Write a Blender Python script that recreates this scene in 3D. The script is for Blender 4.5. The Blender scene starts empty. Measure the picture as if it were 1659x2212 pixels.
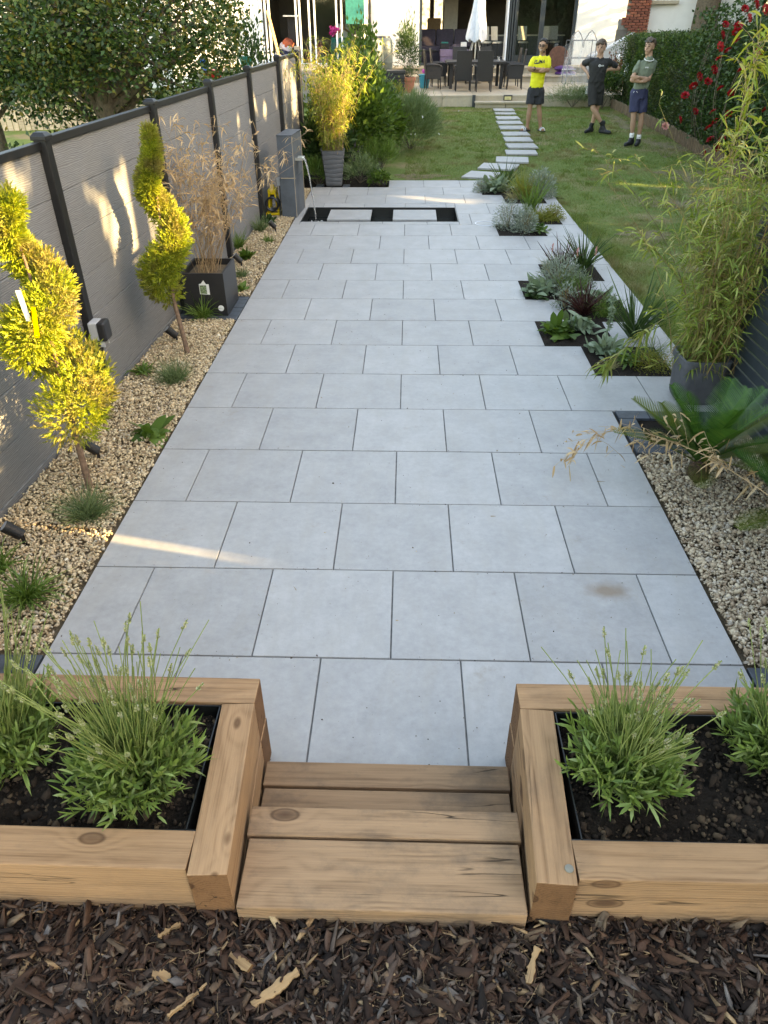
import bpy, bmesh, math, random
import numpy as np
from mathutils import Vector, Matrix

# ---------------------------------------------------------------- camera
SC = bpy.context.scene
COL = SC.collection
IW, IH, FPX = 1659.0, 2212.0, 1551.47          # picture grid used for reading positions
PITCH, ROLL, YAW = 0.601877, -0.0058856, -0.0325248
CAM = np.array([0.0467, -2.18701, 2.26856])
def _axes():
    cy, sy, cp, sp = math.cos(YAW), math.sin(YAW), math.cos(PITCH), math.sin(PITCH)
    f = np.array([sy*cp, cy*cp, -sp]); rt = np.array([cy, -sy, 0.0]); up = np.cross(rt, f)
    c, s = math.cos(ROLL), math.sin(ROLL)
    return c*rt + s*up, -s*rt + c*up, f
AX_R, AX_U, AX_F = _axes()
cd = bpy.data.cameras.new('camera'); cam = bpy.data.objects.new('camera', cd); COL.objects.link(cam)
cd.sensor_fit = 'VERTICAL'; cd.sensor_height = 36.0; cd.sensor_width = 27.0
cd.lens = 36.0*FPX/IH; cd.clip_start = 0.05; cd.clip_end = 500
m = Matrix.Identity(4)
for i in range(3):
    m[i][0] = AX_R[i]; m[i][1] = AX_U[i]; m[i][2] = -AX_F[i]; m[i][3] = CAM[i]
cam.matrix_world = m
SC.camera = cam

# ---------------------------------------------------------------- light
SUN_EL, SUN_AZ = math.radians(13.0), math.radians(13.0)     # sun low on the right, a little behind the viewer
SUN = np.array([math.cos(SUN_EL)*math.cos(SUN_AZ), -math.cos(SUN_EL)*math.sin(SUN_AZ), math.sin(SUN_EL)])
W = bpy.data.worlds.new('World'); SC.world = W; W.use_nodes = True
wn = W.node_tree.nodes; wl = W.node_tree.links
sky = wn.new('ShaderNodeTexSky'); sky.sky_type = 'NISHITA'; sky.sun_disc = False
sky.sun_elevation = math.radians(24.0); sky.sun_rotation = math.radians(90.0) + SUN_AZ
sky.air_density = 1.0; sky.dust_density = 1.5; sky.ozone_density = 1.0
bg = wn['Background']; bg.inputs[1].default_value = 0.15
wl.new(sky.outputs[0], bg.inputs[0])
sd = bpy.data.lights.new('sun', 'SUN'); sun = bpy.data.objects.new('sun', sd); COL.objects.link(sun)
sd.energy = 5.0; sd.angle = math.radians(0.53); sd.color = (1.0, 0.80, 0.48)
sun.rotation_euler = Vector(tuple(SUN)).to_track_quat('Z', 'Y').to_euler()
sun.location = (12, -6, 9)
VS = SC.view_settings
VS.view_transform = 'Standard'; VS.look = 'None'; VS.gamma = 1.0; VS.use_curve_mapping = False
VS.exposure = 2.85
VS.use_white_balance = True; VS.white_balance_temperature = 9500; VS.white_balance_tint = 10
SC.cycles.use_denoising = True
SC.cycles.max_bounces = 6; SC.cycles.transparent_max_bounces = 12
SC.cycles.diffuse_bounces = 3; SC.cycles.glossy_bounces = 3; SC.cycles.transmission_bounces = 5
SC.cycles.caustics_reflective = False; SC.cycles.caustics_refractive = False

rng = np.random.default_rng(7)
random.seed(7)

# ---------------------------------------------------------------- reading positions from the photograph
def ray(x, y): return AX_F + AX_R*(x - IW/2)/FPX - AX_U*(y - IH/2)/FPX
def G(x, y, z=0.0):
    d = ray(x, y); return CAM + d*((z - CAM[2])/d[2])
def AY(x, y, Y):
    d = ray(x, y); return CAM + d*((Y - CAM[1])/d[1])
def lawn_z(y):
    t = np.clip((np.asarray(y, float) - 11.0)/5.0, 0, 1); return 0.1*t*t*(3 - 2*t) - 0.012

# ---------------------------------------------------------------- objects
def tag(o, label=None, cat=None, group=None, kind=None):
    if label: o['label'] = label
    if cat: o['category'] = cat
    if group: o['group'] = group
    if kind: o['kind'] = kind
    return o
def link(o, parent=None):
    COL.objects.link(o)
    if parent is not None: set_parent(o, parent)
    return o
def world_loc(o):
    v = Vector(o.location); p = o.parent
    while p is not None:
        v = p.matrix_basis @ (o.matrix_parent_inverse @ v); o = p; p = p.parent
    return v
def chain(o):
    mm = o.matrix_basis.copy()
    if o.parent is not None: mm = chain(o.parent) @ o.matrix_parent_inverse @ mm
    return mm
def set_parent(o, p):
    o.parent = p; o.matrix_parent_inverse = chain(p).inverted()
def thing(name, label, cat, loc=(0, 0, 0), group=None, rotz=0.0):
    o = bpy.data.objects.new(name, None); o.empty_display_size = 0.1
    COL.objects.link(o); o.location = tuple(loc); o.rotation_euler = (0, 0, rotz)
    return tag(o, label, cat, group)
def copy_tree(o, parent=None):
    c = o.copy(); COL.objects.link(c); c.parent = parent
    if parent is not None: c.matrix_parent_inverse = o.matrix_parent_inverse.copy()
    for ch in list(o.children):
        copy_tree(ch, c)
    return c
def np_mesh(name, V, F, mat, parent=None, smooth=False, link_it=True):
    V = np.ascontiguousarray(V, dtype=np.float32).reshape(-1, 3)
    F = np.ascontiguousarray(F, dtype=np.int32); k = F.shape[1]; n = F.shape[0]
    me = bpy.data.meshes.new(name)
    me.vertices.add(len(V)); me.vertices.foreach_set('co', V.ravel())
    me.loops.add(n*k); me.loops.foreach_set('vertex_index', F.ravel())
    me.polygons.add(n)
    me.polygons.foreach_set('loop_start', np.arange(0, n*k, k, dtype=np.int32))
    me.polygons.foreach_set('loop_total', np.full(n, k, dtype=np.int32))
    if smooth: me.polygons.foreach_set('use_smooth', np.ones(n, dtype=bool))
    me.update(calc_edges=True)
    mats = mat if isinstance(mat, (list, tuple)) else [mat]
    for q in mats: me.materials.append(q)
    o = bpy.data.objects.new(name, me)
    if link_it: link(o, parent)
    return o

class MB:
    """collects shapes of ONE part; build() makes one mesh object"""
    def __init__(s): s.v = []; s.f = []
    def add(s, V, F):
        b = len(s.v); s.v.extend([tuple(p) for p in V]); s.f.extend([tuple(i + b for i in f) for f in F]); return s
    def box(s, c, size, rz=0.0, rot=None, taper=1.0):
        hx, hy, hz = size[0]/2, size[1]/2, size[2]/2
        V = [(-hx, -hy, -hz), (hx, -hy, -hz), (hx, hy, -hz), (-hx, hy, -hz),
             (-hx*taper, -hy*taper, hz), (hx*taper, -hy*taper, hz), (hx*taper, hy*taper, hz), (-hx*taper, hy*taper, hz)]
        R = rot if rot is not None else Matrix.Rotation(rz, 3, 'Z')
        V = [tuple(R @ Vector(p) + Vector(c)) for p in V]
        return s.add(V, [(0, 3, 2, 1), (4, 5, 6, 7), (0, 1, 5, 4), (1, 2, 6, 5), (2, 3, 7, 6), (3, 0, 4, 7)])
    def bar(s, a, b, w, h=None):
        a = Vector(a); b = Vector(b); d = b - a; L = d.length
        q = d.to_track_quat('X', 'Z').to_matrix()
        return s.box((a + b)/2, (L, w, h or w), rot=q)
    def tube(s, pts, rad, n=8, cap=True, flat=1.0):
        P = [Vector(p) for p in pts]; R = rad if hasattr(rad, '__len__') else [rad]*len(P)
        V = []; F = []; up = Vector((0, 0, 1))
        prev = None
        for i, p in enumerate(P):
            t = (P[min(i + 1, len(P) - 1)] - P[max(i - 1, 0)]).normalized()
            if prev is None:
                x = t.cross(up)
                if x.length < 1e-3: x = t.cross(Vector((0, 1, 0)))
                x.normalize()
            else:
                x = (prev - t*prev.dot(t)).normalized()
            y = t.cross(x); prev = x
            for k in range(n):
                a = 2*math.pi*k/n
                V.append(p + x*(math.cos(a)*R[i]) + y*(math.sin(a)*R[i]*flat))
        for i in range(len(P) - 1):
            for k in range(n):
                k2 = (k + 1) % n
                F.append((i*n + k, i*n + k2, (i + 1)*n + k2, (i + 1)*n + k))
        if cap:
            F.append(tuple(range(n - 1, -1, -1))); F.append(tuple(range((len(P) - 1)*n, len(P)*n)))
        return s.add(V, F)
    def lathe(s, prof, n=20, c=(0, 0, 0), square=0.0, rz=0.0):
        V = []; F = []
        for r, z in prof:
            for k in range(n):
                a = 2*math.pi*k/n
                q = 1.0
                if square: q = 1.0/max(abs(math.cos(a)), abs(math.sin(a)))**square
                V.append((c[0] + r*q*math.cos(a + rz), c[1] + r*q*math.sin(a + rz), c[2] + z))
        for i in range(len(prof) - 1):
            for k in range(n):
                k2 = (k + 1) % n
                F.append((i*n + k, i*n + k2, (i + 1)*n + k2, (i + 1)*n + k))
        F.append(tuple(range(n - 1, -1, -1))); F.append(tuple(range((len(prof) - 1)*n, len(prof)*n)))
        return s.add(V, F)
    def prism(s, poly, z0, z1):
        n = len(poly)
        V = [(p[0], p[1], z0) for p in poly] + [(p[0], p[1], z1) for p in poly]
        F = [tuple(range(n - 1, -1, -1)), tuple(range(n, 2*n))] + [(i, (i + 1) % n, n + (i + 1) % n, n + i) for i in range(n)]
        return s.add(V, F)
    def ball(s, c, r, n=10, m=6):
        rx, ry, rz = r if hasattr(r, '__len__') else (r, r, r)
        V = []; F = []
        for i in range(m + 1):
            th = math.pi*i/m
            for k in range(n):
                a = 2*math.pi*k/n
                V.append((c[0] + rx*math.sin(th)*math.cos(a), c[1] + ry*math.sin(th)*math.sin(a), c[2] + rz*math.cos(th)))
        for i in range(m):
            for k in range(n):
                k2 = (k + 1) % n
                F.append((i*n + k, (i + 1)*n + k, (i + 1)*n + k2, i*n + k2))
        return s.add(V, F)
    def build(s, name, mat, parent=None, smooth=False, bevel=0.0, seg=2, loc=None, rot=None):
        me = bpy.data.meshes.new(name); me.from_pydata(s.v, [], s.f)
        bm = bmesh.new(); bm.from_mesh(me)
        bmesh.ops.remove_doubles(bm, verts=bm.verts, dist=1e-6)
        bmesh.ops.recalc_face_normals(bm, faces=bm.faces)
        if bevel:
            ed = [e for e in bm.edges if len(e.link_faces) == 2 and e.calc_face_angle(0) > 0.6]
            bmesh.ops.bevel(bm, geom=ed, offset=bevel, segments=seg, profile=0.6, affect='EDGES', clamp_overlap=True)
        if smooth:
            for f in bm.faces: f.smooth = True
            for e in bm.edges:
                if len(e.link_faces) == 2 and e.calc_face_angle(0) > 0.75: e.smooth = False
        bm.to_mesh(me); bm.free()
        me.materials.append(mat)
        o = bpy.data.objects.new(name, me)
        if loc is not None: o.location = tuple(loc)
        if rot is not None: o.rotation_euler = rot
        return link(o, parent)
_bc = {}
def bevbox(name, size, loc, mat, parent=None, bevel=0.006, rot=(0, 0, 0), share=True, seg=2):
    key = (tuple(round(q, 4) for q in size), mat.name, bevel, seg)
    if share and key in _bc:
        o = bpy.data.objects.new(name, _bc[key]); o.location = tuple(loc); o.rotation_euler = rot
        return link(o, parent)
    o = MB().box((0, 0, 0), size).build(name, mat, parent=None, bevel=bevel, seg=seg, loc=loc, rot=rot)
    if parent is not None: set_parent(o, parent)
    _bc[key] = o.data
    return o

# ---------------------------------------------------------------- vectorised foliage
def unit(a): return a/np.maximum(np.linalg.norm(a, axis=-1, keepdims=True), 1e-9)
def rand_dirs(n, r=rng): return unit(r.normal(size=(n, 3)))
def leaf_quads(P, D, L, Wd, bend=0.25, r=rng, N=None):
    """one folded diamond leaf for each point: base, side, tip, side"""
    n = len(P); D = unit(D)
    if N is None: N = rand_dirs(n, r)
    S = unit(np.cross(D, N)); N = np.cross(S, D)
    L = np.broadcast_to(np.asarray(L, float), (n,))[:, None]; Wd = np.broadcast_to(np.asarray(Wd, float), (n,))[:, None]
    mid = P + D*L*0.45 + N*L*bend*0.5
    V = np.stack([P, mid + S*Wd/2, P + D*L, mid - S*Wd/2], 1).reshape(-1, 3)
    F = np.arange(n*4).reshape(n, 4)
    return V, F
def blade_strips(P, D, L, Wd, droop=0.3, nseg=3, r=rng, tip=0.06, side=None, belly=0.0):
    n = len(P); D = unit(D)
    if side is None: side = rand_dirs(n, r)
    S = unit(np.cross(D, side))
    L = np.broadcast_to(np.asarray(L, float), (n,))[:, None, None]; Wd = np.broadcast_to(np.asarray(Wd, float), (n,))[:, None, None]
    droop = np.broadcast_to(np.asarray(droop, float), (n,))[:, None, None]
    t = np.linspace(0, 1, nseg + 1)[None, :, None]
    C = P[:, None, :] + D[:, None, :]*L*t + np.array([0, 0, -1.0])[None, None, :]*droop*L*t*t
    if belly: w = Wd*(0.35 + 0.65*np.sin(np.pi*np.clip(t*0.9 + 0.08, 0, 1))**belly)*np.where(t > .99, tip, 1)
    else: w = Wd*(np.maximum(1 - t, 0)**0.55*(1 - tip) + tip)
    A = C + S[:, None, :]*w/2; B = C - S[:, None, :]*w/2
    V = np.stack([A, B], 2).reshape(n, (nseg + 1)*2, 3)
    f = np.array([[2*i, 2*i + 1, 2*i + 3, 2*i + 2] for i in range(nseg)])
    F = (np.arange(n)[:, None, None]*((nseg + 1)*2) + f[None]).reshape(-1, 4)
    return V.reshape(-1, 3), F
def stem_prisms(paths, rad):
    """paths (n,m,3), rad (n,m) or scalar: three-sided stems"""
    n, m_, _ = paths.shape
    rad = np.broadcast_to(np.asarray(rad, float), (n, m_))
    T = unit(np.gradient(paths, axis=1)); X = unit(np.cross(T, np.array([0.31, 0.83, 0.21]))); Y = np.cross(T, X)
    ring = []
    for k in range(3):
        a = 2*math.pi*k/3
        ring.append(paths + (X*math.cos(a) + Y*math.sin(a))*rad[..., None])
    V = np.stack(ring, 2).reshape(n, m_*3, 3)
    f = []
    for i in range(m_ - 1):
        for k in range(3):
            k2 = (k + 1) % 3
            f.append([i*3 + k, i*3 + k2, (i + 1)*3 + k2, (i + 1)*3 + k])
    f = np.array(f)
    F = (np.arange(n)[:, None, None]*(m_*3) + f[None]).reshape(-1, 4)
    return V.reshape(-1, 3), F
def merge(parts):
    Vs = []; Fs = []; b = 0
    for V, F in parts:
        Vs.append(V); Fs.append(F + b); b += len(V)
    return np.concatenate(Vs), np.concatenate(Fs)
def cone_dirs(n, spread, r=rng, up=(0, 0, 1)):
    """directions around up; spread in radians (max tilt), denser in the middle"""
    th = spread*np.sqrt(r.random(n)); ph = r.random(n)*2*math.pi
    return np.stack([np.sin(th)*np.cos(ph), np.sin(th)*np.sin(ph), np.cos(th)], 1)
# ---------------------------------------------------------------- materials
def new_mat(name):
    mt = bpy.data.materials.new(name); mt.use_nodes = True
    nt = mt.node_tree; return mt, nt, nt.nodes['Principled BSDF']
def node(nt, kind, **kw):
    nd = nt.nodes.new(kind)
    for k, v in kw.items(): setattr(nd, k, v)
    return nd
def ramp(nt, fac, stops, interp='LINEAR'):
    r_ = node(nt, 'ShaderNodeValToRGB'); e = r_.color_ramp.elements; r_.color_ramp.interpolation = interp
    while len(e) < len(stops): e.new(0.5)
    for q, (p, c) in zip(e, stops):
        q.position = p; q.color = (c[0], c[1], c[2], 1) if hasattr(c, '__len__') else (c, c, c, 1)
    nt.links.new(fac, r_.inputs[0]); return r_.outputs[0]
def noise(nt, vec, scale, detail=4, rough=0.55, dist=0.0):
    n_ = node(nt, 'ShaderNodeTexNoise'); n_.inputs['Scale'].default_value = scale; n_.inputs['Detail'].default_value = detail
    n_.inputs['Roughness'].default_value = rough; n_.inputs['Distortion'].default_value = dist
    if vec is not None: nt.links.new(vec, n_.inputs['Vector'])
    return n_
def mapping(nt, vec, scale=(1, 1, 1), loc=(0, 0, 0)):
    mp = node(nt, 'ShaderNodeMapping'); mp.inputs['Scale'].default_value = scale; mp.inputs['Location'].default_value = loc
    nt.links.new(vec, mp.inputs['Vector']); return mp.outputs[0]
def math_(nt, op, a, b=None, clamp=False):
    n_ = node(nt, 'ShaderNodeMath', operation=op, use_clamp=clamp)
    for i, q in enumerate((a, b)):
        if q is None: continue
        if isinstance(q, (int, float)): n_.inputs[i].default_value = q
        else: nt.links.new(q, n_.inputs[i])
    return n_.outputs[0]
def mix(nt, fac, a, b, mode='MIX'):
    n_ = node(nt, 'ShaderNodeMix', data_type='RGBA', blend_type=mode)
    for s_, q in ((0, fac), (6, a), (7, b)):
        if isinstance(q, (int, float)): n_.inputs[s_].default_value = q
        elif isinstance(q, tuple): n_.inputs[s_].default_value = (q[0], q[1], q[2], 1)
        else: nt.links.new(q, n_.inputs[s_])
    return n_.outputs[2]
def bump(nt, bs, h, strength=0.3, dist=0.01):
    b_ = node(nt, 'ShaderNodeBump'); b_.inputs['Strength'].default_value = strength; b_.inputs['Distance'].default_value = dist
    nt.links.new(h, b_.inputs['Height']); nt.links.new(b_.outputs[0], bs.inputs['Normal'])
def objco(nt): return node(nt, 'ShaderNodeTexCoord').outputs['Object']
def worldco(nt): return node(nt, 'ShaderNodeNewGeometry').outputs['Position']
def objrand(nt): return node(nt, 'ShaderNodeObjectInfo').outputs['Random']
def isl(nt): return node(nt, 'ShaderNodeNewGeometry').outputs['Random Per Island']

def plain(name, col, rough=0.6, metal=0.0, var=0.12, scale=12.0, bmp=0.0, bscale=60.0, spec=0.5):
    """painted, plastic, metal or render: base colour with a soft uneven tone"""
    mt, nt, bs = new_mat(name)
    co = objco(nt); n1 = noise(nt, co, scale, 5)
    lo = tuple(max(0, c*(1 - var)) for c in col); hi = tuple(min(1, c*(1 + var)) for c in col)
    nt.links.new(ramp(nt, n1.outputs[0], [(0.3, lo), (0.7, hi)]), bs.inputs['Base Color'])
    bs.inputs['Roughness'].default_value = rough; bs.inputs['Metallic'].default_value = metal
    bs.inputs['Specular IOR Level'].default_value = spec
    if bmp: bump(nt, bs, noise(nt, co, bscale, 4).outputs[0], bmp, 0.004)
    return mt
def foliage(name, cols, trans=0.35, rough=0.5, patch=None, pscale=3.0, tint=None):
    """leaves: colour picked per leaf, light passing through; patch = second colour set in drifting areas"""
    mt, nt, bs = new_mat(name)
    k = len(cols); c = ramp(nt, isl(nt), [(i/(k - 1) if k > 1 else 0, q) for i, q in enumerate(cols)])
    if patch:
        c2 = ramp(nt, isl(nt), [(i/(len(patch) - 1), q) for i, q in enumerate(patch)])
        f = ramp(nt, noise(nt, worldco(nt), pscale, 2).outputs[0], [(0.5, 0.0), (0.62, 1.0)])
        c = mix(nt, f, c, c2)
    nt.links.new(c, bs.inputs['Base Color']); bs.inputs['Roughness'].default_value = rough
    bs.inputs['Specular IOR Level'].default_value = 0.35
    tr = node(nt, 'ShaderNodeBsdfTranslucent')
    nt.links.new(mix(nt, 1.0, c, tint or (1.0, 0.95, 0.45), 'MULTIPLY'), tr.inputs[0])
    mx = node(nt, 'ShaderNodeMixShader'); mx.inputs[0].default_value = trans
    nt.links.new(bs.outputs[0], mx.inputs[1]); nt.links.new(tr.outputs[0], mx.inputs[2])
    nt.links.new(mx.outputs[0], nt.nodes['Material Output'].inputs[0])
    return mt
def timber(name, c_light, c_dark, ringf=120.0, grime=0.3, knots=True, contrast=1.0):
    """sawn softwood: growth rings round a pith (so faces show grain and ends show rings), knots, splits, darker thirsty end grain"""
    mt, nt, bs = new_mat(name)
    co = objco(nt); rnd = objrand(nt)
    sp = node(nt, 'ShaderNodeSeparateXYZ'); nt.links.new(co, sp.inputs[0])
    wob = noise(nt, mapping(nt, co, (1.3, 4, 4)), 1.0, 3)
    w2 = math_(nt, 'MULTIPLY', math_(nt, 'SUBTRACT', wob.outputs[0], 0.5), 0.055)
    oy = math_(nt, 'SUBTRACT', math_(nt, 'MULTIPLY', rnd, 0.24), 0.10)
    yy = math_(nt, 'ADD', math_(nt, 'ADD', sp.outputs[1], oy), w2)
    zz = math_(nt, 'ADD', math_(nt, 'ADD', sp.outputs[2], math_(nt, 'SUBTRACT', 0.20, math_(nt, 'MULTIPLY', rnd, 0.12))), w2)
    rr = math_(nt, 'SQRT', math_(nt, 'ADD', math_(nt, 'MULTIPLY', yy, yy), math_(nt, 'MULTIPLY', zz, zz)))
    shift = node(nt, 'ShaderNodeCombineXYZ'); nt.links.new(math_(nt, 'MULTIPLY', rnd, 37.0), shift.inputs[0])
    def shifted(scale):
        kv = node(nt, 'ShaderNodeVectorMath', operation='ADD'); nt.links.new(mapping(nt, co, scale), kv.inputs[0]); nt.links.new(shift.outputs[0], kv.inputs[1]); return kv.outputs[0]
    vo = node(nt, 'ShaderNodeTexVoronoi'); vo.inputs['Scale'].default_value = 1.0
    nt.links.new(shifted((3.4, 7.0, 7.0)), vo.inputs['Vector']); kd = vo.outputs['Distance']
    kn = ramp(nt, kd, [(0.08, 1.0), (0.14, 0.55), (0.165, 0.9), (0.19, 0.0)]); pull = ramp(nt, kd, [(0.08, 1.0), (0.45, 0.0)], 'EASE')
    ph = math_(nt, 'ADD', math_(nt, 'MULTIPLY', rr, ringf*6.28), math_(nt, 'MULTIPLY', pull, 11.0))
    ring = math_(nt, 'POWER', math_(nt, 'ADD', math_(nt, 'MULTIPLY', math_(nt, 'SINE', ph), 0.5), 0.5), 1.6)
    fib = noise(nt, shifted((3.5, 150, 150)), 1.0, 5, 0.7); fib2 = noise(nt, shifted((1.2, 36, 36)), 1.0, 4, 0.6)
    big = noise(nt, shifted((1.6, 5, 5)), 1.6, 5, 0.6)
    f = math_(nt, 'ADD', math_(nt, 'SUBTRACT', math_(nt, 'MULTIPLY', fib.outputs[0], 0.55), math_(nt, 'MULTIPLY', ring, 0.10)),
              math_(nt, 'ADD', math_(nt, 'MULTIPLY', fib2.outputs[0], 0.40), math_(nt, 'MULTIPLY', big.outputs[0], 0.28)))
    c = ramp(nt, f, [(0.34, tuple(q*0.8 for q in c_dark)), (0.45, tuple((a+b)*.5 for a, b in zip(c_dark, c_light))), (0.58, c_light), (0.76, tuple(min(1, q*1.18) for q in c_light))])
    if knots:
        c = mix(nt, math_(nt, 'MULTIPLY', kn, 0.85), c, (c_dark[0]*0.38, c_dark[1]*0.30, c_dark[2]*0.28))
    gr = ramp(nt, noise(nt, shifted((3, 4.5, 4.5)), 1.4, 6, 0.7).outputs[0], [(0.47, 0.0), (0.70, 1.0)])
    c = mix(nt, math_(nt, 'MULTIPLY', gr, grime), c, (0.085, 0.072, 0.062))
    # splits running along the grain
    ck = noise(nt, shifted((0.9, 17, 17)), 1.0, 3, 0.45); cm = noise(nt, shifted((1.7, 4, 4)), 1.0, 2)
    crack = math_(nt, 'MULTIPLY', ramp(nt, ck.outputs[0], [(0.490, 0.0), (0.498, 1.0), (0.502, 1.0), (0.510, 0.0)]), ramp(nt, cm.outputs[0], [(0.49, 0.0), (0.56, 1.0)]))
    c = mix(nt, math_(nt, 'MULTIPLY', crack, 0.9), c, (0.02, 0.014, 0.010))
    nm = node(nt, 'ShaderNodeTexCoord').outputs['Normal']; ns = node(nt, 'ShaderNodeSeparateXYZ'); nt.links.new(nm, ns.inputs[0])
    endg = ramp(nt, math_(nt, 'ABSOLUTE', ns.outputs[0]), [(0.6, 0.0), (0.8, 1.0)])
    c = mix(nt, math_(nt, 'MULTIPLY', endg, 0.8), c, mix(nt, 1.0, c, (0.36, 0.27, 0.21), 'MULTIPLY'))
    nt.links.new(mix(nt, 1.0, c, ramp(nt, rnd, [(0, (0.84, 0.80, 0.76)), (1, (1.10, 1.04, 0.98))]), 'MULTIPLY'), bs.inputs['Base Color'])
    bs.inputs['Roughness'].default_value = 0.8; bs.inputs['Specular IOR Level'].default_value = 0.22
    bump(nt, bs, math_(nt, 'SUBTRACT', math_(nt, 'ADD', math_(nt, 'MULTIPLY', fib.outputs[0], 0.8), math_(nt, 'MULTIPLY', ring, -0.25)), math_(nt, 'MULTIPLY', crack, 2.0)), 0.5, 0.004)
    return mt
STAIN = G(1312, 1276)
def make_slab_mat(name, c0, c1, stain=False):
    mt, nt, bs = new_mat(name)
    w = worldco(nt); rnd = objrand(nt)
    n1 = noise(nt, w, 4.2, 7, 0.66); n2 = noise(nt, w, 26.0, 6, 0.72); n3 = noise(nt, w, 170.0, 3)
    f = math_(nt, 'ADD', math_(nt, 'MULTIPLY', n1.outputs[0], 0.45), math_(nt, 'ADD', math_(nt, 'MULTIPLY', n2.outputs[0], 0.42), math_(nt, 'MULTIPLY', rnd, 0.12)))
    c = ramp(nt, f, [(0.3, c0), (0.75, c1)])
    st = noise(nt, mapping(nt, w, (9, 2.4, 1)), 1.0, 5, 0.7)          # wiped, slightly dusty streaks
    c = mix(nt, math_(nt, 'MULTIPLY', ramp(nt, st.outputs[0], [(0.46, 0.0), (0.7, 1.0)]), 0.42), c, (0.34, 0.32, 0.285))
    pit = ramp(nt, n3.outputs[0], [(0.26, 1.0), (0.34, 0.0)])
    c = mix(nt, math_(nt, 'MULTIPLY', pit, 0.35), c, (0.16, 0.16, 0.165))
    mud = ramp(nt, noise(nt, w, 3.7, 6, 0.75).outputs[0], [(0.6, 0.0), (0.72, 1.0)])
    c = mix(nt, math_(nt, 'MULTIPLY', mud, 0.45), c, (0.27, 0.23, 0.18))
    if stain:
        vm = node(nt, 'ShaderNodeVectorMath', operation='SUBTRACT'); nt.links.new(w, vm.inputs[0]); vm.inputs[1].default_value = tuple(STAIN)
        ln = node(nt, 'ShaderNodeVectorMath', operation='LENGTH'); nt.links.new(mapping(nt, vm.outputs[0], (1.0, 1.5, 1)), ln.inputs[0])
        wob = math_(nt, 'ADD', ln.outputs['Value'], math_(nt, 'MULTIPLY', math_(nt, 'SUBTRACT', noise(nt, w, 14, 5).outputs[0], 0.5), 0.14))
        c = mix(nt, math_(nt, 'MULTIPLY', ramp(nt, wob, [(0.02, 1.0), (0.13, 0.0)]), 0.75), c, (0.20, 0.135, 0.08))
    nt.links.new(c, bs.inputs['Base Color'])
    nt.links.new(ramp(nt, n2.outputs[0], [(0.3, 0.42), (0.7, 0.62)]), bs.inputs['Roughness'])
    bs.inputs['Specular IOR Level'].default_value = 0.4
    bump(nt, bs, math_(nt, 'ADD', n2.outputs[0], math_(nt, 'MULTIPLY', n3.outputs[0], 0.3)), 0.12, 0.004)
    return mt
M = {}
M['slab'] = make_slab_mat('porcelain_slab', (0.265, 0.264, 0.26), (0.465, 0.462, 0.452))
M['slab_stain'] = make_slab_mat('porcelain_slab_stained', (0.265, 0.264, 0.26), (0.465, 0.462, 0.452), True)
M['buff'] = make_slab_mat('buff_slab', (0.33, 0.27, 0.19), (0.52, 0.45, 0.34))
M['grout'] = plain('grout', (0.17, 0.167, 0.16), 0.9, var=0.3, scale=30)
M['slate'] = plain('slate', (0.045, 0.055, 0.068), 0.55, var=0.35, scale=14, bmp=0.3)
M['sleeper'] = timber('sleeper_timber', (0.375, 0.232, 0.132), (0.205, 0.112, 0.058), 100, 0.32)
M['tread'] = timber('tread_timber', (0.315, 0.205, 0.125), (0.155, 0.093, 0.055), 90, 0.65)
M['chip_wood'] = timber('chip_wood', (0.34, 0.225, 0.12), (0.16, 0.09, 0.045), 200, 0.5, False)
M['picket'] = timber('picket_timber', (0.26, 0.21, 0.15), (0.13, 0.1, 0.07), 90, 0.4, False)
M['pale_wood'] = timber('pale_fence_timber', (0.55, 0.47, 0.36), (0.36, 0.29, 0.2), 60, 0.2, False)
M['black_metal'] = plain('black_metal', (0.008, 0.008, 0.009), 0.5, var=0.3, scale=20)
M['black_plastic'] = plain('black_plastic', (0.016, 0.016, 0.018), 0.4, var=0.2)
M['liner'] = plain('pond_liner', (0.008, 0.009, 0.009), 0.35, var=0.3)
M['anthracite'] = plain('anthracite_frame', (0.03, 0.04, 0.047), 0.4, var=0.15)
M['white_frame'] = plain('white_frame', (0.72, 0.77, 0.83), 0.35, var=0.05)
M['grey_plastic'] = plain('grey_plastic', (0.42, 0.43, 0.44), 0.45, var=0.08)
M['render'] = plain('white_render', (0.80, 0.79, 0.76), 0.85, var=0.05, scale=3, bmp=0.25, bscale=90)
M['bolt'] = plain('zinc_bolt', (0.22, 0.21, 0.17), 0.5, metal=0.6, var=0.2)
M['silver'] = plain('steel', (0.6, 0.6, 0.58), 0.3, metal=0.9, var=0.1)
M['rattan'] = plain('rattan', (0.016, 0.0155, 0.0165), 0.6, var=0.3, scale=60, bmp=0.8, bscale=220)
M['purple'] = plain('purple_fabric', (0.17, 0.13, 0.21), 0.9, var=0.12)
M['sofa'] = plain('sofa_fabric', (0.075, 0.062, 0.085), 0.95, var=0.15)
M['cream'] = plain('cream_panel', (0.62, 0.58, 0.5), 0.7, var=0.08)
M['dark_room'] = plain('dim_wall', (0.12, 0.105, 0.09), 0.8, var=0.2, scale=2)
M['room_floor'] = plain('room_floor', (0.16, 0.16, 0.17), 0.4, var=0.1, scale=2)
M['terracotta'] = plain('terracotta', (0.42, 0.165, 0.10), 0.75, var=0.15)
M['pot_grey'] = plain('pot_grey', (0.095, 0.098, 0.105), 0.7, var=0.2, scale=9)
M['butt'] = plain('butt_green', (0.095, 0.125, 0.12), 0.5, var=0.12, scale=5)
M['cyan'] = plain('cyan_plastic', (0.02, 0.34, 0.45), 0.4, var=0.06)
M['pink'] = plain('pink_plastic', (0.75, 0.09, 0.5), 0.5, var=0.1)
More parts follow.
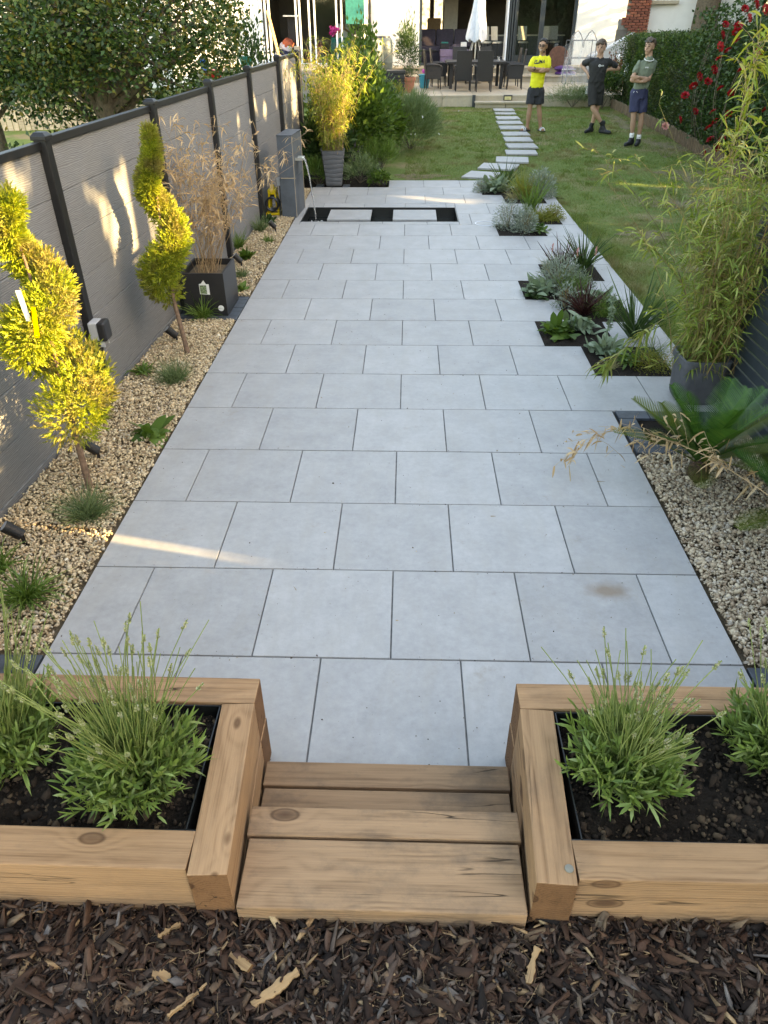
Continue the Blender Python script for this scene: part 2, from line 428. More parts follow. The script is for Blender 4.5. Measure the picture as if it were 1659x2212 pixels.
M['yellow_plastic'] = plain('yellow_plastic', (0.62, 0.42, 0.01), 0.4, var=0.1)
M['red_plastic'] = plain('red_plastic', (0.6, 0.02, 0.03), 0.4, var=0.1)
M['blue_plastic'] = plain('blue_plastic', (0.02, 0.16, 0.5), 0.4, var=0.1)
M['towel'] = plain('orange_towel', (0.45, 0.11, 0.06), 0.9, var=0.15)
M['teal'] = plain('teal_fabric', (0.01, 0.17, 0.15), 0.8, var=0.2)
M['parasol'] = plain('parasol_cloth', (0.58, 0.62, 0.68), 0.8, var=0.08)
M['bag'] = plain('purple_bag', (0.07, 0.02, 0.13), 0.35, var=0.4, scale=5, bmp=0.5, bscale=20)
M['bag_white'] = plain('silver_print', (0.5, 0.47, 0.56), 0.4, var=0.2)
M['cardboard'] = plain('cardboard', (0.34, 0.22, 0.12), 0.85, var=0.1)
M['ply'] = plain('rust_disc', (0.12, 0.05, 0.03), 0.8, var=0.3)
M['white'] = plain('white_card', (0.75, 0.75, 0.74), 0.6, var=0.04)
M['print_green'] = plain('label_print', (0.16, 0.22, 0.12), 0.6, var=0.8, scale=70)
M['yellow_tag'] = plain('yellow_tag', (0.8, 0.55, 0.0), 0.5, var=0.05)
M['stone_rim'] = plain('cut_tile_edge', (0.42, 0.34, 0.24), 0.7, var=0.15)
M['solar'] = plain('lamp_lens', (0.5, 0.45, 0.22), 0.3, var=0.2)
M['grey_rock'] = plain('concrete', (0.23, 0.22, 0.2), 0.9, var=0.25, scale=8, bmp=0.4)
M['bark_trunk'] = plain('tree_bark', (0.115, 0.09, 0.062), 0.9, var=0.4, scale=26, bmp=0.8, bscale=50)
M['conifer_bark'] = plain('conifer_bark', (0.20, 0.125, 0.085), 0.9, var=0.4, scale=40, bmp=0.8, bscale=90)
M['palm_trunk'] = plain('palm_trunk', (0.06, 0.032, 0.018), 0.9, var=0.6, scale=60, bmp=1.0, bscale=90)
M['skin_a'] = plain('skin_brown', (0.36, 0.20, 0.125), 0.55, var=0.08)
M['skin_b'] = plain('skin_fair', (0.48, 0.285, 0.20), 0.55, var=0.08)
M['skin_c'] = plain('skin_tanned', (0.40, 0.235, 0.16), 0.55, var=0.08)
M['hair_dark'] = plain('hair_dark', (0.012, 0.009, 0.008), 0.5, var=0.4, scale=60, bmp=0.6, bscale=120)
M['hair_brown'] = plain('hair_brown', (0.075, 0.05, 0.033), 0.6, var=0.5, scale=60, bmp=0.8, bscale=120)
M['tee_yellow'] = plain('yellow_cotton', (0.74, 0.70, 0.035), 0.85, var=0.06)
M['tee_black'] = plain('black_cotton', (0.02, 0.02, 0.02), 0.85, var=0.15)
M['tee_green'] = plain('sage_cotton', (0.135, 0.165, 0.115), 0.85, var=0.08)
M['tee_white'] = plain('white_cotton', (0.7, 0.7, 0.69), 0.85, var=0.05)
M['short_dark'] = plain('charcoal_cloth', (0.022, 0.023, 0.027), 0.85, var=0.2)
M['short_black'] = plain('black_cloth', (0.014, 0.014, 0.013), 0.8, var=0.25)
M['short_navy'] = plain('navy_cloth', (0.025, 0.03, 0.075), 0.8, var=0.12)
M['navy_print'] = plain('navy_print', (0.02, 0.035, 0.06), 0.7, var=0.05)
M['shoe_black'] = plain('black_shoe', (0.012, 0.013, 0.015), 0.6, var=0.3)
def fence_mat():
    mt, nt, bs = new_mat('composite_board')
    co = objco(nt); rnd = objrand(nt)
    ad = node(nt, 'ShaderNodeVectorMath', operation='ADD'); nt.links.new(co, ad.inputs[0])
    cb = node(nt, 'ShaderNodeCombineXYZ'); nt.links.new(math_(nt, 'MULTIPLY', rnd, 19.0), cb.inputs[0]); nt.links.new(cb.outputs[0], ad.inputs[1])
    wv = node(nt, 'ShaderNodeTexWave'); wv.wave_type = 'BANDS'; wv.bands_direction = 'Z'; wv.wave_profile = 'SIN'
    wv.inputs['Scale'].default_value = 17.0; wv.inputs['Distortion'].default_value = 9.0; wv.inputs['Detail'].default_value = 2.5
    wv.inputs['Detail Scale'].default_value = 0.9; wv.inputs['Detail Roughness'].default_value = 0.55
    nt.links.new(mapping(nt, ad.outputs[0], (0.28, 1, 1.7)), wv.inputs['Vector'])
    fine = noise(nt, mapping(nt, ad.outputs[0], (4, 1, 120)), 1.0, 4)
    f = math_(nt, 'ADD', math_(nt, 'MULTIPLY', wv.outputs[1], 0.6), math_(nt, 'MULTIPLY', fine.outputs[0], 0.4))
    c = ramp(nt, f, [(0.15, (0.125, 0.128, 0.132)), (0.8, (0.235, 0.238, 0.243))])
    c = mix(nt, math_(nt, 'MULTIPLY', ramp(nt, noise(nt, ad.outputs[0], 2.2, 4).outputs[0], [(0.4, 0.0), (0.7, 1.0)]), 0.3), c, (0.19, 0.185, 0.178))
    nt.links.new(c, bs.inputs['Base Color']); bs.inputs['Roughness'].default_value = 0.72
    bump(nt, bs, f, 0.30, 0.005)
    return mt
M['fence'] = fence_mat()
def ground_mat(name, stops, scale=6.0, bmp=0.5, rough=0.95, patch=None):
    mt, nt, bs = new_mat(name)
    w = worldco(nt); n1 = noise(nt, w, scale, 8, 0.65); n2 = noise(nt, w, scale*9, 6, 0.7)
    f = math_(nt, 'ADD', math_(nt, 'MULTIPLY', n1.outputs[0], 0.6), math_(nt, 'MULTIPLY', n2.outputs[0], 0.4))
    c = ramp(nt, f, stops)
    if patch:
        c = mix(nt, ramp(nt, noise(nt, w, 0.75, 5, 0.6).outputs[0], [(0.52, 0.0), (0.63, 1.0)]), c, patch)
    nt.links.new(c, bs.inputs['Base Color']); bs.inputs['Roughness'].default_value = rough; bs.inputs['Specular IOR Level'].default_value = 0.2
    if bmp: bump(nt, bs, math_(nt, 'ADD', n1.outputs[0], n2.outputs[0]), bmp, 0.03)
    return mt
M['soil'] = ground_mat('dark_soil', [(0.3, (0.008, 0.006, 0.005)), (0.62, (0.032, 0.023, 0.016)), (0.8, (0.085, 0.06, 0.04))], 9, 0.9)
M['turf'] = ground_mat('turf', [(0.3, (0.075, 0.115, 0.025)), (0.7, (0.15, 0.20, 0.055))], 3, 0.5, patch=(0.21, 0.175, 0.09))
M['dry_earth'] = ground_mat('dry_earth', [(0.3, (0.11, 0.095, 0.05)), (0.7, (0.24, 0.19, 0.115))], 9, 0.5)
M['mulch_base'] = ground_mat('mulch_base', [(0.3, (0.008, 0.006, 0.005)), (0.7, (0.028, 0.019, 0.014))], 20, 0.8)
M['gravel_base'] = ground_mat('gravel_base', [(0.3, (0.14, 0.10, 0.065)), (0.7, (0.32, 0.25, 0.16))], 30, 0.8)
M['far_ground'] = ground_mat('far_ground', [(0.3, (0.05, 0.07, 0.02)), (0.7, (0.10, 0.13, 0.045))], 1.2, 0.3)
def island_mat(name, stops, rough=0.85, nscale=60.0, bmp=0.4, fib=None, nmix=0.4):
    mt, nt, bs = new_mat(name)
    c = ramp(nt, isl(nt), stops); w = worldco(nt)
    n_ = noise(nt, mapping(nt, w, fib) if fib else w, nscale, 5, 0.65)
    c = mix(nt, nmix, c, mix(nt, 1.0, c, ramp(nt, n_.outputs[0], [(0.3, 0.35), (0.7, 1.45)]), 'MULTIPLY'))
    nt.links.new(c, bs.inputs['Base Color']); bs.inputs['Roughness'].default_value = rough; bs.inputs['Specular IOR Level'].default_value = 0.3
    if bmp: bump(nt, bs, n_.outputs[0], bmp, 0.004)
    return mt
M['gravel'] = island_mat('cream_gravel', [(0.0, (0.30, 0.21, 0.12)), (0.12, (0.44, 0.32, 0.19)), (0.3, (0.60, 0.46, 0.29)), (0.55, (0.68, 0.55, 0.36)), (0.8, (0.62, 0.48, 0.30)), (0.92, (0.43, 0.34, 0.25)), (1.0, (0.74, 0.66, 0.51))], 0.8, 70, 0.3)
M['gravel_r'] = island_mat('brown_gravel', [(0.0, (0.24, 0.165, 0.105)), (0.2, (0.38, 0.28, 0.19)), (0.5, (0.55, 0.44, 0.30)), (0.75, (0.64, 0.53, 0.38)), (0.9, (0.40, 0.34, 0.27)), (1.0, (0.62, 0.53, 0.42))], 0.8, 70, 0.3)
M['bark'] = island_mat('bark_chips', [(0.0, (0.010, 0.007, 0.006)), (0.35, (0.032, 0.017, 0.011)), (0.6, (0.075, 0.038, 0.023)), (0.75, (0.115, 0.088, 0.07)), (0.87, (0.085, 0.04, 0.024)), (0.95, (0.16, 0.11, 0.07)), (1.0, (0.13, 0.12, 0.115))], 0.9, 45, 0.7, (1, 1, 1))
M['pale_chip'] = island_mat('pale_wood_chips', [(0.0, (0.17, 0.10, 0.05)), (0.5, (0.33, 0.21, 0.11)), (1.0, (0.46, 0.32, 0.18))], 0.85, 90, 0.6)
M['grit'] = island_mat('grit', [(0.0, (0.05, 0.035, 0.025)), (0.5, (0.14, 0.11, 0.08)), (1.0, (0.34, 0.26, 0.16))], 0.9, 60, 0.0)
M['bark_fibre'] = island_mat('bark_fibre', [(0.0, (0.05, 0.03, 0.02)), (0.5, (0.13, 0.085, 0.05)), (1.0, (0.28, 0.20, 0.12))], 0.9, 60, 0.2)
M['clod'] = island_mat('soil_clods', [(0.0, (0.012, 0.008, 0.005)), (0.6, (0.042, 0.027, 0.017)), (1.0, (0.115, 0.078, 0.046))], 0.95, 80, 0.6)
# leaves
M['grass'] = foliage('grass_blades', [(0.07, 0.12, 0.02), (0.12, 0.19, 0.035), (0.17, 0.24, 0.05), (0.25, 0.245, 0.10)], 0.3, patch=[(0.19, 0.18, 0.07), (0.27, 0.22, 0.11)], pscale=0.9)
M['lav_leaf'] = foliage('lavender_leaf', [(0.10, 0.165, 0.04), (0.155, 0.24, 0.06), (0.21, 0.30, 0.085), (0.24, 0.30, 0.13)], 0.3)
M['lav_stem'] = foliage('lavender_stem', [(0.24, 0.31, 0.09), (0.34, 0.40, 0.15)], 0.25)
M['lav_flower'] = foliage('lavender_bud', [(0.34, 0.37, 0.16), (0.46, 0.47, 0.27), (0.52, 0.50, 0.40)], 0.25)
M['thuja'] = foliage('golden_conifer', [(0.12, 0.18, 0.018), (0.24, 0.31, 0.03), (0.37, 0.41, 0.045), (0.44, 0.42, 0.06)], 0.3, patch=[(0.22, 0.20, 0.06), (0.33, 0.27, 0.09), (0.24, 0.26, 0.05)], pscale=4.0, tint=(1, 0.95, 0.3))
M['dry'] = foliage('dry_bamboo_leaf', [(0.42, 0.27, 0.14), (0.58, 0.40, 0.22), (0.66, 0.50, 0.31)], 0.3, tint=(1, .85, .6))
M['dry_stem'] = foliage('dry_cane', [(0.34, 0.22, 0.13), (0.5, 0.36, 0.2)], 0.0)
M['bamboo'] = foliage('bamboo_leaf', [(0.11, 0.175, 0.025), (0.19, 0.26, 0.045), (0.27, 0.32, 0.07), (0.42, 0.38, 0.15)], 0.35, tint=(1, .95, .35))
M['bamboo_gold'] = foliage('golden_bamboo_leaf', [(0.15, 0.21, 0.025), (0.24, 0.30, 0.04), (0.35, 0.38, 0.06), (0.42, 0.36, 0.12)], 0.35, tint=(1, .9, .3))
M['cane'] = foliage('bamboo_cane', [(0.16, 0.16, 0.05), (0.33, 0.22, 0.08), (0.09, 0.06, 0.03)], 0.0)
M['holly'] = foliage('holly_leaf', [(0.012, 0.03, 0.009), (0.024, 0.058, 0.015), (0.045, 0.095, 0.022), (0.075, 0.13, 0.03), (0.16, 0.13, 0.02)], 0.2, 0.42)
M['hedge'] = foliage('privet_leaf', [(0.018, 0.045, 0.011), (0.038, 0.085, 0.02), (0.07, 0.13, 0.03), (0.11, 0.165, 0.04)], 0.25, 0.4, patch=[(0.03, 0.05, 0.016), (0.07, 0.095, 0.035), (0.13, 0.145, 0.07)], pscale=1.3)
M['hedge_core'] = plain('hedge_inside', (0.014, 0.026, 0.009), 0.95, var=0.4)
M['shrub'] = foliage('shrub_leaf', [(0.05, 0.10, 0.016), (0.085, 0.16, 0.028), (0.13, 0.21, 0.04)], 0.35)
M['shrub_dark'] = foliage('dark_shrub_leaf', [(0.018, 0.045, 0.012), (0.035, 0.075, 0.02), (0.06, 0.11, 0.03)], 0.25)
M['silver_leaf'] = foliage('silver_leaf', [(0.17, 0.215, 0.17), (0.25, 0.30, 0.24), (0.34, 0.385, 0.32)], 0.2, 0.7)
M['lambs_ear'] = foliage('felted_leaf', [(0.14, 0.20, 0.12), (0.20, 0.27, 0.17), (0.28, 0.345, 0.24)], 0.2, 0.8)
M['cordyline'] = foliage('cordyline_leaf', [(0.025, 0.06, 0.015), (0.05, 0.10, 0.025), (0.085, 0.14, 0.04)], 0.2)
M['red_leaf'] = foliage('red_cordyline_leaf', [(0.03, 0.012, 0.012), (0.065, 0.02, 0.02), (0.10, 0.04, 0.035)], 0.2)
M['sedge'] = foliage('golden_sedge', [(0.14, 0.17, 0.025), (0.22, 0.235, 0.04), (0.30, 0.28, 0.06)], 0.3)
M['tuft'] = foliage('tuft_grass', [(0.07, 0.14, 0.025), (0.12, 0.21, 0.04), (0.17, 0.26, 0.065)], 0.3)
M['grey_tuft'] = foliage('grey_green_tuft', [(0.09, 0.145, 0.055), (0.14, 0.205, 0.085), (0.19, 0.25, 0.12)], 0.25)
M['stipa'] = foliage('feather_grass', [(0.20, 0.20, 0.075), (0.32, 0.29, 0.14), (0.42, 0.37, 0.22)], 0.3)
M['sago'] = foliage('sago_leaf', [(0.03, 0.095, 0.016), (0.05, 0.14, 0.024), (0.085, 0.17, 0.03)], 0.25, 0.35)
M['sago_old'] = foliage('sago_yellowing_leaf', [(0.09, 0.14, 0.018), (0.15, 0.17, 0.03)], 0.25, 0.4)
M['conifer'] = foliage('sun_block_conifer', [(0.014, 0.035, 0.012), (0.03, 0.06, 0.018), (0.05, 0.085, 0.025)], 0.0, 0.6)
M['rose'] = foliage('rose_petal', [(0.22, 0.004, 0.010), (0.36, 0.008, 0.016), (0.48, 0.02, 0.03)], 0.2, 0.5, tint=(1, .3, .3))
M['pink_petal'] = foliage('pink_petal', [(0.6, 0.25, 0.24), (0.65, 0.34, 0.33)], 0.2)
M['magenta'] = foliage('magenta_petal', [(0.5, 0.02, 0.2), (0.6, 0.05, 0.28)], 0.2)
M['white_petal'] = foliage('white_petal', [(0.7, 0.7, 0.68), (0.62, 0.62, 0.66)], 0.2)
M['beech'] = foliage('copper_leaf', [(0.12, 0.045, 0.025), (0.2, 0.08, 0.04)], 0.25)
def glass_mat(name, tint=(0.86, 0.9, 0.9), refl=0.35):
    mt, nt, bs = new_mat(name)
    tr = node(nt, 'ShaderNodeBsdfTransparent'); tr.inputs[0].default_value = (*tint, 1)
    gl = node(nt, 'ShaderNodeBsdfGlossy'); gl.inputs['Roughness'].default_value = 0.02
    n_ = noise(nt, objco(nt), 1.3, 2); bump_ = node(nt, 'ShaderNodeBump'); bump_.inputs['Strength'].default_value = 0.02
    nt.links.new(n_.outputs[0], bump_.inputs['Height']); nt.links.new(bump_.outputs[0], gl.inputs['Normal'])
    fr = node(nt, 'ShaderNodeFresnel'); fr.inputs[0].default_value = 1.5
    mx = node(nt, 'ShaderNodeMixShader'); nt.links.new(math_(nt, 'ADD', math_(nt, 'MULTIPLY', fr.outputs[0], 0.9), refl*0.2), mx.inputs[0])
    nt.links.new(tr.outputs[0], mx.inputs[1]); nt.links.new(gl.outputs[0], mx.inputs[2])
    nt.links.new(mx.outputs[0], nt.nodes['Material Output'].inputs[0]); return mt
M['glass'] = glass_mat('window_glass')
def film_mat():
    mt, nt, bs = new_mat('clear_film')
    bs.inputs['Base Color'].default_value = (0.75, 0.77, 0.78, 1); bs.inputs['Roughness'].default_value = 0.35
    tr = node(nt, 'ShaderNodeBsdfTransparent')
    mx = node(nt, 'ShaderNodeMixShader')
    f = ramp(nt, noise(nt, mapping(nt, objco(nt), (6, 6, 1.2)), 2.0, 4).outputs[0], [(0.35, 0.06), (0.7, 0.35)])
    nt.links.new(f, mx.inputs[0]); nt.links.new(tr.outputs[0], mx.inputs[1]); nt.links.new(bs.outputs[0], mx.inputs[2])
    nt.links.new(mx.outputs[0], nt.nodes['Material Output'].inputs[0]); return mt
M['film'] = film_mat()
def water_mat(name, dark):
    mt, nt, bs = new_mat(name)
    w = worldco(nt)
    if dark:
        bs.inputs['Base Color'].default_value = (0.004, 0.006, 0.006, 1); bs.inputs['Roughness'].default_value = 0.03
        bump(nt, bs, noise(nt, mapping(nt, w, (14, 14, 14)), 1.0, 3).outputs[0], 0.12, 0.01)
    else:
        bs.inputs['Base Color'].default_value = (0.95, 0.98, 1, 1); bs.inputs['Roughness'].default_value = 0.05
        bs.inputs['Transmission Weight'].default_value = 0.75; bs.inputs['IOR'].default_value = 1.33
        bump(nt, bs, noise(nt, mapping(nt, w, (30, 30, 7)), 1.5, 3).outputs[0], 0.6, 0.02)
    return mt
M['pond_water'] = water_mat('pond_water', True); M['falling_water'] = water_mat('falling_water', False)
def brick_mat():
    mt, nt, bs = new_mat('red_brick')
    c = ramp(nt, objrand(nt), [(0, (0.14, 0.045, 0.03)), (0.5, (0.22, 0.07, 0.045)), (1, (0.28, 0.10, 0.06))])
    n_ = noise(nt, objco(nt), 25, 5); c = mix(nt, 0.4, c, mix(nt, 1.0, c, ramp(nt, n_.outputs[0], [(0.3, 0.4), (0.7, 1.4)]), 'MULTIPLY'))
    nt.links.new(c, bs.inputs['Base Color']); bs.inputs['Roughness'].default_value = 0.9; bump(nt, bs, n_.outputs[0], 0.4, 0.01); return mt
M['brick'] = brick_mat()
def lit_window():
    mt, nt, bs = new_mat('daylight_pane')
    bs.inputs['Base Color'].default_value = (0.7, 0.7, 0.66, 1); bs.inputs['Emission Color'].default_value = (1, 0.86, 0.6, 1); bs.inputs['Emission Strength'].default_value = 0.5
    nt.links.new(ramp(nt, noise(nt, objco(nt), 6, 4).outputs[0], [(0.35, (0.25, 0.22, 0.15)), (0.6, (1, 0.9, 0.65))]), bs.inputs['Emission Color']); return mt
M['daylight'] = lit_window()
# ---------------------------------------------------------------- ground
def sheet(name, poly, z, mat, kind='structure', label=None):
    mb = MB(); n = len(poly); mb.add([(p[0], p[1], z) for p in poly], [tuple(range(n))])
    o = mb.build(name, mat); o['kind'] = kind
    if label: o['label'] = label
    return o
sheet('ground', [(-120, -60), (120, -60), (120, 160), (-120, 160)], -0.30, M['far_ground'])
def grid_sheet(name, x0, x1, y0, y1, nx, ny, zf, mat, kind='structure', keep=None):
    xs = np.linspace(x0, x1, nx + 1); ys = np.linspace(y0, y1, ny + 1)
    X, Y = np.meshgrid(xs, ys); V = np.stack([X, Y, zf(X, Y)], -1).reshape(-1, 3)
    i = np.arange(ny)[:, None]*(nx + 1) + np.arange(nx)[None, :]
    F = np.stack([i, i + 1, i + nx + 2, i + nx + 1], -1).reshape(-1, 4)
    if keep is not None:
        c = V[F].mean(1); F = F[keep(c[:, 0], c[:, 1])]
    o = np_mesh(name, V, F, mat, smooth=True); o['kind'] = kind; return o
EDGE_X = 2.31
def in_patio(x, y):
    a = (x < EDGE_X) & (y > 2.4) & (y < 9.7) & (x > -1.5)
    b = (x > -1.5) & (x < 1.5) & (y <= 2.4) & (y > -0.6)
    far = (y >= 9.7) & (y < 11.08) & (x < 2.42 - (y - 9.7)*0.80) & (x > np.where(y > 10.46, -0.26, -1.5))
    return a | b | far
def lawn_zf(X, Y): return lawn_z(Y) + 0.010*np.sin(X*2.1 + Y)*np.cos(Y*1.7 - X*0.6) - 0.006
def is_lawn(x, y): return (y > 2.75) & ~in_patio(x, y) & (x > np.where(y < 11.2, EDGE_X - 1.2, np.where(y < 15.5, -0.35 - (y-11.2)*.05, -1.6))) & (x < 6.1)
grid_sheet('lawn', -1.7, 6.6, 2.7, 22.4, 110, 260, lawn_zf, M['turf'], keep=lambda x, y: (is_lawn(x, y)) | ((x > 6) & (y > 2.75)))
grid_sheet('flower_bed', -1.75, 0.05, 10.3, 22.3, 20, 80, lambda X, Y: lawn_z(Y) - 0.03 + 0.012*np.sin(9*X)*np.sin(7*Y), M['soil'], keep=lambda x, y: ~((x > -0.3) & (y < 11.1)))
grid_sheet('neighbour_lawn', -14, -1.72, -4, 24, 40, 60, lambda X, Y: np.where(X > -2.23 + .034*Y - .05, -0.2, 0.02 + 0.03*np.sin(X)*np.sin(Y*1.3)), M['turf'], keep=lambda x, y: x < -2.23 + .034*y - .1)
grid_sheet('neighbour_land', 7.2, 40, -12, 45, 20, 30, lambda X, Y: 0*X - 0.05, M['far_ground'])

# ---------------------------------------------------------------- patio of square slabs
patio = MB()
patio.box((0, 5.23, -0.065), (3.0, 11.66 - 1.2, 0.09))
patio = bpy.data.objects.new('patio', None); COL.objects.link(patio); patio['kind'] = 'structure'
ROWY = [-0.6, 0.0, 0.6, 1.2, 1.8, 2.4, 3.0, 3.6, 4.2, 4.81, 5.42, 6.04, 6.66, 7.30, 7.92, 8.55, 9.24, 9.86, 10.47, 11.08]
POND = (-1.40, 0.75, 8.06, 8.96)
gb = MB()
for (x0, x1, y0, y1) in [(-1.5, 1.5, -0.62, 2.4), (-1.5, EDGE_X - .02, 2.4, POND[2]), (-1.5, POND[0], POND[2], POND[3]), (POND[1], EDGE_X - .02, POND[2], POND[3]),
                         (-1.5, EDGE_X - .05, POND[3], 9.7), (-1.5, 1.9, 9.7, 10.2), (-1.5, 1.5, 10.2, 10.46), (-0.26, 1.2, 10.46, 11.06)]:
    gb.box(((x0 + x1)/2, (y0 + y1)/2, -0.0535), (x1 - x0, y1 - y0, 0.09))
gbo = gb.build('mortar_bed', M['grout'], patio)
POCKET = {5: (1.5, 2.1), 6: (1.2, 1.8), 7: (1.5, 2.1), 8: (1.2, 1.8), 9: (1.5, 2.1), 12: (1.2, 1.8), 13: (1.5, 2.1), 15: (1.5, 2.1), 16: (1.2, 1.8)}
def clip(poly, a, b, c):
    out = []
    for i in range(len(poly)):
        p, q = poly[i], poly[(i + 1) % len(poly)]
        dp, dq = a*p[0] + b*p[1] - c, a*q[0] + b*q[1] - c
        if dp <= 0: out.append(p)
        if (dp < 0 < dq) or (dq < 0 < dp):
            t = dp/(dp - dq); out.append((p[0] + t*(q[0] - p[0]), p[1] + t*(q[1] - p[1])))
    return out
slab_cache = {}
def slab(x0, x1, y0, y1, mat=None):
    g = 0.0032
    x0 += g; x1 -= g; y0 += g*1.25; y1 -= g*1.25
    if x1 - x0 < 0.03 or y1 - y0 < 0.03: return
    poly = [(x0, y0), (x1, y0), (x1, y1), (x0, y1)]
    if y1 > 9.2 and x1 > 0.9: poly = clip(poly, 1.0, 0.80, 2.42 + 9.7*0.80)
    if len(poly) < 3: return
    mat = mat or M['slab']
    cx, cy = (x0 + x1)/2, (y0 + y1)/2
    dz = rng.normal(0, 0.0007)
    if len(poly) == 4 and abs(poly[1][0] - x1) < 1e-6 and abs(poly[2][0] - x1) < 1e-6:
        return bevbox('paving_slab', (x1 - x0, y1 - y0, 0.022), (cx, cy, -0.011 + dz), mat, patio, bevel=0.0015, seg=1)
    mb = MB().prism([(p[0] - cx, p[1] - cy) for p in poly], -0.011, 0.011)
    return mb.build('paving_slab', mat, patio, bevel=0.0015, seg=1, loc=(cx, cy, -0.011 + dz))
for r_ in range(-1, 18):
    y0, y1 = ROWY[r_ + 1], ROWY[r_ + 2]
    xl = -1.5 if r_ < 17 else -0.26
    xr = 1.5 if r_ < 4 else EDGE_X
    sh = 0.0 if r_ < 3 else 0.018
    joints = [k*0.6 + (0.0 if r_ % 2 == 0 else 0.3) + sh for k in range(-4, 6)]
    xs = [xl] + [j for j in joints if xl + 0.05 < j < xr - 0.05] + [xr]
    for a, b in zip(xs[:-1], xs[1:]):
        pk = POCKET.get(r_)
        if pk and abs((a + b)/2 - (pk[0] + pk[1])/2 - sh) < 0.2: continue
        rects = [(a, b, y0, y1)]
        if y1 > POND[2] and y0 < POND[3]:
            px0, px1, py0, py1 = POND; rects = []
            if a < px0: rects.append((a, min(b, px0), y0, y1))
            if b > px1: rects.append((max(a, px1), b, y0, y1))
            m0, m1 = max(a, px0), min(b, px1)
            if m1 > m0:
                if y0 < py0: rects.append((m0, m1, y0, py0))
                if y1 > py1: rects.append((m0, m1, py1, y1))
        for q in rects:
            st = r_ == 0 and a < STAIN[0] < b
            slab(*q, mat=M['slab_stain'] if st else None)
# soil in the planting pockets
for r_, (a, b) in POCKET.items():
    y0, y1 = ROWY[r_ + 1], ROWY[r_ + 2]
    o = grid_sheet('pocket_soil', a - .0, b + .03, y0, y1, 14, 14, lambda X, Y: -0.002 + 0.003*np.sin(X*31)*np.sin(Y*27) + rng.normal(0, 0.0012, X.shape), M['soil'])
    # cut clear of the mortar bed by lying on it
# ring cover let into the slabs
rc = G(1048, 483)
mb = MB(); N = 40
mb.tube([(rc[0] + 0.13*math.cos(2*math.pi*k/N), rc[1] + 0.13*math.sin(2*math.pi*k/N), 0.003) for k in range(N + 1)], 0.006, 6, flat=0.4)
tag(mb.build('drain_ring', M['white_frame']), 'thin pale ring of a round drain cover set in the paving beside the pond', 'drain cover')

# slate setts edging the planters and the bed
def setts(name, cells, label, z=0.0):
    t = thing(name, label, 'slate edging', (cells[0][0], cells[0][2], 0))
    for (a, b, c, d) in cells:
        bevbox('slate_sett', (b - a - 0.006, d - c - 0.006, 0.03), ((a + b)/2, (c + d)/2, z - 0.013 + rng.normal(0, 0.001)), M['slate'], t, bevel=0.003, seg=1)
    return t
def ring_cells(x0, x1, y0, y1, w=0.1, L=0.2):
    out = []
    n = max(1, round((x1 - x0)/L))
    for k in range(n):
        a, b = x0 + (x1 - x0)*k/n, x0 + (x1 - x0)*(k + 1)/n
        out += [(a, b, y0, y0 + w), (a, b, y1 - w, y1)]
    n = max(1, round((y1 - y0 - 2*w)/L))
    for k in range(n):
        a, b = y0 + w + (y1 - y0 - 2*w)*k/n, y0 + w + (y1 - y0 - 2*w)*(k + 1)/n
        out += [(x0, x0 + w, a, b), (x1 - w, x1, a, b)]
    return out
setts('slate_edging', ring_cells(1.515, 2.17, 1.8, 2.4, 0.12), 'square frame of dark slate setts around bare soil beside the sago palm')
sheet('frame_soil', [(1.62, 1.9), (2.06, 1.9), (2.06, 2.3), (1.62, 2.3)], -0.016, M['soil'])
setts('slate_edging', ring_cells(-2.06, -1.505, 4.2, 4.86, 0.1), 'dark slate setts framing the base of the black cube planter')
setts('slate_edging', [(-2.2 + .2*k, -2.0 + .2*k, -0.22, -0.01) for k in range(0, 3)] + [(-1.6, -1.505, -0.22, -.01)], 'dark slate setts behind the left sleeper bed, cream gravel side')
setts('slate_edging', [(1.505 + .2*k, 1.705 + .2*k, -0.22, -0.01) for k in range(3)], 'dark slate setts behind the right sleeper bed, brown gravel side')
setts('slate_edging', [(-1.46, -1.33, 10.48, 10.75), (-1.02, -0.9, 10.48, 10.72)], 'two slate pieces at the foot of the tall ribbed pot')

# ---------------------------------------------------------------- gravel
def ico():
    t = (1 + 5**0.5)/2
    v = np.array([(-1, t, 0), (1, t, 0), (-1, -t, 0), (1, -t, 0), (0, -1, t), (0, 1, t), (0, -1, -t), (0, 1, -t), (t, 0, -1), (t, 0, 1), (-t, 0, -1), (-t, 0, 1)], float)
    f = np.array([(0, 11, 5), (0, 5, 1), (0, 1, 7), (0, 7, 10), (0, 10, 11), (1, 5, 9), (5, 11, 4), (11, 10, 2), (10, 7, 6), (7, 1, 8), (3, 9, 4), (3, 4, 2), (3, 2, 6), (3, 6, 8), (3, 8, 9), (4, 9, 5), (2, 4, 11), (6, 2, 10), (8, 6, 7), (9, 8, 1)])
    return unit(v), f
ICO_V, ICO_F = ico()
def pebbles(P, size, flat=0.55, r=rng, jag=0.28):
    n = len(P)
    V = ICO_V[None]*(1 + r.normal(0, jag, (n, 12, 1)))
    sc = np.stack([1 + r.normal(0, .25, n), 0.75 + r.normal(0, .12, n), flat + r.normal(0, .1, n)], 1)[:, None, :]
    V = V*np.abs(sc)*size[:, None, None]
    q = unit(r.normal(size=(n, 3)) + np.array([0, 0, 1.8])); x = unit(np.cross(q, rand_dirs(n, r))); y = np.cross(q, x)
    V = V[..., 0:1]*x[:, None] + V[..., 1:2]*y[:, None] + V[..., 2:3]*q[:, None] + P[:, None]
    F = (np.arange(n)[:, None, None]*12 + ICO_F[None]).reshape(-1, 3)
    return V.reshape(-1, 3), F
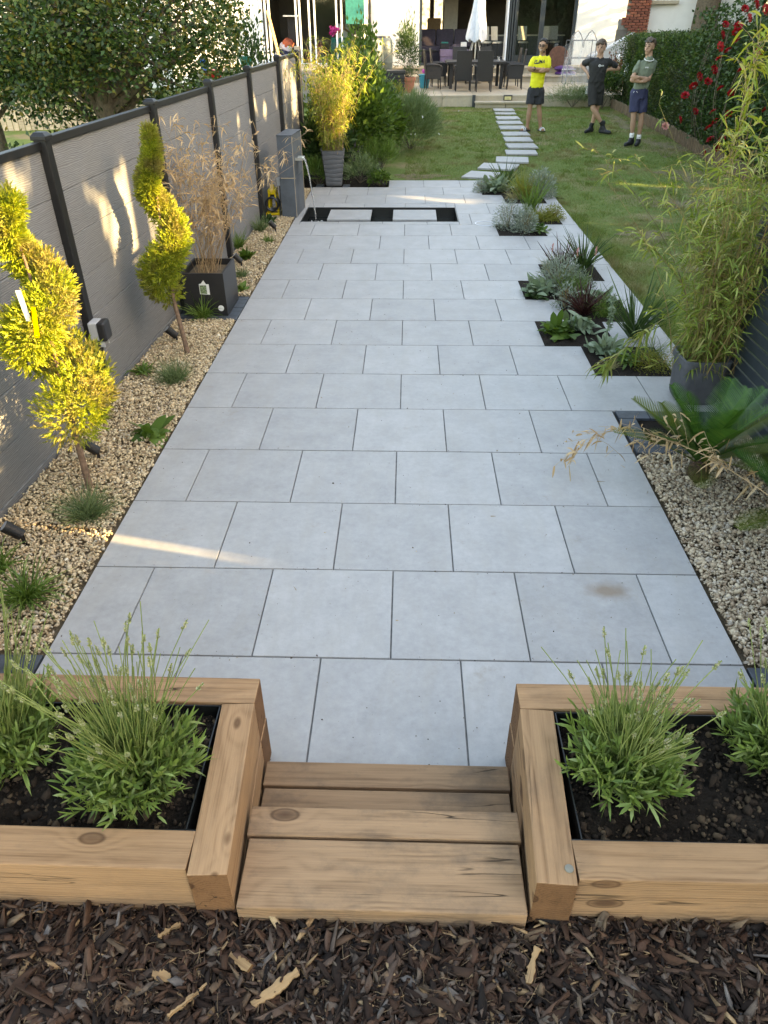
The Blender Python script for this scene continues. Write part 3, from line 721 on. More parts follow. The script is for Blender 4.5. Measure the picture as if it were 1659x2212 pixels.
def gravel_pts(n, x0f, x1f, y0, y1, z0=-0.012, amp=0.02, avoid=None):
    y = rng.random(n)*(y1 - y0) + y0; u = rng.random(n)
    a, b = x0f(y), x1f(y); x = a + (b - a)*u
    z = z0 + rng.random(n)*amp + 0.008*np.sin(x*9)*np.sin(y*6)
    P = np.stack([x, y, z], 1)
    if avoid is not None: P = P[~avoid(x, y)]
    return P
FENCE_X = lambda y: -2.23 + 0.034*y
inc = lambda a, b, c, d: (lambda x, y: (x > a) & (x < b) & (y > c) & (y < d))
sheet('gravel_bed', [(-2.6, -0.4), (-1.5, -0.4), (-1.5, 10.6), (-2.2, 10.6)], -0.03, M['gravel_base'])
sheet('gravel_bed', [(1.5, -0.4), (3.0, -0.4), (3.0, 2.42), (1.5, 2.42)], -0.03, M['gravel_base'])
a1 = inc(-2.07, -1.5, 4.19, 4.87)
PL = np.concatenate([gravel_pts(24000, lambda y: FENCE_X(y) + 0.03, lambda y: 0*y - 1.513, 0.0, 5.2, avoid=a1, amp=0.026),
                     gravel_pts(11000, lambda y: FENCE_X(y) + 0.03, lambda y: 0*y - 1.513, 5.2, 10.3, amp=0.024)])
V, F = pebbles(PL, rng.lognormal(math.log(0.0086), 0.30, len(PL)))
o = np_mesh('cream_gravel', V, F, M['gravel']); o['kind'] = 'stuff'; o['label'] = 'loose cream gravel between the grey fence and the paving'
a2 = inc(1.5, 2.18, 1.79, 2.41)
PR = gravel_pts(19000, lambda y: 0*y + 1.513, lambda y: 0*y + 2.6, 0.0, 2.0, avoid=lambda x, y: a2(x, y) | ((y > 1.82) & (x < 2.2)), amp=0.03)
V, F = pebbles(PR, rng.lognormal(math.log(0.0094), 0.32, len(PR)))
o = np_mesh('brown_gravel', V, F, M['gravel_r']); o['kind'] = 'stuff'; o['label'] = 'loose brown and grey gravel round the sago palms'

# ---------------------------------------------------------------- sleeper beds and steps
TOPZ = 0.40
def sleeper(parent, a, b, w, h, ztop, mat=None, name='sleeper', over=0.0):
    """timber from a to b (centre line), w wide, h tall, top at ztop"""
    a = Vector((a[0], a[1])); b = Vector((b[0], b[1])); d = b - a; L = d.length
    c = (a + b)/2
    return bevbox(name, (L, w, h), (c[0], c[1], ztop - h/2), mat or M['sleeper'], parent, bevel=0.0045, rot=(0, 0, math.atan2(d[1], d[0])), share=False)
def bed(side, label):
    s = side
    t = thing('sleeper_bed', label, 'raised bed', (s*0.9, -0.8, 0.0))
    for c in range(2):
        z = TOPZ - 0.2*c - 0.0015*c; e = 0.0025*c
        # far side (against the paving), arm beside the steps, near side
        sleeper(t, (s*(0.438 - e), -0.542), (s*2.4, -0.535), 0.108, 0.198, z)
        sleeper(t, (s*0.492, -0.599), (s*0.462, -1.178 + e), 0.108 + e, 0.198, z)
        sleeper(t, (s*0.5215, -1.108), (s*2.4, -1.096), 0.112, 0.198, z)
    return t
bedL = bed(-1, 'raised bed of pale brown sleepers holding the two lavenders by the grey fence side')
bedR = bed(1, 'raised bed of pale brown sleepers with a bolt head at its corner')
# bolt at the right bed's near corner
bc = G(1252, 1866, TOPZ)
MB().lathe([(0.0, 0.0), (0.011, 0.0), (0.0125, 0.002), (0.0115, 0.0045), (0.0, 0.006)], 14, c=(0.500, -1.135, TOPZ - 0.001)).build('bolt_head', M['bolt'], bedR, smooth=True)
# black liner between soil and timber, and the soil itself
for s in (-1, 1):
    lb = MB()
    lb.box((s*0.553, -0.85, 0.33), (0.004, 0.50, 0.12)); lb.box((s*1.45, -0.602, 0.33), (1.85, 0.004, 0.12)); lb.box((s*1.45, -1.046, 0.33), (1.85, 0.004, 0.12))
    lb.build('liner', M['liner'], bedL if s < 0 else bedR)
def bed_soil(s):
    n = 90
    zf = lambda X, Y: 0.335 + 0.016*np.sin(X*11 + 2*s)*np.cos(Y*13) + 0.008*np.sin(X*37)*np.sin(Y*41 + X*9) + rng.normal(0, 0.0045, X.shape)
    o = grid_sheet('bed_soil', min(s*0.55, s*2.4), max(s*0.55, s*2.4), -1.05, -0.598, 190, 50, zf, M['soil'])
    N = 2200
    P = np.stack([s*(0.56 + 1.3*rng.random(N)), -1.045 + 0.44*rng.random(N), np.zeros(N)], 1)
    P[:, 2] = 0.335 + 0.016*np.sin(P[:, 0]*11 + 2*s)*np.cos(P[:, 1]*13) + 0.004
    sz = rng.lognormal(math.log(0.0055), 0.55, N); sz = np.clip(sz, 0, 0.022)
    V, F = pebbles(P, sz, 0.8, jag=0.3)
    o = np_mesh('soil_clods', V, F, M['clod']); o['kind'] = 'stuff'; o['label'] = 'crumbly dark soil clods in a sleeper bed'
bed_soil(-1); bed_soil(1)
steps = thing('timber_steps', 'worn timber steps leading down from the bark to the paving', 'steps', (0, -0.9, 0))
def xin(y): return 0.438 + (y + 0.49)*0.0605 - 0.004
def tread(y0, y1, zt, h, nm='tread'):
    w = xin((y0 + y1)/2)
    sleeper(steps, (-w, (y0 + y1)/2), (w, (y0 + y1)/2), y1 - y0 - 0.006, h, zt, M['tread'], nm)
tread(-0.70, -0.597, 0.10, 0.10); tread(-0.80, -0.703, 0.097, 0.095)
tread(-0.985, -0.885, 0.27, 0.20); tread(-1.196, -0.988, 0.268, 0.15)
MB().box((0, -0.842, 0.085), (0.80, 0.08, 0.09)).build('riser_packing', M['tread'], steps)
# ---------------------------------------------------------------- bark mulch
BZ = 0.195
def bark_zf(X, Y): return BZ + 0.012*np.sin(X*7 + 1)*np.cos(Y*9) + 0.018*np.clip((-1.25 - Y)*0.5, 0, 1) + 0.008*np.sin(X*23)*np.sin(Y*19)
grid_sheet('mulch_bed', -2.6, 2.6, -3.4, -1.15, 120, 60, lambda X, Y: bark_zf(X, Y) - 0.02, M['mulch_base'])
SHARD = np.array([(-1, -.5, -.5), (-.3, -.62, -.5), (.45, -.45, -.5), (1, -.15, -.5), (.85, .3, -.5), (.1, .55, -.5), (-.75, .42, -.5),
                  (-.92, -.4, .5), (-.3, -.5, .5), (.42, -.38, .5), (.9, -.1, .5), (.8, .24, .5), (.1, .48, .5), (-.7, .36, .5)])
_n = 7
SHARD_T = np.array([(0, i + 1, i) for i in range(1, _n - 1)] + [(_n, _n + i, _n + i + 1) for i in range(1, _n - 1)] +
                   [q for i in range(_n) for q in ((i, (i + 1) % _n, _n + (i + 1) % _n), (i, _n + (i + 1) % _n, _n + i))])
def shards(P, L, Wd, T, tilt, r=rng, jag=0.13):
    n = len(P)
    V = SHARD[None] + r.normal(0, jag, (n, 14, 3))
    V = V*np.stack([L/2, Wd, T], 1)[:, None, :]
    curl = (r.normal(0, 0.5, n)/np.maximum(L, .01))[:, None]; V[..., 2] += curl*V[..., 0]**2*0.6
    q = unit(r.normal(size=(n, 3))*tilt[:, None] + np.array([0, 0, 1.0])); x = unit(np.cross(q, rand_dirs(n, r))); y = np.cross(q, x)
    W_ = V[..., 0:1]*x[:, None] + V[..., 1:2]*y[:, None] + V[..., 2:3]*q[:, None] + P[:, None]
    F = (np.arange(n)[:, None, None]*14 + SHARD_T[None]).reshape(-1, 3)
    return W_.reshape(-1, 3), F
def bark_pts(n, up):
    x = rng.random(n)*4.4 - 2.2; y = -1.17 - 0.66*rng.random(n)
    ok = ~((np.abs(x) < 0.405) & (y > -1.2))
    x, y = x[ok], y[ok]
    return np.stack([x, y, bark_zf(x, y) + up*rng.random(len(x)) - 0.01], 1)
P = bark_pts(37000, 0.026); n = len(P)
L = np.clip(rng.lognormal(math.log(0.034), 0.62, n), 0.008, 0.12)
V, F = shards(P, L, np.clip(L*rng.lognormal(math.log(0.19), 0.55, n), 0.0015, 0.020), np.clip(L*0.10, 0.0015, 0.006), np.full(n, 0.45))
o = np_mesh('bark_chips', V, F, M['bark']); o['kind'] = 'stuff'; o['label'] = 'dark brown bark chip mulch'
P = bark_pts(1050, 0.012); n = len(P); P[:, 2] += 0.014
L = np.clip(rng.lognormal(math.log(0.034), 0.5, n), 0.015, 0.10)
V, F = shards(P, L, L*np.clip(rng.normal(0.13, 0.06, n), 0.04, 0.3), np.clip(L*0.1, 0.002, 0.007), np.full(n, 0.22))
o = np_mesh('pale_chips', V, F, M['pale_chip']); o['kind'] = 'stuff'; o['label'] = 'pale splintered wood chips scattered through the bark'
P = bark_pts(4000, 0.02); n = len(P); P[:, 2] += 0.012
D = unit(np.stack([rng.normal(size=n), rng.normal(size=n), rng.normal(0, .22, n)], 1))
L = np.clip(rng.lognormal(math.log(0.035), 0.5, n), 0.01, 0.12)
path = P[:, None] + D[:, None]*L[:, None, None]*np.linspace(-.5, .5, 4)[None, :, None] + rng.normal(0, .003, (n, 4, 3))
V, F = stem_prisms(path, np.linspace(0.0012, 0.0006, 4)[None].repeat(n, 0))
o = np_mesh('bark_fibres', V, F, M['bark_fibre']); o['kind'] = 'stuff'; o['label'] = 'thin stringy fibres and twigs through the bark mulch'
def big_chip(x, y, L, wd, ang, label, mat='pale_chip'):
    p = G(x, y, BZ + 0.018)
    n = 16; e = []
    for i in range(n):
        t = i/(n - 1); e.append((-L/2 + L*t, -wd/2*(1 + 0.3*math.sin(7*t + x)) + random.uniform(-.003, .003)))
    for i in range(n):
        t = 1 - i/(n - 1); e.append((-L/2 + L*t + random.uniform(-.004, .004), wd/2*(1 + 0.35*math.sin(5*t + y)) + random.uniform(-.004, .004)))
    o = MB().prism(e, -0.006, 0.006).build('wood_chip', M['chip_wood'], loc=tuple(p), rot=(random.uniform(-.3, .3), random.uniform(-.18, .18), ang), bevel=0.003, seg=2)
    tag(o, label, 'wood chip')
big_chip(595, 2135, 0.135, 0.022, 0.62, 'large pale splintered wood chip lying in the bark')
big_chip(518, 2078, 0.070, 0.018, -0.55, 'stout pale wood chip below the middle of the steps')
big_chip(1150, 2085, 0.09, 0.017, 1.15, 'upright leaning tan wood chip in the bark')
big_chip(365, 2010, 0.065, 0.008, 0.65, 'thin straw-coloured wood splinter below the left planter arm')
big_chip(408, 2160, 0.12, 0.006, 0.8, 'long narrow pale wood splinter near the large chip')
big_chip(350, 2110, 0.05, 0.02, -0.2, 'short orange-tan wood chip with a ragged edge')
# ---------------------------------------------------------------- grey composite fence
PY = [-1.2, 0.68, 2.53, 4.50, 6.30, 8.14, 10.10, 11.83]
PT = [1.66, 1.68, 1.696, 1.71, 1.74, 1.771, 1.815, 1.824]
fence = thing('panel_fence', 'grey wood-grain composite panel fence with black posts along the gravel', 'fence', (-2.14, 2.5, 0))
for i, (y, zt) in enumerate(zip(PY, PT)):
    x = FENCE_X(y)
    p = bevbox('post', (0.075, 0.075, zt + 0.1), (x + .012, y, (zt - 0.1)/2), M['black_metal'], fence, bevel=0.006, rot=(0, 0, -0.034), share=False)
    MB().box((0, 0, 0.012), (0.095, 0.095, 0.024)).box((0, 0, 0.033), (0.095, 0.095, 0.02), taper=0.6).build('post_cap', M['black_metal'], p, bevel=0.004, loc=(x + .012, y, zt - 0.012), rot=(0, 0, -0.034))
    if i + 1 < len(PY):
        y2, z2 = PY[i + 1], min(zt, PT[i + 1])
        x2 = FENCE_X(y2); ang = math.atan2(y2 - y, x2 - x); L = math.hypot(y2 - y, x2 - x)
        cx, cy = (x + x2)/2, (y + y2)/2; top = z2 - 0.05
        nb = 6; h = (top - 0.02)/nb
        for k in range(nb):
            bevbox('fence_board', (L - 0.06, 0.02, h - 0.003), (cx - .012 + 0.0015*(k % 2), cy, 0.02 + h*(k + 0.5)), M['fence'], fence, bevel=0.003, rot=(0, 0, ang), seg=1)
        bevbox('top_rail', (L - 0.075, 0.05, 0.045), (cx - .006, cy, top + 0.024), M['black_metal'], fence, bevel=0.004, rot=(0, 0, ang), share=False)
        bevbox('gravel_board', (L - 0.06, 0.028, 0.06), (cx - .012, cy, -0.012), M['fence'], fence, bevel=0.003, rot=(0, 0, ang), share=False)
# weathered timber post at the fence's far end
MB().box((0, 0, 0.95), (0.09, 0.10, 1.9)).build('end_post', M['pale_wood'], fence, bevel=0.004, loc=(FENCE_X(11.95) + .01, 11.95, 0))
# junction box with cables on the first full post
jb = thing('junction_box', 'grey outdoor socket box with black lid on the fence post', 'socket box', (FENCE_X(2.53) + .09, 2.5, 0.55))
q = AY(210, 712, 2.5); jx, jz = FENCE_X(2.53) + 0.085, q[2]
MB().box((jx - .005, 2.5, jz), (0.06, 0.115, 0.125)).build('back_box', M['grey_plastic'], jb, bevel=0.01)
MB().box((jx + 0.052, 2.495, jz), (0.055, 0.118, 0.13)).build('lid', M['black_plastic'], jb, bevel=0.018, seg=3)
MB().box((jx + 0.04, 2.45, jz - 0.085), (0.03, 0.01, 0.04)).build('latch', M['grey_plastic'], jb, bevel=0.003)
MB().box((jx + 0.04, 2.525, jz - 0.085), (0.03, 0.01, 0.04)).build('latch', M['grey_plastic'], jb, bevel=0.003)
for dy in (-0.012, 0.03):
    MB().tube([(jx, 2.5 + dy, jz - 0.06), (jx - .01, 2.49 + dy, jz - 0.2), (jx - .02, 2.5 + dy*1.5, 0.2), (jx + .0, 2.5 + dy*2, -0.02)], 0.011, 8).build('cable', M['black_plastic'], jb, smooth=True)
# ---------------------------------------------------------------- dark slatted fence on the right
sf = thing('slatted_fence', 'dark horizontal slatted fence beside the brown gravel', 'fence', (2.26, 1.0, 0))
SFX = 2.31
for y in (-2.6, -0.8, -0.125, 0.025, 1.0, 2.72):
    ph_ = 1.86 if y > 0.9 else 1.40  # unseen stretch kept lower so low sun reaches the grey fence
    bevbox('post', (0.07, 0.07, ph_), (SFX + 0.05, y, ph_/2 - .05), M['anthracite'], sf, bevel=0.004)
for a, b in ((-2.6, -0.8), (-0.8, -0.09), (-0.01, 1.0), (1.0, 2.72)):  # unseen gap added between panels to let a sun streak onto the paving
    for k in range(24 if a > 0.5 else 18):
        bevbox('fence_slat', (0.02, b - a - 0.006, 0.062), (SFX, (a + b)/2, 0.04 + 0.0755*k), M['anthracite'], sf, bevel=0.003, seg=1)
# ---------------------------------------------------------------- pond, stepping slabs, water column
px0, px1, py0, py1 = POND
pond = thing('pond', 'black lined rectangular pond sunk in the paving', 'pond', ((px0 + px1)/2, (py0 + py1)/2, -0.4))
mb = MB()
mb.box(((px0 + px1)/2, (py0 + py1)/2, -0.42), (px1 - px0, py1 - py0, 0.02))
mb.box((px0 + .006, (py0 + py1)/2, -0.2), (0.012, py1 - py0, 0.40)); mb.box((px1 - .006, (py0 + py1)/2, -0.2), (0.012, py1 - py0, 0.40))
mb.box(((px0 + px1)/2, py0 + .006, -0.2), (px1 - px0 - .026, 0.012, 0.40)); mb.box(((px0 + px1)/2, py1 - .006, -0.2), (px1 - px0 - .026, 0.012, 0.40))
mb.build('liner', M['liner'], pond)
grid_sheet_o = np_mesh('water', *(lambda X, Y: (np.stack([X, Y, -0.13 + 0.004*np.sin(40*np.hypot(X + 1.24, Y - 8.3))*np.exp(-2.2*np.hypot(X + 1.24, Y - 8.3))], -1).reshape(-1, 3),
    (lambda i: np.stack([i, i + 1, i + 82, i + 81], -1).reshape(-1, 4))(np.arange(40)[:, None]*81 + np.arange(80)[None])))(*np.meshgrid(np.linspace(px0 + .013, px1 - .013, 81), np.linspace(py0 + .013, py1 - .013, 41))), M['pond_water'], pond, smooth=True)
for a, b, lb in ((-1.06, -0.46, 'grey stepping slab in the pond beside the water spout'), (-0.15, 0.46, 'wet pale-edged stepping slab in the pond, away from the spout')):
    t = thing('pond_slab', lb, 'stepping slab', ((a + b)/2, 8.59, -0.4))
    bevbox('slab_top', (b - a, 0.62, 0.03), ((a + b)/2, 8.59, -0.035), M['slab'], t, bevel=0.002, share=False)
    MB().box(((a + b)/2, 8.62, -0.23), (0.3, 0.3, 0.36)).build('pier', M['liner'], t)
wc = thing('water_column', 'tall slate-clad column with a steel water spout', 'water feature', (-1.55, 8.62, 0))
rotc = -0.06
def wcb(nm, c, size, mat, bev=0.003):
    MB().box((0, 0, 0), size).build(nm, mat, wc, bevel=bev, loc=c, rot=(0, 0, rotc))
M['column_tile'] = plain('column_tile', (0.085, 0.10, 0.118), 0.5, var=0.2, scale=8)
wcb('lower_tiles', (-1.56, 8.62, 0.235), (0.20, 0.64, 0.53), M['column_tile'])
wcb('upper_tiles', (-1.56, 8.62, 0.755), (0.20, 0.64, 0.50), M['column_tile'])
wcb('top_tile', (-1.56, 8.62, 1.012), (0.205, 0.645, 0.012), M['slate'])
for sgn in (-1, 1):
    ex = -1.56 + 0.099*math.cos(rotc) - sgn*0.319*math.sin(rotc)*-1*-1; ey = 8.62 + sgn*0.319
    MB().box((0, 0, 0), (0.012, 0.012, 1.0)).build('edge_trim', M['stone_rim'], wc, loc=(-1.56 + 0.099 + 0.019*sgn, 8.62 + sgn*0.317, 0.5))
MB().box((-1.56, 8.295, 0.502), (0.2, 0.012, 0.008)).build('tile_joint', M['stone_rim'], wc)
sp = AY(634, 352, 8.55)
MB().box((-1.43, 8.55, 0.70), (0.13, 0.19, 0.012)).box((-1.43, 8.457, 0.712), (0.13, 0.006, 0.03)).box((-1.43, 8.643, 0.712), (0.13, 0.006, 0.03)).build('spout', M['silver'], wc)
# the falling sheet of water
n = 22; V = []; F = []
for i in range(n):
    t = i/(n - 1)*0.395; x = -1.375 + 0.36*t; z = 0.715 - 4.9*t*t
    w = 0.075*(1 - 0.62*(i/(n - 1))) ; th = 0.008
    for k in range(10):
        a = 2*math.pi*k/10
        V.append((x + math.cos(a)*th*(1 + .5*math.sin(i*1.7 + k)), 8.55 - 0.25*t + math.sin(a)*w*(1 + 0.10*math.sin(i*0.9 + k*2.0)), z + random.uniform(-.004, .004)))
for i in range(n - 1):
    for k in range(10):
        F.append((i*10 + k, i*10 + (k + 1) % 10, (i + 1)*10 + (k + 1) % 10, (i + 1)*10 + k))
ws = MB().add(V, F); wso = ws.build('falling_water', M['falling_water'], smooth=True)
tag(wso, 'clear sheet of water falling from the steel spout into the pond', 'water jet')
P = np.stack([-1.235 + rng.normal(0, .05, 260), 8.46 + rng.normal(0, .075, 260), -0.127 + np.abs(rng.normal(0, .010, 260))], 1)
P = P[(P[:, 0] > px0 + .03) & (P[:, 1] > py0 + .03)]
V, F = pebbles(P, rng.lognormal(math.log(0.007), .4, len(P)), 0.7)
o = np_mesh('splash_foam', V, F, M['white']); tag(o, 'white foam where the falling water meets the pond', 'foam', kind='stuff')
# yellow hose reel behind the column
hr = thing('hose_reel', 'yellow and black hose reel between the fence and the water column', 'hose reel', (-1.82, 8.5, 0))
for dy in (-0.09, 0.09):
    MB().tube([(-1.88, 8.5 + dy, 0.0), (-1.86, 8.5 + dy, 0.28), (-1.78, 8.5 + dy, 0.28), (-1.74, 8.5 + dy, 0.0)], 0.016, 8).build('side_frame', M['yellow_plastic'], hr, smooth=True)
MB().box((-1.82, 8.5, 0.31), (0.11, 0.22, 0.06)).box((-1.82, 8.5, 0.36), (0.05, 0.08, 0.05)).build('handle', M['yellow_plastic'], hr, bevel=0.01)
MB().box((-1.82, 8.5, 0.03), (0.2, 0.26, 0.035)).build('base', M['yellow_plastic'], hr, bevel=0.008)
mb = MB()
for k in range(5):
    N = 16; yk = 8.36 + 0.03*k
    mb.tube([(-1.82 + 0.085*math.cos(2*math.pi*i/N), yk, 0.16 + 0.085*math.sin(2*math.pi*i/N)) for i in range(N + 1)], 0.014, 6)
mb.build('hose_coil', M['black_plastic'], hr, smooth=True)
sk = thing('outdoor_socket', 'small grey socket box on the back of the water column', 'socket box', (-1.70, 8.45, 0.4))
MB().box((-1.705, 8.42, 0.44), (0.06, 0.07, 0.1)).build('socket_body', M['grey_plastic'], sk, bevel=0.008)
MB().tube([(-1.705, 8.42, 0.39), (-1.70, 8.38, 0.2), (-1.72, 8.36, 0.0)], 0.008, 6).build('cable', M['black_plastic'], sk)
# ---------------------------------------------------------------- spotlights in the gravel
def spot(x, y, tx, label):
    p = G(x, y, 0.0)
    t = thing('garden_spotlight', label, 'spotlight', (p[0], p[1], 0.0), 'black spotlights in the cream gravel')
    d = Vector((-0.55, -0.18 + tx, 0.62)).normalized(); b = Vector((p[0] + .02, p[1], 0.05)); e = b + d*0.10
    MB().tube([b, b + d*0.068, b + d*0.07, b + d*0.1], [0.031, 0.031, 0.033, 0.033], 18).build('lamp_body', M['black_metal'], t, smooth=True)
    MB().tube([e - d*0.012, e + d*0.001], [0.027, 0.027], 18).build('lens', M['grey_plastic'], t)
    MB().tube([(p[0] + .02, p[1], -0.02), (p[0] + .02, p[1], 0.055)], 0.01, 8).build('spike', M['black_metal'], t)
spot(45, 1172, 0, 'black spotlight in the gravel near the lavender bed')
spot(208, 990, 0, 'black spotlight beside the trunk of the tagged spiral conifer')
spot(378, 738, 0, 'black spotlight beside the trunk of the untagged spiral conifer')
spot(518, 575, .1, 'black spotlight behind the black cube planter')
spot(592, 500, .1, 'black spotlight nearest the water column')
# ---------------------------------------------------------------- black cube planter with dead bamboo
cb = thing('cube_planter', 'black square planter with two stickers holding dead bamboo', 'planter', (-1.79, 4.53, 0))
cx0, cx1, cy0, cy1, ch = -1.99, -1.60, 4.29, 4.80, 0.385
mb = MB(); w = 0.02
mb.box(((cx0 + cx1)/2, cy0 + w/2, ch/2 + .004), (cx1 - cx0, w, ch)); mb.box(((cx0 + cx1)/2, cy1 - w/2, ch/2 + .004), (cx1 - cx0, w, ch))
mb.box((cx0 + w/2, (cy0 + cy1)/2, ch/2 + .004), (w, cy1 - cy0 - 2*w, ch)); mb.box((cx1 - w/2, (cy0 + cy1)/2, ch/2 + .004), (w, cy1 - cy0 - 2*w, ch))
mb.build('body', M['black_plastic'], cb)
MB().box(((cx0 + cx1)/2, (cy0 + cy1)/2, ch - 0.06), (cx1 - cx0 - .05, cy1 - cy0 - .05, 0.02)).build('compost', M['gravel_base'], cb)
def decal(name, poly, y, mat, parent):
    n = len(poly)
    return MB().add([(p[0], y, p[1]) for p in poly] + [(p[0], y - .001, p[1]) for p in poly], [tuple(range(n))] + [tuple(range(2*n - 1, n - 1, -1))] + [(i, (i + 1) % n, n + (i + 1) % n, n + i) for i in range(n)]).build(name, mat, parent)
lx, lz = -1.785, 0.255
st = decal('sticker', [(lx - .045, lz - .05), (lx + .045, lz - .055), (lx + .045, lz + .04), (lx + .02, lz + .04), (lx, lz + .075), (lx - .025, lz + .045), (lx - .045, lz + .04)], cy0 - .0005, M['white'], cb)
decal('sticker_picture', [(lx - .04, lz - .045), (lx + .02, lz - .048), (lx + .02, lz + .03), (lx - .04, lz + .03)], cy0 - .002, M['print_green'], st)
N = 18
decal('round_sticker', [(-1.655 + .027*math.cos(2*math.pi*k/N), 0.075 + .027*math.sin(2*math.pi*k/N)) for k in range(N)], cy0 - .0005, M['white'], cb)
# ---------------------------------------------------------------- tall ribbed pot
pt = thing('tall_pot', 'tall tapering grey pot with wavy horizontal ribs holding golden bamboo', 'pot', (-1.17, 10.66, 0))
prof = []
for i in range(41):
    z = 0.53*i/40; ph = (i % 5)
    r_ = 0.135 + (0.195 - 0.135)*(z/0.53)
    prof.append((r_ - (0.006 if ph == 0 else 0.0), z))
prof += [(0.20, 0.535), (0.175, 0.535), (0.17, 0.47)]
mb = MB(); mb.lathe(prof, 40, square=0.72, rz=math.pi/4*0 + .12)
mb.v = [(x, y, z + (0.008*math.sin(3*math.atan2(y, x) + z*14) if 0.02 < z < 0.5 else 0)) for x, y, z in mb.v]
mb.build('body', M['pot_grey'], pt, smooth=True, loc=(-1.17, 10.68, 0.0))
# ---------------------------------------------------------------- trough with the green bamboo
tr = thing('bamboo_trough', 'large grey square tub holding the tall green bamboo', 'tub', (2.12, 2.63, 0))
mb = MB(); mb.lathe([(0.13, 0.0), (0.138, 0.02), (0.152, 0.27), (0.164, 0.275), (0.168, 0.325), (0.157, 0.33), (0.148, 0.325), (0.142, 0.26), (0.0, 0.255)], 44, square=0.82)
mb.build('body', M['pot_grey'], tr, smooth=True, loc=(2.12, 2.63, 0.001))
# ---------------------------------------------------------------- plants
def on(kind): return M[kind]
def emit(name, parts, mat, parent=None):
    V, F = merge(parts); return np_mesh(name, V, F, mat, parent)
def lavender(base, R, H, nst, nleaf, label, group=None, r=None):
    """mound of narrow grey-green leaves with upright budded flower stems"""
    r = r or np.random.default_rng(int(abs(base[0]*1000)) + 3)
    b = np.array(base)
    t = thing('lavender', label, 'lavender', base, group)
    # leafy shoots: each shoot carries a rosette of narrow leaves
    ns = nleaf//12
    D = unit(cone_dirs(ns, 1.35, r) + np.array([0, 0, .25])); Ls = R*(0.6 + 0.75*r.random(ns))*(0.8 + .55*np.clip(D[:, 2], 0, 1))
    tip = b + D*Ls[:, None]*np.array([1, 1, 0.9]) + np.stack([r.normal(0, .02, ns), r.normal(0, .02, ns), np.zeros(ns)], 1)
    tip[:, 2] = np.maximum(tip[:, 2], b[2] + 0.01)
    parts = []
    for k in range(12):
        f = 0.35 + 0.65*r.random(ns)
        P = b + (tip - b)*f[:, None]
        dd = unit(D*0.9 + r.normal(0, 0.5, (ns, 3)) + np.array([0, 0, 0.5]))
        parts.append(blade_strips(P, dd, 0.036 + 0.034*r.random(ns), 0.0066 + 0.0040*r.random(ns), droop=r.normal(0.1, 0.25, ns), nseg=3, r=r, belly=0.8))
    emit('foliage', parts, M['lav_leaf'], t)
    D2 = cone_dirs(nst, 0.48, r); P0 = b + D2*R*0.45; L2 = H*(0.6 + 0.4*r.random(nst))
    tt = np.linspace(0, 1, 6)[None, :, None]
    side = np.stack([r.normal(0, .12, nst), r.normal(0, .12, nst), np.zeros(nst)], 1)
    path = P0[:, None] + D2[:, None]*L2[:, None, None]*tt + side[:, None]*L2[:, None, None]*tt**2 + np.array([0, 0, .12])*L2[:, None, None]*tt**1.5
    V, F = stem_prisms(path, 0.0017)
    st = np_mesh('flower_stems', V, F, M['lav_stem'], t)
    lp = []
    for f0 in (0.35, 0.55):                                   # paired stem leaves
        for s_ in (-1, 1):
            i = int(f0*5); P = path[:, i]; T = unit(path[:, i + 1] - path[:, i])
            lp.append(blade_strips(P, T + s_*0.45*unit(np.cross(T, rand_dirs(nst, r))), 0.035 + .02*r.random(nst), 0.004, droop=0.1, nseg=2, r=r, belly=.8))
    emit('stem_leaves', lp, M['lav_leaf'], t)
    hp = []
    T = unit(path[:, -1] - path[:, -2]); hk = r.random(nst) < 0.55; path = path[hk]; T = T[hk]; nst = len(T)
    for k in range(22):
        f = k/26; P = path[:, -1] - T*(0.036*(1 - f))
        d = unit(T*0.8 + 0.8*unit(np.cross(T, rand_dirs(nst, r))))
        hp.append(leaf_quads(P, d, 0.0105*(1.1 - 0.5*f), 0.0066, 0.5, r))
    emit('flower_heads', hp, M['lav_flower'], t)
    return t
def tuft(name, base, n, L, w, spread, mat, label, cat, droop=0.35, group=None, rad=0.02, seed=1, nseg=4, extra=None):
    r = np.random.default_rng(seed + int(abs(base[0]*977 + base[1]*131)))
    b = np.array(base, float)
    P = b + np.stack([r.normal(0, rad, n), r.normal(0, rad, n), np.full(n, -0.003)], 1)
    D = cone_dirs(n, spread, r); Ls = L*(0.45 + 0.55*r.random(n))
    V, F = blade_strips(P, D, Ls, w*(0.7 + .6*r.random(n)), droop=np.abs(r.normal(droop, droop*.5, n)), nseg=nseg, r=r)
    t = thing(name, label, cat, base, group)
    np_mesh('blades', V, F, mat, t)
    return t
def rosette(name, base, n, L, w, spread, mat, label, cat='plant', droop=0.6, rad=0.02, seed=1, group=None, stems=0):
    r = np.random.default_rng(seed + int(abs(base[0]*977 + base[1]*131)))
    b = np.array(base, float)
    P = b + np.stack([r.normal(0, rad, n), r.normal(0, rad, n), np.abs(r.normal(0, rad*.6, n))], 1)
    D = cone_dirs(n, spread, r); Ls = L*(0.5 + 0.5*r.random(n))
    V, F = blade_strips(P, D, Ls, w*(0.7 + .5*r.random(n)), droop=np.abs(r.normal(droop, .25, n)), nseg=5, r=r, belly=1.0, side=np.tile(np.array([0, 0, 1.0]), (n, 1)) + r.normal(0, .25, (n, 3)))
    V[:, 2] = np.maximum(V[:, 2], base[2] + 0.006)
    t = thing(name, label, cat, base, group)
    np_mesh('leaves', V, F, mat, t)
    return t
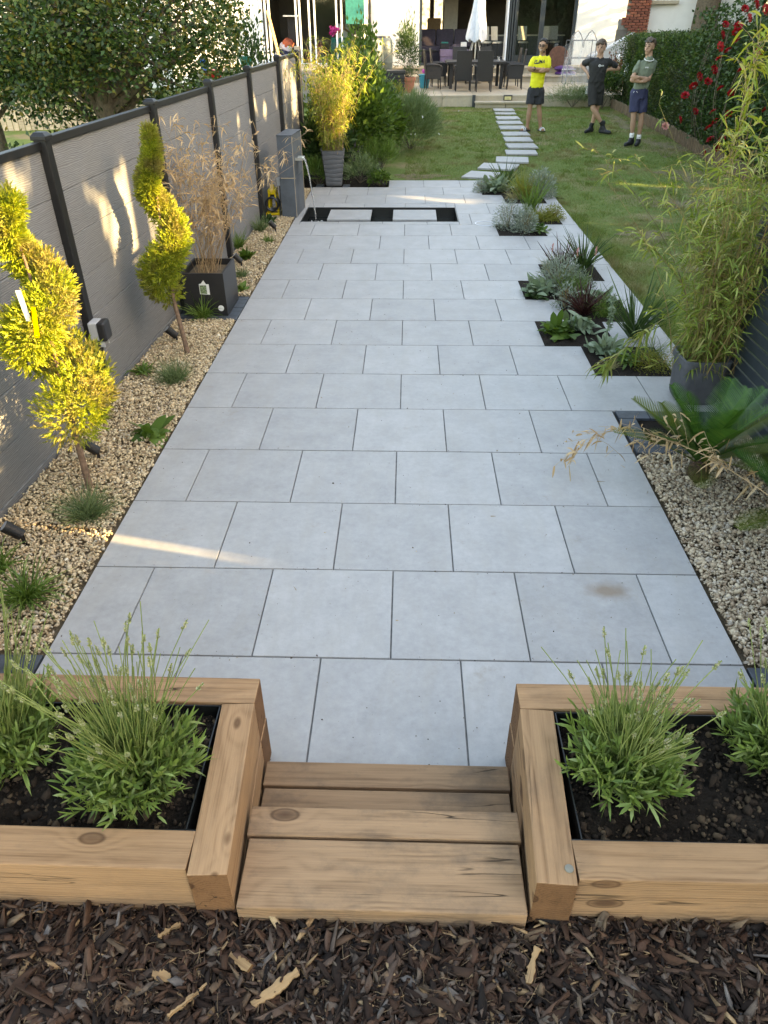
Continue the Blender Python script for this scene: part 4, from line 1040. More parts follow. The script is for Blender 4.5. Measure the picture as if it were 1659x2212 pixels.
def mound(name, base, R, H, n, L, w, mat, label, cat='plant', seed=1, group=None, flat=False):
    r = np.random.default_rng(seed + int(abs(base[0]*977 + base[1]*131)))
    b = np.array(base, float)
    d = rand_dirs(n, r); d[:, 2] = np.abs(d[:, 2]); q = r.random(n)**0.4
    P = b + d*q[:, None]*np.array([R, R, H])
    P += r.normal(0, 0.012, (n, 3)); P[:, 2] = np.maximum(P[:, 2], base[2])
    D = unit(d + r.normal(0, 0.6, (n, 3)) + np.array([0, 0, .5]))
    V, F = blade_strips(P, D, L*(0.6 + .6*r.random(n)), w, droop=0.2, nseg=2, r=r, belly=0.8)
    t = thing(name, label, cat, base, group); np_mesh('foliage', V, F, mat, t)
    ns = 14; D2 = cone_dirs(ns, 0.9, r)
    path = b + D2[:, None]*np.linspace(0, .8, 4)[None, :, None]*np.array([R, R, H]); V, F = stem_prisms(path, 0.003)
    np_mesh('stems', V, F, M['cane'], t)
    return t

S0 = 0.345
lavender(G(300, 1690, S0), 0.165, 0.46, 130, 3900, 'big lavender in flower whose stems lean over the sleeper beside the steps')
lavender(G(30, 1625, S0), 0.16, 0.46, 105, 3200, 'lavender against the left fence side of the sleeper bed')
lavender(G(1340, 1680, S0), 0.150, 0.38, 110, 3500, 'compact lavender beside the timber steps with short green stems')
lavender(G(1668, 1640, S0), 0.150, 0.38, 95, 3000, 'lavender at the outer end of the bolted sleeper bed')

# ---- spiral conifers
def spiral(base, z0, z1, turns, ph, rh, rf, label, tagged, seed):
    r = np.random.default_rng(seed)
    b = np.array(base)
    t = thing('spiral_conifer', label, 'topiary tree', base)
    def axis(z): return np.array([b[0] + 0.02*math.sin(z*3 + seed), b[1] + 0.02*math.cos(z*2.3), z])
    pts = [axis(z) + np.array([(0.03*(0.5 - z)) if z < .5 else 0, 0, 0]) for z in np.linspace(-0.02, z1*0.9, 14)]
    MB().tube(pts, [0.021 - 0.015*i/13 for i in range(14)], 9).build('trunk', M['conifer_bark'], t, smooth=True)
    n = 6000
    u = r.random(n)**1.15
    z = z0 + (z1 - z0)*u; a = ph + 2*math.pi*turns*u
    rad_h = rh*(1 - 0.85*u**1.6); rad_f = rf*(1 - 0.72*u**1.35)
    C = np.stack([b[0] + rad_h*np.cos(a), b[1] + rad_h*np.sin(a), z], 1)
    d = rand_dirs(n, r); q = 0.35 + 0.65*r.random(n)**0.5
    P = C + d*(rad_f*q)[:, None]*np.array([1, 1, 1.15])
    parts = []
    out = unit(d + np.array([0, 0, 0.55]))
    S = unit(np.cross(out, rand_dirs(n, r)))
    for k, ang in enumerate((-1.0, -0.75, -0.5, -0.22, 0.0, 0.22, 0.5, 0.75, 1.0)):
        Dk = unit(out*math.cos(ang) + S*math.sin(ang) + r.normal(0, .18, (n, 3)))
        off = out*(0.028*(1 - abs(ang)*.8))[None] if False else out*0.022*(1 - abs(ang))
        parts.append(blade_strips(P + off, Dk, (0.023 - 0.007*abs(ang))*(0.7 + .6*r.random(n)), 0.0058, droop=0.1, nseg=2, r=r, tip=.3))
    emit('foliage', parts, M['thuja'], t)
    return t
t1 = spiral((-1.79, 1.30, 0), 0.55, 1.60, 2.1, -1.25, 0.14, 0.165, 'golden spiral conifer wearing a white and yellow tag', True, 5)
t2 = spiral((-1.77, 3.37, 0), 0.52, 1.64, 1.75, 2.2, 0.105, 0.14, 'golden spiral conifer without a tag, in front of the black cube planter', False, 9)
ta = AY(42, 625, 1.12); tb_ = AY(68, 690, 1.12)
MB().add([(ta[0] - .012, 1.10, ta[2]), (ta[0] + .016, 1.10, ta[2] + .003), (tb_[0] + .012, 1.095, tb_[2]), (tb_[0] - .014, 1.095, tb_[2])], [(0, 1, 2, 3)]).build('white_tag', M['white'], t1)
tc = AY(74, 660, 1.11); td = AY(86, 725, 1.11)
MB().add([(tc[0] - .006, 1.09, tc[2]), (tc[0] + .014, 1.09, tc[2]), (td[0] + .012, 1.085, td[2]), (td[0] - .014, 1.085, td[2])], [(0, 1, 2, 3)]).build('yellow_tag', M['yellow_tag'], t1)

# ---- bamboo in general
def bamboo(name, base, n, H, rad, lean, spread, mat, stem_mat, label, leaves=26, leaf=(0.075, 0.011), zlo=0.15, seed=3, droop=0.55, srad=0.0028, group=None, twig=0.10, cat='bamboo', dens=None):
    r = np.random.default_rng(seed); b = np.array(base, float)
    P0 = b + np.stack([r.normal(0, rad, n), r.normal(0, rad, n), np.zeros(n)], 1)
    D = cone_dirs(n, spread, r) + np.array([lean[0], lean[1], 0]); Hs = H*(0.45 + 0.55*r.random(n)**0.8)
    tt = np.linspace(0, 1, 9)[None, :, None]
    side = np.stack([r.normal(0, .15, n), r.normal(0, .15, n), -0.05 - .12*r.random(n)], 1)
    path = P0[:, None] + unit(D)[:, None]*Hs[:, None, None]*tt + side[:, None]*Hs[:, None, None]*tt**2.2
    t = thing(name, label, cat, base, group)
    V, F = stem_prisms(path, np.linspace(srad, srad*0.4, 9)[None].repeat(n, 0)); np_mesh('canes', V, F, stem_mat, t)
    parts = []; twigs = []
    for k in range(leaves):
        f = zlo + (1 - zlo)*r.random(n)**0.85
        i = np.minimum((f*8).astype(int), 7); fr = (f*8 - i)[:, None]
        P = path[np.arange(n), i]*(1 - fr) + path[np.arange(n), i + 1]*fr
        out = np.stack([r.normal(size=n), r.normal(size=n), r.normal(0.3, .4, n)], 1); out = unit(out)
        Lt = twig*(0.3 + r.random(n))
        E_ = P + out*Lt[:, None]
        twigs.append(np.stack([P, (P + E_)/2 + np.array([0, 0, .008]), E_], 1))
        for j in range(3):
            dd = unit(out + r.normal(0, .6, (n, 3)))
            parts.append(blade_strips(E_ - out*(Lt*0.25*j)[:, None], dd, leaf[0]*(0.55 + .7*r.random(n)), leaf[1]*(0.7 + .6*r.random(n)), droop=np.abs(r.normal(droop, .3, n)), nseg=3, r=r, belly=0.9))
    V, F = stem_prisms(np.concatenate(twigs), 0.0009); np_mesh('twigs', V, F, stem_mat, t)['kind'] = 'stuff'
    emit('leaves', parts, mat, t)
    return t
bamboo('dead_bamboo', (-1.79, 4.53, 0.31), 60, 1.55, 0.055, (0.10, 0.12), 0.42, M['dry'], M['dry_stem'], 'dead straw-coloured bamboo in the black cube planter', leaves=10, leaf=(0.07, 0.0105), zlo=0.35, seed=11, twig=0.12)
bamboo('golden_bamboo', (-1.17, 10.68, 0.48), 120, 1.75, 0.08, (0.02, 0.0), 0.30, M['bamboo_gold'], M['dry_stem'], 'golden bamboo in the tall ribbed pot catching the sun', leaves=18, leaf=(0.085, 0.011), zlo=0.05, seed=12, twig=0.09)
bamboo('green_bamboo', (2.13, 2.64, 0.26), 125, 1.75, 0.085, (0.08, 0.0), 0.38, M['bamboo'], M['cane'], 'tall bushy green bamboo in the grey tub by the slatted fence', leaves=17, leaf=(0.078, 0.0092), zlo=0.0, seed=13, twig=0.11)
# low arching bamboo shoot over the planting pocket
def arch(name, pts, mat, stem_mat, label, cat, nl, leaf, r0=0.0032, seed=2, twig=0.10, parent=None, side_z=0.2):
    r = np.random.default_rng(seed)
    P = np.array(pts, float); n = 40
    s_ = np.linspace(0, len(P) - 1, n); i = np.minimum(s_.astype(int), len(P) - 2); f = (s_ - i)[:, None]
    C = P[i]*(1 - f) + P[i + 1]*f
    for _ in range(3): C[1:-1] = (C[:-2] + C[1:-1]*2 + C[2:])/4
    t = thing(name, label, cat, pts[0])
    V, F = stem_prisms(C[None], np.linspace(r0, r0*.3, n)[None]); np_mesh('cane', V, F, stem_mat, t)
    parts = []; tw = []
    k = nl
    fr = 0.22 + 0.78*r.random(k); ii = np.minimum((fr*(n - 1)).astype(int), n - 2)
    B = C[ii]; T = unit(C[ii + 1] - C[ii])
    out = unit(T*0.9 + np.stack([r.normal(0, .5, k), r.normal(0, .5, k), r.normal(side_z, .4, k)], 1)); Lt = twig*(0.3 + r.random(k))
    E_ = B + out*Lt[:, None]; tw = np.stack([B, (B + E_)/2 + np.array([0, 0, .01]), E_], 1)
    for j in range(4):
        dd = unit(out*0.6 + r.normal(0, .6, (k, 3)))
        parts.append(blade_strips(E_ - out*(Lt*.25*j)[:, None], dd, leaf[0]*(0.5 + .7*r.random(k)), leaf[1]*(0.6 + .7*r.random(k)), droop=np.abs(r.normal(.55, .3, k)), nseg=4, r=r, belly=.9))
    V, F = stem_prisms(tw, 0.0011); np_mesh('twigs', V, F, stem_mat, t)['kind'] = 'stuff'
    emit('leaves', parts, mat, t)
    return t
arch('bamboo_shoot', [(2.08, 2.64, 0.28), G(1500, 640, .55), G(1430, 690, .5), G(1360, 745, .33), G(1310, 790, .2)], M['bamboo'], M['cane'], 'low green bamboo shoot arching over the planting pocket', 'bamboo', 26, (0.10, 0.013), seed=4)
arch('bamboo_shoot', [(2.1, 2.7, 0.28), AY(1560, 420, 2.9), AY(1600, 250, 2.9), AY(1640, 90, 3.0)], M['bamboo_gold'], M['dry_stem'], 'tall golden bamboo shoot rising in front of the red roses', 'bamboo', 70, (0.11, 0.014), seed=6, twig=0.15)
arch('bamboo_shoot', [(2.08, 2.64, 0.28), AY(1480, 620, 2.7), AY(1420, 545, 2.75), AY(1390, 525, 2.75)], M['bamboo'], M['cane'], 'side shoot of green bamboo leaning over the lawn edge', 'bamboo', 24, (0.09, 0.012), seed=7)
arch('dry_bamboo_cane', [(2.2, 0.70, 0.06), G(1665, 1072, 0.30), G(1530, 985, 0.33), G(1400, 935, 0.30), G(1310, 930, 0.24), G(1245, 972, 0.16)], M['dry'], M['dry'], 'bleached dead bamboo branch arching over the slate edging', 'bamboo branch', 46, (0.075, 0.0115), r0=0.005, seed=8, twig=0.17, side_z=0.1)

# ---- sago palms
def sago(base, n, L, th, seed, label, elev=(0.35, 1.35), trunk=True, az=None):
    r = np.random.default_rng(seed); b = np.array(base, float)
    t = thing('sago_palm', label, 'palm', base)
    if trunk:
        mb = MB(); mb.lathe([(0.045, -0.02), (0.06, 0.02), (0.064, 0.06), (0.055, 0.10), (0.03, 0.13)], 14)
        mb.v = [(x*(1 + random.uniform(-.1, .1)), y*(1 + random.uniform(-.1, .1)), z) for x, y, z in mb.v]
        mb.build('trunk', M['palm_trunk'], t, loc=tuple(base))
    for k in range(n):
        a = (2*math.pi*k/n*1.0 + r.normal(0, .2)) if az is None else az[k]
        el = elev[0] + (elev[1] - elev[0])*((k*0.618) % 1.0)
        d = np.array([math.cos(a)*math.cos(el), math.sin(a)*math.cos(el), math.sin(el)])
        Lf = L*(0.8 + 0.3*r.random()); m_ = 52
        s_ = np.linspace(0, 1, m_)
        C = b + np.array([0, 0, .1]) + d*Lf*s_[:, None] + np.array([math.cos(a), math.sin(a), -1.0])*(0.16*Lf*math.cos(el))*(s_**2)[:, None] + np.array([math.cos(a), math.sin(a), -.35])*(0.14*Lf*math.sin(el))*(s_**2)[:, None]
        T = unit(np.gradient(C, axis=0)); Sd = unit(np.cross(T, np.array([0, 0, 1.0]))); Nn = np.cross(Sd, T)
        fr = thing  # noqa
        V, F = stem_prisms(C[None], np.linspace(0.006, 0.0018, m_)[None])
        parts = [(V, F)]
        i = np.arange(6, m_); env = np.sin(np.pi*np.clip((s_[i] - 0.08)/0.95, 0.03, 1))**0.55
        for sg in (-1, 1):
            for h in (0.25,):
                Pb = C[i] + (C[np.minimum(i + 1, m_ - 1)] - C[i])*h
                dd = unit(Sd[i]*sg*0.9 + T[i]*0.55 + Nn[i]*0.38)
                parts.append(blade_strips(Pb, dd, th*env*(0.95 + .1*r.random(len(i))), 0.0078, droop=0.10, nseg=3, r=r, side=Nn[i], tip=.1))
        emit('frond', parts, M['sago_old'] if el < elev[0] + 0.33*(elev[1] - elev[0]) else M['sago'], t)
    return t
sago((1.785, 1.50, 0.0), 20, 0.52, 0.115, 21, 'dark green sago palm with a stubby brown trunk in the gravel', elev=(0.45, 1.42))
sago((2.12, 0.98, 0.0), 10, 0.46, 0.11, 22, 'smaller sago palm under the bleached bamboo branch against the slats', elev=(0.2, 1.2))

# ---- small plants in the cream gravel
def gp(x, y): q = G(x, y, 0.01); return (q[0], q[1], 0.0)
tuft('grass_tuft', gp(190, 1115), 546, 0.309, 0.0032, 1.06, M['grey_tuft'], 'grey-green wispy tuft at the foot of the tagged conifer', 'grass tuft', .25, rad=.03)
tuft('grass_tuft', gp(60, 1290), 195, 0.346, 0.0093, 0.98, M['tuft'], 'bright green broad-bladed tuft near the corner of the lavender bed', 'grass tuft', .5)
tuft('grass_tuft', gp(-5, 1230), 117, 0.309, 0.0086, 0.94, M['tuft'], 'green tuft against the fence near the lavender bed', 'grass tuft', .5)
tuft('grass_tuft', gp(222, 905), 416, 0.291, 0.0023, 0.47, M['stipa'], 'fine feathery upright grass by the fence post', 'grass tuft', .2, rad=.022)
rosette('broad_leaf_plant', gp(328, 942), 22, 0.227, 0.0719, 1.15, M['shrub'], 'low plant with broad dark green leaves at the paving edge', droop=.45)
tuft('grass_tuft', gp(377, 822), 546, 0.273, 0.0032, 0.89, M['grey_tuft'], 'grey-green wispy tuft in front of the untagged conifer', 'grass tuft', .22, rad=.035)
rosette('small_herb', gp(310, 806), 52, 0.146, 0.0201, 1.02, M['tuft'], 'small leafy herb beside the grey-green wispy tuft', droop=.3)
tuft('grass_tuft', gp(438, 685), 195, 0.346, 0.0079, 0.89, M['tuft'], 'arching green tuft in front of the black cube planter', 'grass tuft', .45)
rosette('small_herb', gp(522, 628), 33, 0.146, 0.0431, 1.02, M['tuft'], 'small herb beside the slate edging of the cube planter', droop=.4)
tuft('grass_tuft', gp(522, 595), 143, 0.182, 0.0057, 0.94, M['grey_tuft'], 'small pale tuft behind the cube planter', 'grass tuft', .4)
rosette('small_herb', gp(532, 558), 44, 0.182, 0.0489, 1.02, M['shrub'], 'leafy green herb by the spotlight behind the cube planter', droop=.35)
tuft('grass_tuft', gp(516, 535), 156, 0.346, 0.0072, 0.68, M['tuft'], 'upright dark tuft against the fence behind the dead bamboo', 'grass tuft', .35)
tuft('grass_tuft', gp(562, 498), 208, 0.328, 0.0072, 0.77, M['grey_tuft'], 'grey tuft near the hose reel', 'grass tuft', .35)
rosette('small_herb', gp(582, 480), 39, 0.164, 0.0431, 1.02, M['shrub_dark'], 'dark leafy herb next to the hose reel', droop=.35)
tuft('grass_tuft', gp(580, 522), 117, 0.164, 0.0057, 0.85, M['tuft'], 'tiny green tuft alone in the gravel before the water column', 'grass tuft', .35)
# ---- pocket plants
def pk(x, y): q = G(x, y, 0.0); return (q[0], q[1], -0.004)
def zz2(x, y): return pk((1750 + x*.5726)*.5486, (600 + y*.5726)*.5486)
rosette('sage_plant', (1.42, 10.12, 0), 70, 0.311, 0.0688, 1.25, M['lambs_ear'], 'grey felted sage plant in the far corner pocket', droop=.35, rad=.07)
tuft('cordyline', (1.62, 10.45, 0), 60, 0.567, 0.0175, 0.75, M['cordyline'], 'dark upright cordyline behind the felted sage', 'cordyline', .12, rad=.012)
mound('silver_shrub', (1.22, 10.1, 0), 0.143, 0.208, 800, 0.036, 0.0072, M['silver_leaf'], 'small silver shrub beside the felted sage')
tuft('ornamental_grass', (1.82, 9.62, 0), 260, 0.621, 0.0075, 0.75, M['sedge'], 'tall yellow-green grass clump in the far pockets', 'grass clump', .35, rad=.05)
mound('silver_shrub', (2.08, 9.75, 0), 0.247, 0.390, 1440, 0.060, 0.0144, M['silver_leaf'], 'silver leaved shrub behind the tall yellow-green grass')
tuft('iris_clump', (1.80, 8.72, 0), 90, 0.621, 0.0163, 0.6, M['tuft'], 'upright green iris clump between silver and golden plants', 'iris', .2, rad=.04)
tuft('golden_sedge', (1.90, 8.22, 0), 330, 0.324, 0.0075, 1.15, M['sedge'], 'low golden sedge in the pocket by the lawn edge', 'grass clump', .4, rad=.08)
mound('golden_shrub', (2.04, 8.2, 0), 0.156, 0.208, 1120, 0.030, 0.0072, M['sedge'], 'small yellow shrub next to the golden sedge')
mound('santolina', (1.37, 7.72, 0), 0.221, 0.351, 2880, 0.031, 0.0048, M['silver_leaf'], 'fine-leaved silver santolina overhanging the paving')
mound('artemisia', (1.56, 7.52, 0), 0.169, 0.325, 1120, 0.042, 0.0108, M['silver_leaf'], 'silver artemisia with broader leaves beside the santolina')
rosette('heuchera', (1.74, 7.55, 0), 45, 0.162, 0.0500, 1.3, M['shrub'], 'green leafy heuchera in front of the golden sedge', droop=.4, rad=.04)
tuft('red_cordyline', (1.72, 5.72, 0), 70, 0.486, 0.0163, 0.7, M['red_leaf'], 'dark red cordyline standing upright in its pocket', 'cordyline', .15, rad=.012)
tuft('cordyline', (1.97, 5.82, 0), 85, 0.621, 0.0163, 0.8, M['cordyline'], 'green cordyline beside the dark red one', 'cordyline', .18, rad=.014)
tuft('feather_grass', (1.58, 5.78, 0), 160, 0.351, 0.0020, 0.7, M['stipa'], 'pale feathery grass beside the dark red cordyline', 'grass clump', .3, rad=.02)
tuft('bronze_sedge', (1.66, 5.55, 0), 90, 0.297, 0.0037, 1.3, M['red_leaf'], 'low bronze sedge trailing over the pocket soil', 'grass clump', .6, rad=.02)
mound('silver_lavender', (1.58, 5.12, 0), 0.234, 0.351, 2560, 0.048, 0.0060, M['silver_leaf'], 'rounded silver lavender mound in the middle pockets')
tuft('ornamental_grass', (1.68, 4.95, 0), 300, 0.378, 0.0050, 0.75, M['tuft'], 'green grassy clump in front of the silver lavender mound', 'grass clump', .2, rad=.06)
rosette('lambs_ear', (1.38, 4.98, 0), 80, 0.230, 0.0525, 1.2, M['lambs_ear'], 'woolly grey lamb\'s ear spreading over the black pocket edge', droop=.3, rad=.06)
rosette('lambs_ear', (1.92, 4.75, 0), 50, 0.189, 0.0500, 1.2, M['lambs_ear'], 'woolly lamb\'s ear behind the dark red sedge clump', droop=.3, rad=.05)
for k, (x, y) in enumerate([(1.52, 5.42), (1.74, 5.25), (1.93, 5.28)]):
    t = thing('pink_flower_spike', 'slender grass stem with a pale pink flower spike', 'flower spike', (x, y, 0), 'pale pink spikes above the silver lavender')
    MB().tube([(x, y, 0), (x + .01, y, 0.2), (x + .015, y, 0.33)], 0.0022, 5).build('stem', M['lav_stem'], t)
    P = np.tile(np.array([x + .015, y, 0.30]), (60, 1)); P[:, 2] += np.linspace(0, .075, 60)
    V, F = leaf_quads(P, rand_dirs(60) + np.array([0, 0, .4]), 0.014, 0.009); np_mesh('florets', V, F, M['pink_petal'], t)
tuft('red_sedge', (1.70, 4.42, 0), 110, 0.459, 0.0137, 0.95, M['red_leaf'], 'dark red strap-leaved clump beside the tall flowering lamb\'s ear', 'cordyline', .25, rad=.02)
mound('artemisia', (1.55, 4.55, 0), 0.117, 0.260, 352, 0.048, 0.0084, M['silver_leaf'], 'small silver artemisia above the black pocket edge')
tuft('cordyline', (2.0, 3.80, 0), 95, 0.702, 0.0187, 0.8, M['cordyline'], 'large green cordyline nearest the bamboo tub', 'cordyline', .15, rad=.015)
la = rosette('lambs_ear', (1.66, 3.42, 0), 60, 0.203, 0.0525, 1.25, M['lambs_ear'], 'lamb\'s ear with one tall felted flower spike', droop=.3, rad=.05)
MB().tube([(1.66, 3.42, 0), (1.665, 3.43, 0.22), (1.67, 3.43, 0.46)], [0.008, 0.006, 0.004], 7).build('flower_stem', M['lambs_ear'], la)
P = np.tile(np.array([1.67, 3.43, 0.40]), (120, 1)); P[:, 2] += np.repeat(np.linspace(-.18, .07, 12), 10)
V, F = leaf_quads(P, rand_dirs(120) + np.array([0, 0, .3]), 0.04, 0.016); np_mesh('spike', V, F, M['lambs_ear'], la)
rosette('leafy_plant', (1.38, 3.88, 0), 60, 0.203, 0.0562, 1.25, M['shrub'], 'mid-green leafy plant spilling over the pocket corner', droop=.4, rad=.05)
mound('golden_thyme', (1.98, 3.18, 0), 0.182, 0.117, 1760, 0.019, 0.0048, M['sedge'], 'low mossy golden thyme beside the cordyline')
tuft('feather_grass', (1.66, 3.16, 0), 140, 0.162, 0.0022, 1.1, M['stipa'], 'small pale feathery tuft in the nearest pocket', 'grass clump', .35, rad=.02)
tuft('arching_grass', (2.06, 3.42, 0), 80, 0.567, 0.0037, 1.2, M['grey_tuft'], 'long arching grass across the paving edge by the tub', 'grass clump', .5, rad=.02)

rosette('lambs_ear', (1.58, 3.98, 0), 55, 0.20, 0.05, 1.2, M['lambs_ear'], 'felted grey plant between the leafy green plant and the large cordyline', droop=.3, rad=.05)
tuft('ornamental_grass', (1.88, 4.4, 0), 160, 0.34, 0.006, 0.9, M['tuft'], 'green grass clump behind the dark red strap-leaved clump', 'grass clump', .35, rad=.05)
rosette('small_herb', (1.80, 3.25, 0), 40, 0.13, 0.035, 1.25, M['shrub'], 'low green herb between the flowering lamb\'s ear and the thyme', droop=.4, rad=.05)
mound('silver_shrub', (1.78, 5.05, 0), 0.14, 0.2, 700, 0.045, 0.008, M['silver_leaf'], 'small silver shrub beside the green grassy clump')
rosette('heuchera', (1.32, 4.86, 0), 30, 0.12, 0.04, 1.3, M['shrub_dark'], 'dark leafy heuchera under the spreading lamb\'s ear', droop=.45, rad=.04)
rosette('sage_plant', (1.55, 10.15, 0), 45, 0.2, 0.05, 1.2, M['lambs_ear'], 'felted sage beside the dark upright cordyline', droop=.35, rad=.06)
tuft('bronze_grass', (1.65, 9.55, 0), 140, 0.34, 0.005, 1.0, M['stipa'], 'pale bronze grass at the edge of the far pocket', 'grass clump', .5, rad=.04)
# ---------------------------------------------------------------- lawn grass
STONES = []
def zst(x, y): return G((1700 + x*.3617)*.5486, (380 + y*.3617)*.5486, 0.08)
for i, (xl, xr, yt, yb) in enumerate([(375, 700, 822, 892), (520, 930, 740, 800), (690, 1050, 668, 725), (795, 1140, 590, 635), (808, 1135, 515, 562), (780, 1085, 443, 490), (760, 1055, 385, 428),
                                      (730, 1015, 318, 358), (705, 978, 265, 303), (697, 948, 217, 248), (690, 910, 176, 196), (668, 893, 133, 158)]):
    zc = float(lawn_z(G(1050, (380 + yb*.3617)*.5486, .06)[1])) + 0.02
    f0 = lambda x, y: G((1700 + x*.3617)*.5486, (380 + y*.3617)*.5486, zc)
    a, b, c, d = f0(xl, yb), f0(xr, yb), f0(xl + 18, yt), f0(xr, yt)
    w = min(max((b[0] - a[0] + d[0] - c[0])/2, 0.55), 0.85); dp = min(max((c[1] + d[1])/2 - (a[1] + b[1])/2, 0.42), 0.62)
    cx, cy = (a[0] + b[0] + c[0] + d[0])/4, (a[1] + b[1] + c[1] + d[1])/4
    rot = [-0.35, -0.28, -0.12, -0.05, 0.02, 0.0, 0.02, -0.02, 0.01, 0.0, 0.02, 0.0][i]
    STONES.append((cx, cy, w, dp))
    o = bevbox('stepping_stone', (w, dp, 0.03), (cx, cy, float(lawn_z(cy)) + 0.014), M['slab'], None, bevel=0.003, rot=(0, 0, rot), share=False)
    lab = 'square grey slab in the grass path across the lawn'
    lab = '%s slab of the grass path counting from the patio' % ['', 'second', 'third', 'fourth', 'fifth', 'sixth', 'seventh', 'eighth', 'ninth', 'tenth', 'eleventh', ''][i]
    if i == 0: lab = 'stepping slab in the grass touching the end of the patio'
    if i == 11: lab = 'stepping slab at the foot of the rear terrace step'
    if i == 6: lab = 'stepping slab under the sandal of the person in yellow'
    tag(o, lab, 'stepping stone', 'stepping stones across the lawn')
def lawn_blades(n, x0, x1, y0, y1, L, w, keepf=None, zoff=0.0):
    x = x0 + (x1 - x0)*rng.random(n); y = y0 + (y1 - y0)*rng.random(n)
    k = is_lawn(x, y)
    for (cx, cy, ww, dd) in STONES: k &= ~((np.abs(x - cx) < ww/2 - .01) & (np.abs(y - cy) < dd/2 - .01))
    if keepf is not None: k &= keepf(x, y)
    x, y = x[k], y[k]; m_ = len(x)
    P = np.stack([x, y, lawn_zf(x, y) - 0.003], 1)
    clump = 0.7 + 0.6*(np.sin(x*3.1 + 1.3*np.sin(y*2.3))*np.sin(y*2.7 + x)*0.5 + 0.5)
    D = cone_dirs(m_, 1.0); Ls = L*clump*(0.5 + .7*rng.random(m_))
    S = unit(np.cross(D, rand_dirs(m_)))
    T = P + D*Ls[:, None]
    ww = w*(0.7 + .6*rng.random(m_))[:, None]
    V = np.stack([P - S*ww/2, P + S*ww/2, T], 1).reshape(-1, 3)
    return V, np.arange(m_*3).reshape(-1, 3)
parts = [lawn_blades(60000, 2.2, 4.6, 2.9, 8.0, 0.035, 0.0045), lawn_blades(80000, 0.0, 6.2, 8.0, 14.0, 0.036, 0.006), lawn_blades(100000, -1.7, 6.2, 14.0, 22.4, 0.038, 0.0085),
         lawn_blades(16000, 2.25, 2.75, 2.9, 8.5, 0.075, 0.005, lambda x, y: x < 2.36 + 0.16*np.sin(y*3.1)**2 + .1*rng.random(len(x)))]
cc = np.stack([6.1*rng.random(700), 3.0 + 19.3*rng.random(700)], 1); ci = rng.integers(0, 700, 42000)      # coarser tufts standing above the mown sward
tx, ty = cc[ci, 0] + rng.normal(0, .05, 42000), cc[ci, 1] + rng.normal(0, .06, 42000); kk = is_lawn(tx, ty)
for (cx, cy, ww, dd) in STONES: kk &= ~((np.abs(tx - cx) < ww/2) & (np.abs(ty - cy) < dd/2))
tx, ty = tx[kk], ty[kk]; m_ = len(tx); P = np.stack([tx, ty, lawn_zf(tx, ty)], 1)
T = P + cone_dirs(m_, .95)*(0.03 + .06*rng.random(m_))[:, None]; S = rand_dirs(m_)*0.004
parts.append((np.stack([P - S, P + S, T], 1).reshape(-1, 3), np.arange(m_*3).reshape(-1, 3)))
V, F = merge(parts); o = np_mesh('grass', V, F, M['grass']); o['kind'] = 'stuff'; o['label'] = 'mown lawn with dry patches'
# dry earth where the hedge and the bed starve the grass
def dry_patch(cx, cy, rx, ry, seed):
    r = np.random.default_rng(seed); N = 40; pts = []
    for k in range(N):
        a = 2*math.pi*k/N; q = 1 + .25*math.sin(3*a + seed) + .15*math.sin(7*a + 2*seed) + .06*r.normal()
        pts.append((cx + rx*q*math.cos(a), cy + ry*q*math.sin(a)))
    V = [(p[0], p[1], float(lawn_zf(p[0], p[1])) + .004) for p in pts] + [(cx, cy, float(lawn_zf(cx, cy)) + .012)]
    o = MB().add(V, [(k, (k + 1) % N, N) for k in range(N)]).build('bare_earth', M['dry_earth']); o['kind'] = 'structure'
    n = int(900*rx*ry*8); a = r.random(n)*6.28; q = np.sqrt(r.random(n)); P = np.stack([cx + rx*1.1*q*np.cos(a), cy + ry*1.1*q*np.sin(a), np.zeros(n)], 1); P[:, 2] = lawn_zf(P[:, 0], P[:, 1])
    D = unit(cone_dirs(n, 1.4, r) + np.array([0, 0, .02])); T = P + D*(.02 + .03*r.random(n))[:, None]; S = rand_dirs(n, r)*.003
    return np.stack([P - S, P + S, T], 1).reshape(-1, 3), np.arange(n*3).reshape(-1, 3)
dp = [dry_patch(0.25, 11.55, .42, .22, 1), dry_patch(5.35, 14.5, .38, 1.0, 2), dry_patch(5.5, 18.5, .32, 1.6, 3), dry_patch(4.1, 9.3, .5, .3, 4), dry_patch(3.4, 5.9, .3, .35, 5), dry_patch(3.1, 7.4, .3, .25, 6), dry_patch(5.0, 11.6, .55, .5, 7), dry_patch(1.5, 21.2, .9, .25, 8)]
V, F = merge(dp); o = np_mesh('dry_grass', V, F, M['stipa']); o['kind'] = 'stuff'; o['label'] = 'straw-coloured dead grass over the worn patches'
